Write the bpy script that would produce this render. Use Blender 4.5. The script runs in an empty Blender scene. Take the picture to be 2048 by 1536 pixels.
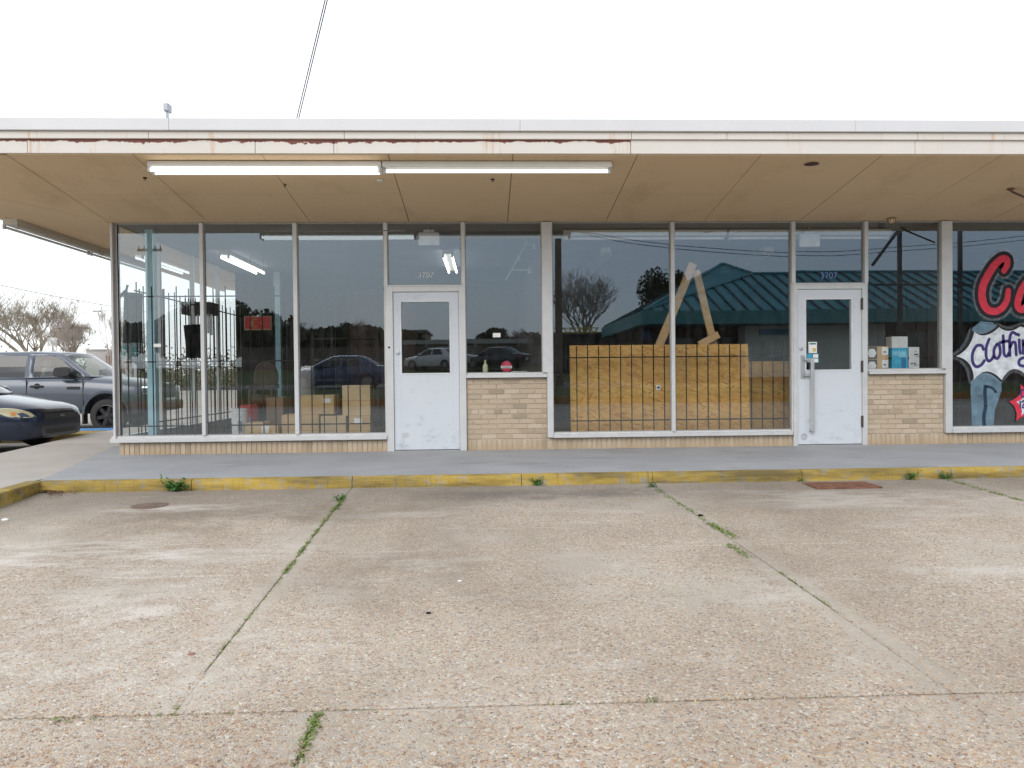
import bpy, bmesh, math, random
from mathutils import Vector, Matrix
from math import sin, cos, pi, radians, sqrt, atan2

random.seed(7)
S = bpy.context.scene
COL = S.collection

# ------------------------------------------------------------------ camera
YAW, PITCH, ROLL = radians(2.1), radians(0.86), radians(-0.58)
FPX, CAMP = 1450.0, Vector((0, -9.67, 1.106))
fwd = Vector((sin(YAW) * cos(PITCH), cos(YAW) * cos(PITCH), -sin(PITCH)))
rgt = Vector((cos(YAW), -sin(YAW), 0))
upv = rgt.cross(fwd)
R2 = rgt * cos(ROLL) + upv * sin(ROLL)
U2 = -rgt * sin(ROLL) + upv * cos(ROLL)
cam_d = bpy.data.cameras.new('camera')
cam = bpy.data.objects.new('camera', cam_d)
COL.objects.link(cam)
cam.matrix_world = Matrix(((R2.x, U2.x, -fwd.x, CAMP.x), (R2.y, U2.y, -fwd.y, CAMP.y),
                           (R2.z, U2.z, -fwd.z, CAMP.z), (0, 0, 0, 1)))
cam_d.sensor_width = 36
cam_d.lens = FPX / 2048 * 36
cam_d.shift_y = 5.6 / 2048
cam_d.clip_start = 0.05
cam_d.clip_end = 2000
S.camera = cam

# ------------------------------------------------------------------ sky, sun, exposure
W = bpy.data.worlds.new('World')
S.world = W
W.use_nodes = True
wt = W.node_tree
wt.nodes.clear()
wo = wt.nodes.new('ShaderNodeOutputWorld')
add = wt.nodes.new('ShaderNodeAddShader')
b1 = wt.nodes.new('ShaderNodeBackground')
b2 = wt.nodes.new('ShaderNodeBackground')
sky = wt.nodes.new('ShaderNodeTexSky')
sky.sky_type = 'NISHITA'
sky.sun_disc = False
SUN_EL, SUN_AZ = radians(38), radians(205)
sky.sun_elevation = SUN_EL
sky.sun_rotation = SUN_AZ
sky.air_density = 1.0
sky.dust_density = 3.0
wt.links.new(sky.outputs[0], b1.inputs[0])
b1.inputs[1].default_value = 0.05
tc = wt.nodes.new('ShaderNodeTexCoord')
nz = wt.nodes.new('ShaderNodeTexNoise')
nz.inputs['Scale'].default_value = 2.2
nz.inputs['Detail'].default_value = 5
wt.links.new(tc.outputs['Generated'], nz.inputs['Vector'])
rp = wt.nodes.new('ShaderNodeValToRGB')
rp.color_ramp.elements[0].position = 0.3
rp.color_ramp.elements[0].color = (0.76, 0.84, 0.88, 1)
rp.color_ramp.elements[1].position = 0.6
rp.color_ramp.elements[1].color = (1, 1, 1, 1)
wt.links.new(nz.outputs[0], rp.inputs[0])
# thin bright cloud ahead, thicker blue-grey cloud behind the camera (it shows in the glass)
sx = wt.nodes.new('ShaderNodeSeparateXYZ')
wt.links.new(tc.outputs['Generated'], sx.inputs[0])
mr = wt.nodes.new('ShaderNodeMapRange')
mr.interpolation_type = 'SMOOTHSTEP'
mr.inputs[1].default_value = -0.9
mr.inputs[2].default_value = 0.5
wt.links.new(sx.outputs[1], mr.inputs[0])
mx = wt.nodes.new('ShaderNodeMix')
mx.data_type = 'RGBA'
mx.inputs[6].default_value = (0.62, 0.72, 0.86, 1)
mx.inputs[7].default_value = (1.06, 1.06, 1.06, 1)
wt.links.new(mr.outputs[0], mx.inputs[0])
ml = wt.nodes.new('ShaderNodeMix')
ml.data_type = 'RGBA'
ml.blend_type = 'MULTIPLY'
ml.inputs[0].default_value = 1.0
wt.links.new(rp.outputs[0], ml.inputs[6])
wt.links.new(mx.outputs[2], ml.inputs[7])
wt.links.new(ml.outputs[2], b2.inputs[0])
b2.inputs[1].default_value = 0.98
wt.links.new(b1.outputs[0], add.inputs[0])
wt.links.new(b2.outputs[0], add.inputs[1])
wt.links.new(add.outputs[0], wo.inputs[0])

sun_d = bpy.data.lights.new('sun', 'SUN')
sun_d.energy = 1.0
sun_d.angle = radians(40)
sun_d.color = (1, 0.97, 0.92)
sun = bpy.data.objects.new('sun', sun_d)
COL.objects.link(sun)
sd = Vector((sin(SUN_AZ) * cos(SUN_EL), cos(SUN_AZ) * cos(SUN_EL), sin(SUN_EL)))
sun.rotation_euler = sd.to_track_quat('Z', 'Y').to_euler()

S.view_settings.view_transform = 'Standard'
S.view_settings.look = 'None'
S.view_settings.exposure = 0.28
S.view_settings.gamma = 1.0
S.view_settings.use_curve_mapping = False
S.cycles.max_bounces = 10
S.cycles.transparent_max_bounces = 16
S.cycles.glossy_bounces = 4
S.cycles.caustics_reflective = False
S.cycles.use_denoising = True


# ------------------------------------------------------------------ measuring: a photo point on a plane of the place
def _ray(x, y):
    return R2 * ((x - 1024) / FPX) + U2 * ((768 + 5.6 - y) / FPX) + fwd


def at(x, y, Y=0.0):
    d = _ray(x, y)
    t = (Y - CAMP.y) / d.y
    p = CAMP + d * t
    return p.x, p.z


def mir(x, y, L):
    """a point seen in the glass, L metres out in front of the shop front"""
    X, Z = at(x, y, L)
    return X, Z


def lotz(Y):
    return 0.012 - 0.0327 * (-2.45 - Y) if Y < -2.45 else 0.012


def gr(x, y):
    d = _ray(x, y)
    t = (0.0327 * (CAMP.y + 2.45) + 0.012 - CAMP.z) / (d.z - 0.0327 * d.y)
    p = CAMP + d * t
    return p.x, p.y


# ------------------------------------------------------------------ materials
class NT:
    def __init__(s, name):
        s.m = bpy.data.materials.new(name)
        s.m.use_nodes = True
        s.t = s.m.node_tree
        s.t.nodes.clear()
        s.out = s.n('ShaderNodeOutputMaterial')

    def n(s, k, **kw):
        nd = s.t.nodes.new(k)
        for a, v in kw.items():
            if a.startswith('i_'):
                key = a[2:]
                key = int(key) if key.isdigit() else key.replace('_', ' ')
                nd.inputs[key].default_value = v
            else:
                setattr(nd, a, v)
        return nd

    def l(s, a, b):
        s.t.links.new(a, b)

    def coord(s, scale=(1, 1, 1), rot=(0, 0, 0), kind='Object', loc=(0, 0, 0)):
        tc = s.n('ShaderNodeTexCoord')
        mp = s.n('ShaderNodeMapping')
        mp.inputs['Scale'].default_value = scale
        mp.inputs['Rotation'].default_value = rot
        mp.inputs['Location'].default_value = loc
        if kind == 'World':
            g = s.n('ShaderNodeNewGeometry')
            s.l(g.outputs['Position'], mp.inputs[0])
        else:
            s.l(tc.outputs[kind], mp.inputs[0])
        return mp.outputs[0]

    def noise(s, vec, scale, detail=4, rough=0.55):
        nd = s.n('ShaderNodeTexNoise')
        nd.inputs['Scale'].default_value = scale
        nd.inputs['Detail'].default_value = detail
        nd.inputs['Roughness'].default_value = rough
        s.l(vec, nd.inputs['Vector'])
        return nd.outputs[0]

    def ramp(s, fac, stops, interp='LINEAR'):
        nd = s.n('ShaderNodeValToRGB')
        cr = nd.color_ramp
        cr.interpolation = interp
        while len(cr.elements) < len(stops):
            cr.elements.new(0.5)
        for e, (p, c) in zip(cr.elements, stops):
            e.position = p
            e.color = (*c, 1) if not isinstance(c, (int, float)) else (c, c, c, 1)
        s.l(fac, nd.inputs[0])
        return nd.outputs[0]

    def mix(s, fac, a, b, mode='MIX'):
        nd = s.n('ShaderNodeMix', data_type='RGBA', blend_type=mode)
        for k, v in ((0, fac), (6, a), (7, b)):
            if isinstance(v, (int, float)):
                nd.inputs[k].default_value = v if k == 0 else (v, v, v, 1)
            elif isinstance(v, tuple):
                nd.inputs[k].default_value = (*v, 1)
            else:
                s.l(v, nd.inputs[k])
        return nd.outputs[2]

    def math(s, op, a, b=None, clamp=False):
        nd = s.n('ShaderNodeMath', operation=op, use_clamp=clamp)
        for i, v in enumerate((a, b)):
            if v is None:
                continue
            if isinstance(v, (int, float)):
                nd.inputs[i].default_value = v
            else:
                s.l(v, nd.inputs[i])
        return nd.outputs[0]

    def bsdf(s, col, rough=0.6, metal=0.0, spec=0.5, bump=None, bstr=0.3, bdist=0.01):
        p = s.n('ShaderNodeBsdfPrincipled')
        if isinstance(col, tuple):
            p.inputs['Base Color'].default_value = (*col, 1)
        else:
            s.l(col, p.inputs['Base Color'])
        if isinstance(rough, (int, float)):
            p.inputs['Roughness'].default_value = rough
        else:
            s.l(rough, p.inputs['Roughness'])
        p.inputs['Metallic'].default_value = metal
        p.inputs['Specular IOR Level'].default_value = spec
        if bump is not None:
            bn = s.n('ShaderNodeBump')
            bn.inputs['Strength'].default_value = bstr
            bn.inputs['Distance'].default_value = bdist
            s.l(bump, bn.inputs['Height'])
            s.l(bn.outputs[0], p.inputs['Normal'])
        s.l(p.outputs[0], s.out.inputs[0])
        return p


MATS = {}


def plain(name, col, rough=0.6, metal=0.0, spec=0.5, var=0.12, scale=6.0, bstr=0.1, kind='Object'):
    """a material with uneven colour and fine relief"""
    if name in MATS:
        return MATS[name]
    t = NT(name)
    v = t.coord(kind=kind)
    n = t.noise(v, scale, 6, 0.6)
    n2 = t.noise(v, scale * 9, 3)
    c = t.mix(t.ramp(n, [(0.3, 0.0), (0.7, 1.0)]), tuple(x * (1 - var) for x in col),
              tuple(min(1, x * (1 + var)) for x in col))
    r = t.ramp(n2, [(0.3, max(0.02, rough - 0.06)), (0.7, min(1, rough + 0.06))])
    t.bsdf(c, r, metal, spec, n2, bstr, 0.003)
    MATS[name] = t.m
    return t.m


def glass_mat(name, tint=(0.95, 0.97, 0.97), ior=2.2, gcol=(0.80, 0.92, 1.0), dirt=True):
    t = NT(name)
    tr = t.n('ShaderNodeBsdfTransparent')
    tr.inputs[0].default_value = (*tint, 1)
    gl = t.n('ShaderNodeBsdfGlossy')
    gl.inputs['Color'].default_value = (*gcol, 1)
    gl.inputs['Roughness'].default_value = 0.0
    fr = t.n('ShaderNodeFresnel')
    # thin pane: the same reflectance from either side
    gm = t.n('ShaderNodeNewGeometry')
    im = t.n('ShaderNodeMix', data_type='FLOAT')
    im.inputs[2].default_value = ior
    im.inputs[3].default_value = 1.0 / ior
    t.l(gm.outputs['Backfacing'], im.inputs[0])
    t.l(im.outputs[0], fr.inputs[0])
    v = t.coord()
    bn = t.n('ShaderNodeBump')
    bn.inputs['Strength'].default_value = 0.012
    bn.inputs['Distance'].default_value = 0.02
    t.l(t.noise(v, 0.9, 1), bn.inputs['Height'])
    t.l(bn.outputs[0], gl.inputs['Normal'])
    ms = t.n('ShaderNodeMixShader')
    t.l(fr.outputs[0], ms.inputs[0])
    t.l(tr.outputs[0], ms.inputs[1])
    t.l(gl.outputs[0], ms.inputs[2])
    if dirt:
        df = t.n('ShaderNodeBsdfDiffuse')
        df.inputs[0].default_value = (0.55, 0.55, 0.52, 1)
        m2 = t.n('ShaderNodeMixShader')
        n = t.noise(t.coord((1, 1, 0.35)), 9, 6, 0.7)
        f = t.ramp(n, [(0.45, 0.004), (0.8, 0.05)])
        t.l(f, m2.inputs[0])
        t.l(ms.outputs[0], m2.inputs[1])
        t.l(df.outputs[0], m2.inputs[2])
        t.l(m2.outputs[0], t.out.inputs[0])
    else:
        t.l(ms.outputs[0], t.out.inputs[0])
    MATS[name] = t.m
    return t.m


def emit_mat(name, col, strength):
    t = NT(name)
    e = t.n('ShaderNodeEmission')
    e.inputs[0].default_value = (*col, 1)
    e.inputs[1].default_value = strength
    t.l(e.outputs[0], t.out.inputs[0])
    return t.m


def alpha_mat(name, col, alpha, scale=30):
    """thin sprayed paint that lets the glass show between its specks"""
    t = NT(name)
    df = t.n('ShaderNodeBsdfDiffuse')
    df.inputs[0].default_value = (*col, 1)
    tr = t.n('ShaderNodeBsdfTransparent')
    ms = t.n('ShaderNodeMixShader')
    n = t.noise(t.coord(), scale, 5, 0.7)
    t.l(t.ramp(n, [(0.3, max(0, alpha - 0.18)), (0.7, min(1, alpha + 0.18))]), ms.inputs[0])
    t.l(tr.outputs[0], ms.inputs[1])
    t.l(df.outputs[0], ms.inputs[2])
    t.l(ms.outputs[0], t.out.inputs[0])
    return t.m


def aggregate_mat():
    t = NT('exposed_aggregate')
    v = t.coord(kind='World')
    wob = t.noise(v, 60, 2)
    vv = t.n('ShaderNodeVectorMath', operation='ADD')
    t.l(v, vv.inputs[0])
    sc = t.n('ShaderNodeVectorMath', operation='SCALE')
    sc.inputs['Scale'].default_value = 0.006
    nzc = t.n('ShaderNodeTexNoise')
    nzc.inputs['Scale'].default_value = 70
    t.l(v, nzc.inputs['Vector'])
    t.l(nzc.outputs[1], sc.inputs[0])
    t.l(sc.outputs[0], vv.inputs[1])
    vo = t.n('ShaderNodeTexVoronoi', feature='F1')
    vo.inputs['Scale'].default_value = 86
    vo.inputs['Randomness'].default_value = 1.0
    t.l(vv.outputs[0], vo.inputs['Vector'])
    ve = t.n('ShaderNodeTexVoronoi', feature='DISTANCE_TO_EDGE')
    ve.inputs['Scale'].default_value = 86
    t.l(vv.outputs[0], ve.inputs['Vector'])
    sep = t.n('ShaderNodeSeparateColor')
    t.l(vo.outputs['Color'], sep.inputs[0])
    peb = t.ramp(sep.outputs[0], [(0.0, (0.17, 0.115, 0.09)), (0.16, (0.41, 0.26, 0.17)), (0.34, (0.58, 0.45, 0.32)),
                                  (0.5, (0.28, 0.225, 0.19)), (0.64, (0.68, 0.57, 0.45)), (0.8, (0.48, 0.385, 0.30)),
                                  (0.92, (0.58, 0.38, 0.22)), (0.97, (0.80, 0.76, 0.67))])
    peb = t.mix(t.math('MULTIPLY', sep.outputs[1], 0.35), peb, (0.6, 0.53, 0.45))
    edge = t.ramp(ve.outputs[0], [(0.02, 1.0), (0.10, 0.0)])
    mort = t.mix(t.noise(v, 8, 3), (0.50, 0.43, 0.345), (0.68, 0.61, 0.52))
    # how much cement has been left over the stones: large pale sheets, thin wear
    big = t.noise(v, 0.75, 7, 0.66)
    cover = t.ramp(big, [(0.48, 0.0), (0.64, 0.9)])
    at_ = t.n('ShaderNodeAttribute', attribute_name='rim')
    rimn = t.math('MULTIPLY', t.ramp(at_.outputs['Fac'], [(0.25, 0.0), (0.5, 1.0)]), t.ramp(t.noise(t.coord((0.4, 0.4, 1), kind='World'), 2.0, 5, 0.7), [(0.36, 0.1), (0.56, 1.0)]))
    fine = t.noise(v, 240, 3, 0.7)
    keep = t.math('SUBTRACT', cover, t.math('MULTIPLY', t.ramp(sep.outputs[2], [(0, 0.0), (1, 1.0)]), 0.75), True)
    keep = t.ramp(keep, [(0.0, 0.0), (0.3, 1.0)])
    f = t.math('MAXIMUM', t.math('MAXIMUM', edge, t.math('MULTIPLY', keep, 0.85)), t.math('MULTIPLY', rimn, 0.85))
    c = t.mix(f, peb, mort)
    c = t.mix(t.ramp(fine, [(0.35, 0.2), (0.65, 0.0)]), c, (0.17, 0.135, 0.11))
    # grime and tyre wear
    n3 = t.noise(t.coord((1, 0.7, 1), kind='World', loc=(3.1, 1.2, 0)), 0.5, 5, 0.6)
    c = t.mix(t.ramp(n3, [(0.44, 0.0), (0.68, 0.5)]), c, (0.21, 0.16, 0.115), 'MIX')
    n4 = t.noise(t.coord((0.55, 1.6, 1), kind='World', loc=(7, 3, 0)), 1.3, 6, 0.72)
    c = t.mix(t.ramp(n4, [(0.55, 0.0), (0.72, 0.75)]), c, (0.65, 0.60, 0.53))
    # splash and drip grime where water runs off the walk, along the kerb
    g = t.n('ShaderNodeNewGeometry')
    sp = t.n('ShaderNodeSeparateXYZ')
    t.l(g.outputs['Position'], sp.inputs[0])
    band = t.ramp(t.math('ADD', t.math('MULTIPLY', sp.outputs[1], -1.0), t.math('MULTIPLY', t.noise(v, 1.1, 5), 1.6)),
                  [(0.0, 0.0), (1.0, 0.0)])
    mr = t.n('ShaderNodeMapRange')
    mr.inputs[1].default_value = 3.2
    mr.inputs[2].default_value = 4.6
    mr.inputs[3].default_value = 1.0
    mr.inputs[4].default_value = 0.0
    t.l(t.math('ADD', t.math('MULTIPLY', sp.outputs[1], -1.0), t.math('MULTIPLY', t.noise(v, 1.1, 5), 1.3)), mr.inputs[0])
    c = t.mix(t.math('MULTIPLY', mr.outputs[0], 0.5), c, (0.2, 0.18, 0.155))
    def patch(x, y, rx, ry, scale, lo, col, amt, stretch=(0.5, 1.6, 1)):
        nonlocal c
        dx = t.math('DIVIDE', t.math('SUBTRACT', sp.outputs[0], x), rx)
        dy = t.math('DIVIDE', t.math('SUBTRACT', sp.outputs[1], y), ry)
        d2 = t.math('ADD', t.math('MULTIPLY', dx, dx), t.math('MULTIPLY', dy, dy))
        m = t.ramp(d2, [(0.1, 1.0), (1.0, 0.0)])
        nn = t.ramp(t.noise(t.coord(stretch, kind='World', loc=(x, y, 0)), scale, 8, 0.72), [(lo, 0.0), (lo + 0.16, 1.0)])
        c = t.mix(t.math('MULTIPLY', t.math('MULTIPLY', m, nn), amt), c, col)

    pale, dark = (0.72, 0.67, 0.60), (0.13, 0.12, 0.11)
    patch(-2.95, -4.72, 2.1, 0.42, 3.2, 0.44, pale, 0.85)
    patch(-2.75, -3.28, 0.75, 0.2, 5, 0.4, pale, 0.6)
    patch(-2.0, -5.95, 0.9, 0.55, 4, 0.45, pale, 0.7, (1, 1, 1))
    patch(-1.6, -6.5, 1.3, 0.5, 3, 0.45, pale, 0.55, (1, 1, 1))
    patch(0.3, -2.95, 1.1, 0.34, 3, 0.38, dark, 0.55, (0.7, 1, 1))
    patch(1.3, -2.85, 0.7, 0.3, 3, 0.4, dark, 0.5, (0.7, 1, 1))
    patch(-1.9, -3.6, 1.4, 0.8, 2, 0.42, (0.2, 0.155, 0.11), 0.5, (0.7, 1, 1))
    patch(-0.5, -5.3, 1.0, 0.9, 2, 0.45, (0.24, 0.185, 0.14), 0.4, (1, 1, 1))
    patch(3.6, -3.4, 1.6, 0.5, 3, 0.42, pale, 0.45)
    spots = t.noise(v, 9, 3, 0.5)
    c = t.mix(t.ramp(spots, [(0.74, 0.0), (0.78, 0.45)]), c, (0.12, 0.1, 0.085))
    h = t.math('SUBTRACT', t.ramp(ve.outputs[0], [(0.0, 0.0), (0.3, 1.0)]), t.math('MULTIPLY', keep, 0.5))
    t.bsdf(c, 0.85, 0, 0.25, h, 0.55, 0.008)
    return t.m


def concrete_mat(name, a, b, stain=(0.2, 0.19, 0.18), scale=1.5, st=0.5):
    t = NT(name)
    v = t.coord(kind='World')
    n = t.noise(v, scale, 7, 0.65)
    c = t.mix(t.ramp(n, [(0.32, 0.0), (0.68, 1.0)]), a, b)
    n2 = t.noise(t.coord((0.5, 1.4, 1), kind='World'), scale * 1.7, 8, 0.7)
    c = t.mix(t.ramp(n2, [(0.55, 0.0), (0.75, st)]), c, stain)
    n5 = t.noise(v, 17, 3, 0.5)
    c = t.mix(t.ramp(n5, [(0.69, 0.0), (0.72, 0.5)]), c, tuple(x * 0.5 for x in stain))
    n6 = t.noise(t.coord((0.25, 2.2, 1), kind='World', loc=(2, 9, 0)), 3.0, 8, 0.75)
    c = t.mix(t.ramp(n6, [(0.56, 0.0), (0.7, 0.35)]), c, tuple(min(1, x * 1.35) for x in b))
    n3 = t.noise(v, 130, 4, 0.7)
    c = t.mix(t.ramp(n3, [(0.35, 0.18), (0.6, 0.0)]), c, tuple(x * 0.6 for x in a))
    t.bsdf(c, 0.82, 0, 0.3, n3, 0.25, 0.003)
    return t.m


def kerb_mat():
    t = NT('kerb_yellow_paint')
    v = t.coord(kind='World')
    c = t.mix(t.noise(v, 3, 5), (0.43, 0.285, 0.045), (0.53, 0.37, 0.085))
    wear = t.noise(v, 12, 8, 0.75)
    c = t.mix(t.ramp(wear, [(0.53, 0.0), (0.60, 0.9)]), c, (0.36, 0.33, 0.27))
    gn = t.noise(t.coord((0.35, 1, 2.5), kind='World'), 2.2, 8, 0.72)
    c = t.mix(t.ramp(gn, [(0.40, 0.0), (0.64, 0.9)]), c, (0.11, 0.085, 0.035))
    dr = t.noise(t.coord((9, 1, 0.8), kind='World'), 4, 5, 0.7)
    c = t.mix(t.ramp(dr, [(0.55, 0.0), (0.7, 0.5)]), c, (0.16, 0.11, 0.03))
    t.bsdf(c, 0.75, 0, 0.3, wear, 0.3, 0.004)
    return t.m


def fascia_mat(name, peel, streak=1.0, top=3.571):
    t = NT(name)
    v = t.coord(kind='World')
    c = t.mix(t.noise(v, 2.2, 5), (0.67, 0.62, 0.55), (0.75, 0.71, 0.655))
    st = t.noise(t.coord((3.5, 1, 0.25), kind='World'), 1.2, 6, 0.75)
    c = t.mix(t.ramp(st, [(0.57, 0.0), (0.70, 0.85 * streak)]), c, (0.58, 0.31, 0.12))
    st2 = t.noise(t.coord((0.8, 1, 1.2), kind='World', loc=(4, 0, 0)), 2.4, 8, 0.7)
    c = t.mix(t.ramp(st2, [(0.62, 0.0), (0.78, 0.4)]), c, (0.55, 0.43, 0.33))
    g = t.n('ShaderNodeNewGeometry')
    sp = t.n('ShaderNodeSeparateXYZ')
    t.l(g.outputs['Position'], sp.inputs[0])
    if peel:
        # paint flaked off the upper edge of the board, red primer and rust below
        dz = t.math('SUBTRACT', top, sp.outputs[2])
        e = t.noise(t.coord((2.2, 1, 3.0), kind='World'), 2.6, 9, 0.72)
        lim = t.math('MULTIPLY', t.ramp(e, [(0.34, 0.1), (0.55, 0.4), (0.78, 1.0)]), 0.075)
        msk = t.math('LESS_THAN', dz, lim)
        red = t.mix(t.noise(t.coord((1.5, 1, 5), kind='World'), 6, 6), (0.075, 0.035, 0.03), (0.30, 0.085, 0.05))
        c = t.mix(msk, c, red)
    sp2 = t.noise(v, 20, 6, 0.8)
    c = t.mix(t.ramp(sp2, [(0.7, 0.0), (0.74, 0.8)]), c, (0.16, 0.1, 0.08))
    t.bsdf(c, 0.6, 0, 0.4, st2, 0.1, 0.004)
    return t.m


def soffit_mat():
    t = NT('soffit_tan_paint')
    v = t.coord(kind='World')
    c = t.mix(t.noise(v, 0.8, 6, 0.6), (0.69, 0.515, 0.32), (0.75, 0.575, 0.37))
    s2 = t.noise(t.coord((0.9, 0.5, 1), kind='World', loc=(1, 2, 0)), 1.6, 7, 0.7)
    c = t.mix(t.ramp(s2, [(0.52, 0.0), (0.74, 0.4)]), c, (0.42, 0.28, 0.165))
    s3 = t.noise(t.coord((1, 1, 1), kind='World', loc=(5, 1, 0)), 5.5, 8, 0.75)
    c = t.mix(t.ramp(s3, [(0.6, 0.0), (0.72, 0.25)]), c, (0.34, 0.22, 0.13))
    s4 = t.noise(v, 38, 3, 0.6)
    c = t.mix(t.ramp(s4, [(0.74, 0.0), (0.77, 0.5)]), c, (0.2, 0.12, 0.07))
    n = t.noise(v, 90, 3)
    t.bsdf(c, 0.7, 0, 0.25, n, 0.08, 0.002)
    return t.m


def brick_mats():
    out = []
    for i, (c, d) in enumerate([((0.50, 0.40, 0.285), (0.55, 0.445, 0.33)), ((0.46, 0.375, 0.27), (0.515, 0.42, 0.30)),
                                ((0.41, 0.33, 0.235), (0.455, 0.365, 0.265)), ((0.54, 0.44, 0.33), (0.59, 0.485, 0.37)),
                                ((0.35, 0.285, 0.2), (0.39, 0.32, 0.23))]):
        t = NT('brick_buff_%d' % i)
        v = t.coord(kind='World')
        n = t.noise(v, 45, 6, 0.7)
        cc = t.mix(n, c, d)
        g = t.n('ShaderNodeNewGeometry')
        sp = t.n('ShaderNodeSeparateXYZ')
        t.l(g.outputs['Position'], sp.inputs[0])
        e = t.math('ADD', sp.outputs[2], t.math('MULTIPLY', t.noise(v, 9, 5), 0.16))
        mr = t.n('ShaderNodeMapRange')
        mr.inputs[1].default_value = 0.17
        mr.inputs[2].default_value = 0.32
        mr.inputs[3].default_value = 0.55
        mr.inputs[4].default_value = 0.0
        t.l(e, mr.inputs[0])
        cc = t.mix(mr.outputs[0], cc, (0.42, 0.27, 0.12))
        t.bsdf(cc, 0.85, 0, 0.25, t.noise(v, 160, 4), 0.3, 0.003)
        out.append(t.m)
    return out


def osb_mat(name, dark=1.0):
    t = NT(name)
    c = None
    base = None
    for i, (ang, sx, sc, off) in enumerate([(0.12, 0.3, 46, 0), (0.8, 0.32, 52, 5), (-0.35, 0.28, 44, 11)]):
        v = t.coord((1, 1, 1), (0, ang, 0), 'World', (off, 0, off))
        mp = t.n('ShaderNodeMapping')
        mp.inputs['Scale'].default_value = (sx, 1, 1)
        t.l(v, mp.inputs[0])
        vo = t.n('ShaderNodeTexVoronoi', feature='F1')
        vo.inputs['Scale'].default_value = sc
        t.l(mp.outputs[0], vo.inputs['Vector'])
        sep = t.n('ShaderNodeSeparateColor')
        t.l(vo.outputs['Color'], sep.inputs[0])
        col = t.ramp(sep.outputs[0], [(0.0, (0.40 * dark, 0.18 * dark, 0.05 * dark)), (0.12, (0.62 * dark, 0.31 * dark, 0.075 * dark)),
                                      (0.5, (0.72 * dark, 0.40 * dark, 0.105 * dark)), (0.85, (0.80 * dark, 0.49 * dark, 0.155 * dark)),
                                      (1.0, (0.6 * dark, 0.38 * dark, 0.14 * dark))])
        if c is None:
            c, base = col, sep.outputs[1]
        else:
            c = t.mix(t.ramp(sep.outputs[2], [(0.45, 0.0), (0.55, 1.0)]), c, col)
    v = t.coord(kind='World')
    c = t.mix(t.ramp(t.noise(t.coord((1, 1, 2.5), kind='World'), 7, 6, 0.7), [(0.66, 0.0), (0.74, 0.4)]), c, (0.3 * dark, 0.14 * dark, 0.05 * dark))
    c = t.mix(t.ramp(t.noise(t.coord((0.5, 1, 3.5), kind='World'), 1.6, 4), [(0.35, 0.5), (0.65, 0.0)]), c, (0.42 * dark, 0.22 * dark, 0.06 * dark))
    t.bsdf(c, 0.7, 0, 0.3, base, 0.2, 0.003)
    return t.m


def door_mat():
    t = NT('door_white_enamel')
    v = t.coord(kind='World')
    c = t.mix(t.noise(v, 2, 5), (0.60, 0.64, 0.68), (0.68, 0.71, 0.74))
    n = t.noise(t.coord((1, 1, 1.6), kind='World'), 5, 7, 0.72)
    g = t.n('ShaderNodeNewGeometry')
    sp = t.n('ShaderNodeSeparateXYZ')
    t.l(g.outputs['Position'], sp.inputs[0])
    mr = t.n('ShaderNodeMapRange')
    mr.inputs[1].default_value = 0.15
    mr.inputs[2].default_value = 0.75
    mr.inputs[3].default_value = 0.10
    mr.inputs[4].default_value = 0.0
    t.l(sp.outputs[2], mr.inputs[0])
    f = t.ramp(t.math('ADD', n, mr.outputs[0]), [(0.58, 0.0), (0.78, 0.55)])
    c = t.mix(f, c, (0.36, 0.39, 0.42))
    sc = t.noise(t.coord((6, 1, 2), kind='World'), 7, 6, 0.8)
    c = t.mix(t.ramp(sc, [(0.66, 0.0), (0.71, 0.7)]), c, (0.22, 0.2, 0.19))
    t.bsdf(c, 0.42, 0, 0.45, t.noise(v, 40, 3), 0.04, 0.002)
    return t.m


def car_paint(name, col, rough=0.3, metal=0.4):
    t = NT(name)
    v = t.coord()
    n = t.noise(v, 3, 5)
    c = t.mix(n, tuple(x * 0.9 for x in col), tuple(x * 1.1 for x in col))
    dust = t.noise(v, 14, 6, 0.7)
    c = t.mix(t.ramp(dust, [(0.5, 0.0), (0.8, 0.05)]), c, (0.35, 0.32, 0.28))
    p = t.bsdf(c, rough, metal, 0.5)
    p.inputs['Coat Weight'].default_value = 0.7
    p.inputs['Coat Roughness'].default_value = 0.06
    return t.m


M_AGG = aggregate_mat()
M_WALK = concrete_mat('walkway_concrete', (0.33, 0.335, 0.345), (0.42, 0.425, 0.435), (0.21, 0.205, 0.2), 1.0, 0.75)
M_APRON = concrete_mat('apron_concrete', (0.42, 0.38, 0.33), (0.53, 0.49, 0.44), (0.30, 0.27, 0.24), 0.8, 0.4)
M_KERB = kerb_mat()
M_FASP = fascia_mat('fascia_peeling_paint', True)
M_FASC = fascia_mat('fascia_white_paint', False, 0.4)
M_FASD = fascia_mat('fascia_rust_streaked', False, 1.15)
M_COPE = plain('roof_edge_metal', (0.69, 0.68, 0.68), 0.5, 0.0, 0.4, 0.03, 2)
M_SOF = soffit_mat()
M_BRK = brick_mats()
M_MORT = plain('mortar', (0.56, 0.47, 0.36), 0.9, 0, 0.2, 0.12, 8, 0.4)
M_ALU = plain('frame_painted_aluminium', (0.62, 0.62, 0.61), 0.45, 0.15, 0.5, 0.07, 5)
M_ALUD = plain('frame_channel_aluminium', (0.38, 0.37, 0.355), 0.5, 0.2, 0.5, 0.12, 6)
M_DOOR = door_mat()
M_GLASS = glass_mat('shop_glass')
M_OSB = osb_mat('osb_board')
M_OSBD = osb_mat('osb_board_brown', 0.62)
M_BLACK = plain('black_iron', (0.014, 0.013, 0.013), 0.8, 0.0, 0.12)
M_RUBBER = plain('rubber', (0.03, 0.03, 0.03), 0.8)
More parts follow.
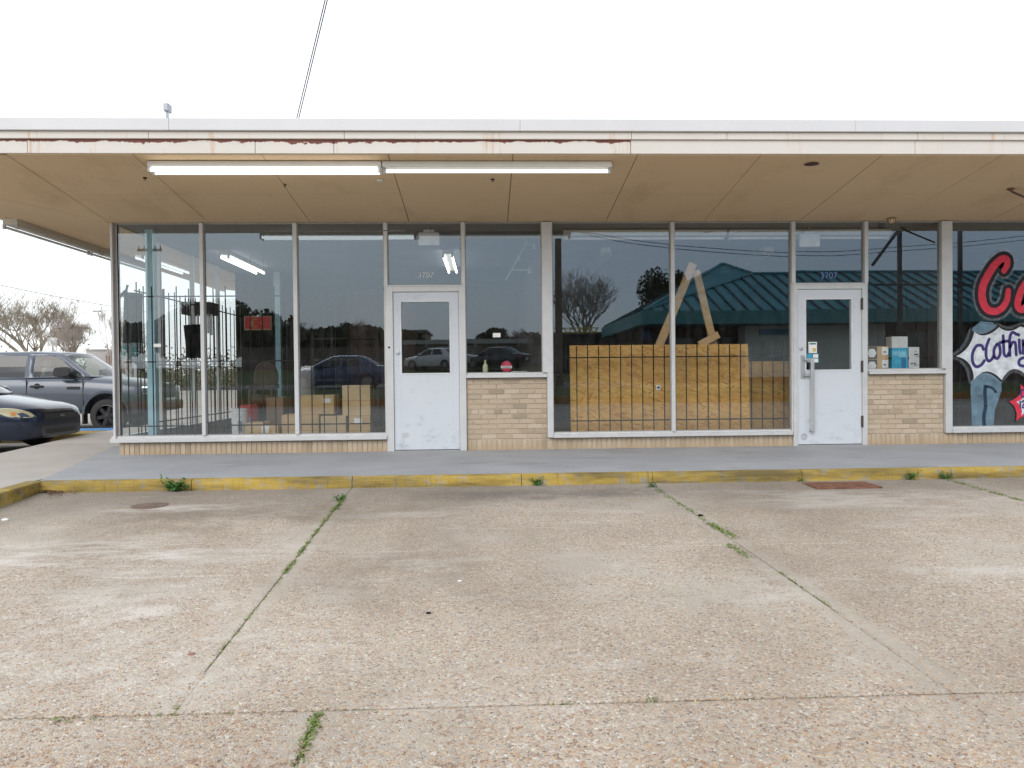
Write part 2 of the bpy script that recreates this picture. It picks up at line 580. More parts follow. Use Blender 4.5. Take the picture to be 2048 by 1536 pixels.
M_GRIME = plain('joint_dirt', (0.24, 0.205, 0.155), 0.95, 0, 0.1, 0.3, 12, 0.5)
M_CARD = plain('cardboard', (0.58, 0.40, 0.21), 0.8, 0, 0.2, 0.1, 5)
M_CARD2 = plain('cardboard_pale', (0.63, 0.46, 0.27), 0.8, 0, 0.2, 0.1, 5)
M_WHITE = plain('white_plastic', (0.74, 0.74, 0.72), 0.5)
M_PAPER = plain('white_paper', (0.82, 0.82, 0.80), 0.8)
M_RED = plain('red_plastic', (0.52, 0.03, 0.045), 0.5)
M_BLUECOL = plain('column_pale_blue', (0.44, 0.70, 0.78), 0.5, 0, 0.4, 0.06)
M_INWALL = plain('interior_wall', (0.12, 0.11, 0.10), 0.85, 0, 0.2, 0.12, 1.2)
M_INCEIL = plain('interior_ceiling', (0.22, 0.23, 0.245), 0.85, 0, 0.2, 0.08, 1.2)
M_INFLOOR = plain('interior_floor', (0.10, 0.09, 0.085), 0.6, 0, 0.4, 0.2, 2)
M_WOODL = plain('pine_lumber', (0.66, 0.43, 0.21), 0.7, 0, 0.3, 0.16, 9)
M_TUBE = emit_mat('lit_tube', (1.0, 1.0, 0.97), 3.0)
M_TUBED = emit_mat('dim_tube', (1.0, 1.0, 0.95), 1.25)
M_TUBEI = emit_mat('lit_tube_indoor', (1.0, 1.0, 0.98), 4.0)
M_FIX = plain('fixture_white_enamel', (0.66, 0.64, 0.58), 0.45, 0, 0.4, 0.06)
M_STEEL = plain('galvanised_steel', (0.46, 0.47, 0.48), 0.45, 0.6)
M_CHROME = plain('chrome', (0.7, 0.7, 0.7), 0.15, 1.0, 0.5, 0.03)
M_RUST = plain('rusty_iron', (0.20, 0.095, 0.06), 0.8, 0.1, 0.3, 0.35, 14, 0.5)
M_PUDDLE = plain('rusty_wet_patch', (0.16, 0.10, 0.07), 0.5, 0.0, 0.4, 0.3, 10, 0.4)
M_ASPH = concrete_mat('asphalt', (0.10, 0.095, 0.09), (0.15, 0.14, 0.13), (0.07, 0.065, 0.06), 0.6, 0.4)
M_LOTC = concrete_mat('side_lot_concrete', (0.34, 0.30, 0.26), (0.44, 0.39, 0.34), (0.2, 0.18, 0.16), 0.5, 0.5)
M_GRASS = plain('turf', (0.085, 0.10, 0.035), 0.95, 0, 0.1, 0.35, 3, 0.6)
M_BLADE = plain('grass_blade', (0.19, 0.24, 0.07), 0.7, 0, 0.3, 0.35, 20)
M_LEAF = plain('weed_leaf', (0.06, 0.17, 0.035), 0.55, 0, 0.4, 0.35, 25)
M_BARK = plain('bark_grey', (0.21, 0.17, 0.14), 0.9, 0, 0.2, 0.25, 8, 0.6)
M_TWIG = plain('twig_grey_brown', (0.36, 0.31, 0.27), 0.9, 0, 0.2, 0.2, 3)
M_BUDS = plain('twig_olive_buds', (0.32, 0.275, 0.21), 0.9, 0, 0.2, 0.25, 2)
M_EVER = plain('evergreen_foliage', (0.05, 0.065, 0.03), 0.9, 0, 0.2, 0.45, 2)
M_WOODP = plain('utility_pole_wood', (0.19, 0.145, 0.11), 0.85, 0, 0.2, 0.25, 6, 0.5)
M_CABLE = plain('cable_black', (0.04, 0.04, 0.045), 0.6)


# ------------------------------------------------------------------ mesh building
class MB:
    def __init__(s):
        s.v, s.f = [], []

    def quad(s, a, b, c, d):
        i = len(s.v)
        s.v += [a, b, c, d]
        s.f.append((i, i + 1, i + 2, i + 3))

    def poly(s, pts):
        i = len(s.v)
        s.v += pts
        s.f.append(tuple(range(i, i + len(pts))))

    def box(s, x0, x1, y0, y1, z0, z1):
        i = len(s.v)
        s.v += [(x0, y0, z0), (x1, y0, z0), (x1, y1, z0), (x0, y1, z0), (x0, y0, z1), (x1, y0, z1), (x1, y1, z1), (x0, y1, z1)]
        s.f += [tuple(i + k for k in q) for q in ((3, 2, 1, 0), (4, 5, 6, 7), (0, 1, 5, 4), (1, 2, 6, 5), (2, 3, 7, 6), (3, 0, 4, 7))]
        return s

    def cbox(s, x0, x1, y0, y1, z0, z1, c):
        """box whose front (low y) edges are chamfered by c"""
        i = len(s.v)
        s.v += [(x0 + c, y0, z0 + c), (x1 - c, y0, z0 + c), (x1 - c, y0, z1 - c), (x0 + c, y0, z1 - c),
                (x0, y0 + c, z0), (x1, y0 + c, z0), (x1, y0 + c, z1), (x0, y0 + c, z1),
                (x0, y1, z0), (x1, y1, z0), (x1, y1, z1), (x0, y1, z1)]
        q = [(0, 1, 2, 3), (4, 5, 1, 0), (5, 6, 2, 1), (6, 7, 3, 2), (7, 4, 0, 3),
             (8, 9, 5, 4), (9, 10, 6, 5), (10, 11, 7, 6), (11, 8, 4, 7), (11, 10, 9, 8)]
        s.f += [tuple(i + k for k in f) for f in q]
        return s

    def obox(s, c, ax, ay, az):
        """box by centre and three half axes"""
        c, ax, ay, az = Vector(c), Vector(ax), Vector(ay), Vector(az)
        i = len(s.v)
        for k in ((-1, -1, -1), (1, -1, -1), (1, 1, -1), (-1, 1, -1), (-1, -1, 1), (1, -1, 1), (1, 1, 1), (-1, 1, 1)):
            s.v.append(tuple(c + ax * k[0] + ay * k[1] + az * k[2]))
        s.f += [tuple(i + k for k in q) for q in ((3, 2, 1, 0), (4, 5, 6, 7), (0, 1, 5, 4), (1, 2, 6, 5), (2, 3, 7, 6), (3, 0, 4, 7))]
        return s

    def tube(s, pts, rad, n=8, cap=True):
        pts = [Vector(p) for p in pts]
        m = len(pts)
        rads = rad if isinstance(rad, (list, tuple)) else [rad] * m
        base = len(s.v)
        for k, p in enumerate(pts):
            d = (pts[min(k + 1, m - 1)] - pts[max(k - 1, 0)])
            if d.length < 1e-9:
                d = Vector((0, 0, 1))
            d.normalize()
            a = d.cross(Vector((0, 0, 1)) if abs(d.z) < 0.9 else Vector((1, 0, 0))).normalized()
            b = d.cross(a)
            for j in range(n):
                t = 2 * pi * j / n
                s.v.append(tuple(p + (a * cos(t) + b * sin(t)) * rads[k]))
        for k in range(m - 1):
            for j in range(n):
                j2 = (j + 1) % n
                s.f.append((base + k * n + j, base + k * n + j2, base + (k + 1) * n + j2, base + (k + 1) * n + j))
        if cap:
            s.f.append(tuple(base + j for j in reversed(range(n))))
            s.f.append(tuple(base + (m - 1) * n + j for j in range(n)))
        return s

    def lathe(s, c, axis, prof, n=16):
        """prof: list of (radius, height along axis)"""
        c, ax = Vector(c), Vector(axis).normalized()
        a = ax.cross(Vector((0, 0, 1)) if abs(ax.z) < 0.9 else Vector((1, 0, 0))).normalized()
        b = ax.cross(a)
        base = len(s.v)
        for r, h in prof:
            for j in range(n):
                t = 2 * pi * j / n
                s.v.append(tuple(c + ax * h + (a * cos(t) + b * sin(t)) * max(r, 1e-4)))
        for k in range(len(prof) - 1):
            for j in range(n):
                j2 = (j + 1) % n
                s.f.append((base + k * n + j, base + k * n + j2, base + (k + 1) * n + j2, base + (k + 1) * n + j))
        return s

    def prism(s, poly, y0, y1):
        """(x,z) outline given thickness along y"""
        n = len(poly)
        i = len(s.v)
        s.v += [(x, y0, z) for x, z in poly] + [(x, y1, z) for x, z in poly]
        s.f.append(tuple(range(i, i + n)))
        s.f.append(tuple(range(i + 2 * n - 1, i + n - 1, -1)))
        for k in range(n):
            k2 = (k + 1) % n
            s.f.append((i + k, i + n + k, i + n + k2, i + k2))
        return s

    def build(s, name, mat, parent=None, smooth=False, bevel=0, origin=None, fix=True):
        me = bpy.data.meshes.new(name)
        o3 = Vector((0, 0, 0))
        if parent is not None and origin is None:
            o3 = wloc(parent)
        if origin is not None:
            o3 = Vector(origin)
        me.from_pydata([tuple(Vector(v) - o3) for v in s.v] if o3.length > 0 else s.v, [], s.f)
        me.materials.append(mat)
        me.update()
        if fix:
            bm = bmesh.new()
            bm.from_mesh(me)
            bmesh.ops.recalc_face_normals(bm, faces=bm.faces)
            bm.to_mesh(me)
            bm.free()
        if smooth:
            me.shade_smooth()
            try:
                me.set_sharp_from_angle(angle=radians(40))
            except Exception:
                pass
        o = bpy.data.objects.new(name, me)
        COL.objects.link(o)
        if parent is not None:
            o.parent = parent
        elif origin is not None:
            o.location = o3
        if bevel:
            b = o.modifiers.new('bevel', 'BEVEL')
            b.width = bevel
            b.segments = 2
            b.limit_method = 'ANGLE'
        return o


def wloc(o):
    p = Vector((0, 0, 0))
    while o is not None:
        p += o.location
        o = o.parent
    return p


def tag(o, label, cat, group=None, kind=None):
    o['label'] = label
    if cat:
        o['category'] = cat
    if group:
        o['group'] = group
    if kind:
        o['kind'] = kind
    return o


def thing(name, label, cat, loc=(0, 0, 0), group=None, rz=0.0):
    o = bpy.data.objects.new(name, None)
    o.empty_display_size = 0.1
    o.location = loc
    o.rotation_euler = (0, 0, rz)
    COL.objects.link(o)
    return tag(o, label, cat, group)


def struct(o, label=None):
    o['kind'] = 'structure'
    if label:
        o['label'] = label
    return o


def stuff(o, label=None):
    o['kind'] = 'stuff'
    if label:
        o['label'] = label
    return o


def copy_tree(o, parent=None):
    c = o.copy()
    COL.objects.link(c)
    if parent is not None:
        c.parent = parent
    for ch in list(o.children):
        copy_tree(ch, c)
    return c


def catmull(pts, sub=6, closed=False):
    out = []
    n = len(pts)
    rng = range(n) if closed else range(n - 1)
    for i in rng:
        if closed:
            p0, p1, p2, p3 = pts[(i - 1) % n], pts[i], pts[(i + 1) % n], pts[(i + 2) % n]
        else:
            p0, p1, p2, p3 = pts[max(i - 1, 0)], pts[i], pts[i + 1], pts[min(i + 2, n - 1)]
        for k in range(sub):
            t = k / sub
            out.append(tuple(0.5 * ((2 * b) + (-a + c) * t + (2 * a - 5 * b + 4 * c - d) * t * t + (-a + 3 * b - 3 * c + d) * t ** 3)
                             for a, b, c, d in zip(p0, p1, p2, p3)))
    if not closed:
        out.append(tuple(pts[-1]))
    return out


def text_mesh(txt, size, mat, loc, parent=None, name='lettering', depth=0.001, italic=0.0, mirror=False, rz=0.0):
    cu = bpy.data.curves.new(name, 'FONT')
    cu.body = txt
    cu.size = size
    cu.extrude = depth
    cu.shear = italic
    cu.align_x = 'CENTER'
    cu.align_y = 'CENTER'
    tmp = bpy.data.objects.new(name, cu)
    COL.objects.link(tmp)
    dg = bpy.context.evaluated_depsgraph_get()
    me = bpy.data.meshes.new_from_object(tmp.evaluated_get(dg))
    bpy.data.objects.remove(tmp)
    rot = Matrix.Rotation(rz, 4, 'Z') @ Matrix.Rotation(pi / 2, 4, 'X')
    if mirror:
        rot = rot @ Matrix.Scale(-1, 4, (1, 0, 0))
    me.transform(rot)
    me.materials.clear()
    me.materials.append(mat)
    o = bpy.data.objects.new(name, me)
    COL.objects.link(o)
    o.location = loc
    if parent is not None:
        o.parent = parent
        o.location = Vector(loc) - wloc(parent)
    return o


def ribbon(mb, pts, w, y0, y1, closed=False):
    """a brush stroke: constant-width ribbon along (x,z) points"""
    n = len(pts)
    L, Rr = [], []
    ws = w if isinstance(w, list) else [w] * n
    for i in range(n):
        a = pts[(i - 1) % n] if closed or i > 0 else pts[0]
        b = pts[(i + 1) % n] if closed or i < n - 1 else pts[-1]
        dx, dz = b[0] - a[0], b[1] - a[1]
        l = sqrt(dx * dx + dz * dz) or 1
        nx, nz_ = -dz / l, dx / l
        L.append((pts[i][0] + nx * ws[i] / 2, pts[i][1] + nz_ * ws[i] / 2))
        Rr.append((pts[i][0] - nx * ws[i] / 2, pts[i][1] - nz_ * ws[i] / 2))
    m = n if closed else n - 1
    for i in range(m):
        j = (i + 1) % n
        b = len(mb.v)
        mb.v += [(L[i][0], y0, L[i][1]), (L[j][0], y0, L[j][1]), (Rr[j][0], y0, Rr[j][1]), (Rr[i][0], y0, Rr[i][1])]
        mb.f.append((b, b + 3, b + 2, b + 1))
    if not closed:
        for e, q in ((0, 1), (n - 1, n - 2)):
            c = pts[e]
            r = ws[e] / 2
            b = len(mb.v)
            mb.v += [(c[0] + r * cos(t * pi / 5), y0 + 0.0001, c[1] + r * sin(t * pi / 5)) for t in range(10)]
            mb.f.append(tuple(range(b, b + 10)))


# ================================================================== GROUND
def terrain_z(X, Y):
    P = [(-400, 5.0), (-60, 2.2), (-42, 1.62), (-38, 1.36), (-28, 0.72), (-20, 0.62), (-16, 0.44), (-14.72, 0.36), (-14.5, 0.14),
         (-13.6, -0.02), (-11.6, -0.36), (-10, -0.33), (-2.45, -0.11), (-2, -0.07), (0, -0.06), (400, -0.06)]
    for (a, za), (b, zb) in zip(P, P[1:]):
        if a <= Y <= b:
            return za + (zb - za) * (Y - a) / (b - a)
    return 0


xs = [-400, -200, -100, -60, -40, -25, -15, -8, -4, 0, 5, 10, 20, 35, 60, 100, 200, 400]


def strip(name, ys, mat, dz=0.0, xr=None, kind='structure', label=None):
    mb = MB()
    X = xr or xs
    for j in range(len(ys) - 1):
        for i in range(len(X) - 1):
            mb.quad(*[(x, y, terrain_z(x, y) + dz) for x, y in ((X[i], ys[j]), (X[i + 1], ys[j]), (X[i + 1], ys[j + 1]), (X[i], ys[j + 1]))])
    bm_o = mb.build(name, mat)
    bm_o['kind'] = kind
    if label:
        bm_o['label'] = label
    return bm_o


strip('ground', [-400, -60, -42, -38, -28, -20, -16, -14.72, -14.5, -13.6, -11.6, -10, -2.45, -2, 0, 20, 60, 150, 400], M_LOTC, 0.0,
      label='pale concrete ground of the lots')
strip('grass_verge', [-19.6, -16, -14.74], M_GRASS, 0.02, kind='structure', label='grass verge between lot and street')
strip('street', [-27.6, -24, -20.2], M_ASPH, 0.015, label='asphalt street across the lot')
strip('grass_bank', [-60, -42, -38, -28.2], M_GRASS, 0.02, kind='structure', label='grass bank beyond the street')
mb = MB()
for i in range(-12, 12):
    mb.box(i * 5 + 0.01, i * 5 + 4.99, -14.74, -14.52, 0.1, 0.40)
struct(mb.build('street_kerb', plain('kerb_red_brown', (0.33, 0.17, 0.05), 0.8, 0, 0.2, 0.3, 2)), 'worn kerb at the far edge of the lot')

# parking lot slabs with open joints
lot = MB().box(-4.5, 9.6, -11.6, -2.30, -0.62, -0.60).build('parking_lot', M_GRIME)
struct(lot, 'exposed aggregate concrete parking lot in front of the shops')


def jx(k, Y):
    """x of the k-th long joint at depth Y (the joints run slightly out of square)"""
    if Y > -6.97:
        A = [(-4.47, -4.55), (-1.335, -1.18), (1.655, 1.80), (4.77, 4.72), (7.85, 7.8)]
        a, b = A[k]
        t = (-2.44 - Y) / 4.5
        return a + (b - a) * t
    return [-3.7, -0.63, 2.42, 5.47, 8.5][k]


def slab(x00, x10, x01, x11, y0, y1, gap=0.006):
    """y0 = near the kerb, y1 = away from it; x00,x10 at y0; x01,x11 at y1"""
    n = 10
    me = bpy.data.meshes.new('slab')
    V, F, A = [], [], []
    us = [0, 0.004, 0.025, 0.05] + [0.05 + 0.9 * i / 6 for i in range(1, 6)] + [0.95, 0.975, 0.996, 1]
    vs = us
    for v in vs:
        for u in us:
            y = (y0 - gap) + ((y1 + gap) - (y0 - gap)) * v
            xa = x00 + (x01 - x00) * v + gap
            xb = x10 + (x11 - x10) * v - gap
            x = xa + (xb - xa) * u
            e = min(u, 1 - u) * (xb - xa)
            edge = max(0.0, 1 - e / 0.13)
            e2 = min(v, 1 - v) * abs(y1 - y0)
            edge2 = max(0.0, 1 - e2 / 0.05) * 0.3
            drop = 0.004 if u in (0, 1) or v in (0, 1) else 0
            V.append((x, y, lotz(y) - drop))
            A.append(max(edge, edge2))
    k = len(us)
    for j in range(k - 1):
        for i in range(k - 1):
            F.append((j * k + i, (j + 1) * k + i, (j + 1) * k + i + 1, j * k + i + 1))
    # skirts
    rim = [i for i in range(k)] + [j * k + k - 1 for j in range(1, k)] + [(k - 1) * k + i for i in range(k - 2, -1, -1)] + [j * k for j in range(k - 2, 0, -1)]
    b0 = len(V)
    for r in rim:
        V.append((V[r][0], V[r][1], V[r][2] - 0.1))
        A.append(1.0)
    m = len(rim)
    for i in range(m):
        F.append((rim[i], rim[(i + 1) % m], b0 + (i + 1) % m, b0 + i))
    me.from_pydata(V, [], F)
    at_ = me.attributes.new('rim', 'FLOAT', 'POINT')
    at_.data.foreach_set('value', A)
    me.materials.append(M_AGG)
    me.update()
    o = bpy.data.objects.new('slab', me)
    COL.objects.link(o)
    o.parent = lot
    return o


for k in range(4):
    mid = -5.26 if k == 0 else -4.79
    y0 = -2.45
    slab(jx(k, y0), jx(k + 1, y0), jx(k, mid), jx(k + 1, mid), y0, mid, 0.003 if k == 0 else 0.0025)
    slab(jx(k, mid), jx(k + 1, mid), jx(k, -6.95), jx(k + 1, -6.95), mid, -6.95, 0.004)
    slab(jx(k, -7), jx(k + 1, -7), jx(k, -7), jx(k + 1, -7), -6.95, -11.4, 0.006)
slab(-6.9, -3.7, -6.9, -3.7, -6.95, -11.4, 0.006)
slab(-7.0, -4.52, -7.0, -4.52, -4.6, -6.95, 0.006)
mb = MB()
for k, ya in ((2, -6.05), (1, -6.6)):
    for q in range(5):
        y0, y1 = ya + (-6.95 - ya) * q / 5, ya + (-6.95 - ya) * (q + 1) / 5
        mb.quad((jx(k, y0) - 0.009, y0, lotz(y0) - 0.0008), (jx(k, y0) + 0.009, y0, lotz(y0) - 0.0008), (jx(k, y1 + 0.001) + 0.009, y1, lotz(y1) - 0.0008), (jx(k, y1 + 0.001) - 0.009, y1, lotz(y1) - 0.0008))
mb.build('silted_joint', M_AGG, lot)
# dirt filling the joints (a few mm below the slabs)
mb = MB()
mb.quad((-7, -11.4, lotz(-11.4) - 0.009), (9.5, -11.4, lotz(-11.4) - 0.009), (9.5, -2.44, lotz(-2.44) - 0.009), (-7, -2.44, lotz(-2.44) - 0.009))
o = mb.build('joint_fill', M_GRIME, lot)

# walkway: slabs along the shop front, apron at the left
walk = MB().box(-4.38, 11, -2.36, 0.2, -0.3, 0.10).build('walkway', M_WALK)
struct(walk, 'grey concrete walkway under the canopy')
mb = MB()
wp = [(-4.40, -2.373), (2.6, -2.373), (2.6, 0.24), (-4.86, 0.24), (-4.86, 1.3), (-5.52, 1.3)]
mb.v = [(x, y, 0.1215) for x, y in wp] + [(x, y, 0.05) for x, y in wp]
mb.f = [tuple(range(6))] + [(k, (k + 1) % 6, 6 + (k + 1) % 6, 6 + k) for k in range(6)]
mb.build('walkway_slab', M_WALK, walk)
MB().box(2.603, 11, -2.373, 0.24, 0.05, 0.1215).build('walkway_slab', M_WALK, walk)
apr = MB()
ap = [(-4.46, 0.9), (-4.46, -2.34), (-4.30, -3.0), (-4.22, -4.6), (-6.9, -4.6), (-6.65, 0.5), (-7.25, 3.5), (-7.4, 5.2), (-7.4, 30), (-4.86, 30), (-4.86, 0.9)]
n = len(ap)
i0 = len(apr.v)
apr.v += [(x, y, 0.119) for x, y in ap] + [(x, y, -0.3) for x, y in ap]
apr.f.append(tuple(range(n)))
for k in range(n):
    apr.f.append((k, (k + 1) % n, n + (k + 1) % n, n + k))
struct(apr.build('side_walkway', M_APRON), 'pale concrete apron round the left corner of the shops')
# kerb along the walk, painted yellow, in cast lengths
kerb = MB().box(-4.3, 11, -2.44, -2.38, -0.25, 0.0).build('kerb', M_KERB)
struct(kerb, 'yellow painted kerb along the walkway')
kx = [-4.36, -2.9, -1.33, 0.35, 1.67, 3.2, 4.75, 6.4, 8, 9.5, 11]
for a, b in zip(kx, kx[1:]):
    mb = MB()
    i0 = len(mb.v)
    segs = 8
    prof = [(-2.455, -0.2), (-2.45, 0.075), (-2.435, 0.108), (-2.41, 0.1225), (-2.375, 0.1235), (-2.375, -0.2)]
    rr = random.Random(a)
    for q in range(segs + 1):
        x = a + 0.003 + (b - a - 0.006) * q / segs
        w = rr.uniform(-0.004, 0.004)
        mb.v += [(x, y + w, z + rr.uniform(-0.002, 0.0) * (z > 0)) for y, z in prof]
    m = len(prof)
    for q in range(segs):
        for p in range(m - 1):
            mb.f.append((i0 + q * m + p, i0 + q * m + p + 1, i0 + (q + 1) * m + p + 1, i0 + (q + 1) * m + p))
    mb.f.append(tuple(i0 + p for p in range(m)))
    mb.f.append(tuple(i0 + segs * m + p for p in reversed(range(m))))
    mb.build('kerb_stone', M_KERB, kerb, smooth=True)
# the kerb that turns towards the street at the left
mb = MB()
pts = [(-4.37, -2.37), (-4.30, -3.0), (-4.22, -4.6)]
for (ax_, ay_), (bx_, by_) in zip(pts, pts[1:]):
    d = Vector((bx_ - ax_, by_ - ay_, 0))
    nrm = Vector((-d.y, d.x, 0)).normalized()
    mid = Vector(((ax_ + bx_) / 2, (ay_ + by_) / 2, -0.04)) - nrm * 0.07
    mb.obox(mid, d / 2 * 0.995, nrm * 0.08, (0, 0, 0.163))
mb.build('kerb_stone', M_KERB, kerb, bevel=0.015)
# yellow and blue kerbs by the side lot
M_BLUEP = plain('blue_kerb_paint', (0.09, 0.26, 0.55), 0.7, 0, 0.3, 0.2, 5)
sk = MB().box(-9.4, -7.41, 4.3, 5.1, -0.2, 0.10).build('side_kerb', M_KERB, bevel=0.02)
struct(sk, 'yellow painted kerb end between car and truck')
sk = MB().box(-9.6, -7.43, 6.2, 6.5, -0.2, 0.055).build('accessible_bay_kerb', M_BLUEP, bevel=0.02)
struct(sk, 'blue painted kerb in front of the pickup truck')

# iron cover and round cover
tag(MB().box(3.14, 3.78, -2.90, -2.56, -0.01, 0.014).build('drain_cover', M_RUST, bevel=0.004), 'rectangular rusty iron cover set in the lot near the kerb', 'drain cover')
mb = MB()
cx, cy = gr(300, 1011)
mb.lathe((cx, cy, lotz(cy) - 0.01), (0, 0, 1), [(0.0, 0.0145), (0.12, 0.0145), (0.155, 0.013), (0.16, 0.0)], 20)
tag(mb.build('valve_cover', M_PUDDLE), 'round rusty valve cover in the aggregate slab', 'valve cover')

# ================================================================== BUILDING
XC, ZT = -4.855, 3.146
bld = thing('store_building', 'low strip-mall building with buff brick, big shop windows and white fascia', 'building', (0, 0, 0))


def part(mb, name, mat, parent=None, **k):
    return mb.build(name, mat, parent or bld, **k)


# --- soffit panels (slope up and outwards)
SL = (3.422 - 3.155) / 2.05
seams = [-4.868, -3.60, -2.285, -0.985, 0.315, 1.63, 2.95, 4.26, 5.57, 6.88, 8.2, 9.5]


def sz(Y, X=0.0):
    return 3.155 + SL * max(-Y, -4.868 - X, 0)


for a, b in zip(seams, seams[1:]):
    for y0, y1 in ((-2.04, -0.98), (-0.975, -0.0)):
        mb = MB()
        g = 0.004
        w = random.uniform(-0.0015, 0.0015)
        top = [(a + g, y0, sz(y0) + w), (b - g, y0, sz(y0) + w), (b - g, y1, sz(y1) + w), (a + g, y1, sz(y1) + w)]
        mb.poly(top)
        mb.poly([(x, y, z + 0.012) for x, y, z in top])
        for k in range(4):
            k2 = (k + 1) % 4
            p, q = top[k], top[k2]
            mb.quad(p, q, (q[0], q[1], q[2] + 0.012), (p[0], p[1], p[2] + 0.012))
        part(mb, 'soffit_panel', M_SOF)
# left corner and side soffit
def spoly(pts):
    mb = MB()
    t3 = [(x, y, sz(y, x)) for x, y in pts]
    mb.poly(t3)
    mb.poly([(x, y, z + 0.012) for x, y, z in reversed(t3)])
    return mb


g = 0.004
part(spoly([(-6.9, -2.04), (-4.868 - g, -2.04), (-4.868 - g, -0.01)]), 'soffit_panel', M_SOF)
part(spoly([(-6.9, -2.03), (-4.868 - g, 0.0), (-4.868 - g, 0.0), (-5.88, 0.0), (-6.9, 0.0)]), 'soffit_panel', M_SOF)
for y0, y1 in ((0.0, 1.3), (1.3, 2.6), (2.6, 3.9), (3.9, 5.2), (5.2, 6.5), (6.5, 7.8), (7.8, 9.1)):
    part(spoly([(-6.9, y0 + g), (-5.80, y0 + g), (-5.80, y1 - g), (-6.9, y1 - g)]), 'soffit_panel', M_SOF)
    part(spoly([(-5.793, y0 + g), (-4.868, y0 + g), (-4.868, y1 - g), (-5.793, y1 - g)]), 'soffit_panel', M_SOF)
# dark backing above the panel joints + roof
mb = MB()
mb.poly([(-6.92, -2.04, 3.45), (10, -2.04, 3.45), (10, 0.0, 3.19), (-4.9, 0.0, 3.19)])
mb.poly([(-6.92, -2.04, 3.45), (-4.9, 0.0, 3.19), (-4.9, 9.2, 3.19), (-6.92, 9.2, 3.45)])
part(mb, 'soffit_backing', plain('soffit_joint_brown', (0.26, 0.15, 0.09), 0.9))
mb = MB().box(-6.9, 10, -2.03, 10.2, 3.70, 3.74)
part(mb, 'roof', plain('roof_membrane', (0.6, 0.6, 0.6), 0.8))

# --- fascia: three stepped boards in lengths
def fpx(x):
    return at(x, 290, -2.05)[0]


f3 = [-6.97, fpx(56), fpx(511), fpx(668), fpx(1261), fpx(1829), 7.4, 10.1]
for i, (a, b) in enumerate(zip(f3, f3[1:])):
    m = M_FASP if i < 4 else M_FASC
    part(MB().box(a + 0.0025, b - 0.0025, -2.062, -2.03, 3.430, 3.572), 'fascia_board', m, bevel=0.003)
f2 = [-6.97, fpx(300), fpx(690), fpx(1262), fpx(1452), fpx(1832), 10.1]
for i, (a, b) in enumerate(zip(f2, f2[1:])):
    part(MB().box(a + 0.002, b - 0.002, -2.085, -2.03, 3.574, 3.646), 'fascia_board', M_FASD, bevel=0.004)
f1 = [-6.99, -3.2, fpx(1040), fpx(1705), 10.1]
for i, (a, b) in enumerate(zip(f1, f1[1:])):
    part(MB().box(a + 0.001, b - 0.001, -2.115, -2.03, 3.650, 3.772), 'roof_edge_trim', M_COPE, bevel=0.004)
part(MB().box(-6.98, 10.1, -2.06, -2.035, 3.6455, 3.6505), 'drip_line', M_RUST)
# left side fascia
part(MB().box(-6.96, -6.93, -2.028, 10, 3.43, 3.572), 'fascia_board', M_FASC)
part(MB().box(-6.975, -6.93, -2.028, 10, 3.574, 3.646), 'fascia_board', M_FASD)
part(MB().box(-6.99, -6.93, -2.028, 10, 3.65, 3.772), 'roof_edge_trim', M_COPE)

# --- wall shells, floor, ceiling, partitions
FZ = 0.15
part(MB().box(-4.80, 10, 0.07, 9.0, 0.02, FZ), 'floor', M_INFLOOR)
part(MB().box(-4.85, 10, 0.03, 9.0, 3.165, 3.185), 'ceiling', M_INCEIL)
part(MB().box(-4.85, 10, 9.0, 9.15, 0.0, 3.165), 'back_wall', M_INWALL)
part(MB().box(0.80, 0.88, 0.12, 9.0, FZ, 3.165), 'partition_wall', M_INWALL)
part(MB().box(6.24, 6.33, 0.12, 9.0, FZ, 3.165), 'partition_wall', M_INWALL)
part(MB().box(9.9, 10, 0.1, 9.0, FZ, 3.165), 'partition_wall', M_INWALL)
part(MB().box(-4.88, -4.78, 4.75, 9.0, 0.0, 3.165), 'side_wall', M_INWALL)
part(MB().box(-2.9, -1.5, 6.0, 6.1, FZ, 3.0), 'interior_screen', plain('interior_screen_brown', (0.16, 0.09, 0.07), 0.8, var=0.15))
# header strip above the glass
part(MB().box(XC, 10, 0.0, 0.05, ZT, 3.164), 'header', M_ALUD)

# --- brickwork
wallm = MB()
KW = [(-0.252, 0.823), (5.172, 6.244)]
BASE = [(-4.80, -1.305, 0.275), (-0.252, 0.823, 0.265), (0.823, 4.152, 0.275), (5.172, 6.244, 0.265), (6.244, 8.8, 0.272)]
wall = MB()
for a, b, z in BASE:
    wall.box(a, b, 0.006, 0.10, 0.02, z)
for a, b in KW:
    wall.box(a, b, 0.0061, 0.101, z - 0.01, 1.075)
wall = part(wall, 'brick_wall', M_MORT)
rb = random.Random(3)
nb = 0


def brick(x0, x1, z0, z1, y=-0.004):
    global nb
    if x1 - x0 < 0.03:
        return
    nb += 1
    y += rb.uniform(-0.0015, 0.0015)
    r = rb.random()
    m = M_BRK[0] if r < 0.38 else M_BRK[1] if r < 0.66 else M_BRK[3] if r < 0.86 else M_BRK[2] if r < 0.97 else M_BRK[4]
    mb = MB()
    mb.cbox(x0 + rb.uniform(0, 0.002), x1 - rb.uniform(0, 0.002), y, 0.03, z0, z1, 0.003)
    part(mb, 'brick', m, wall, fix=False)


# soldier course along the foot
for a, b, z in BASE:
    n = max(1, round((b - a) / 0.0665))
    p = (b - a) / n
    for i in range(n):
        brick(a + i * p + 0.005, a + (i + 1) * p - 0.005, 0.095, z - 0.008 + rb.uniform(-0.002, 0.002))
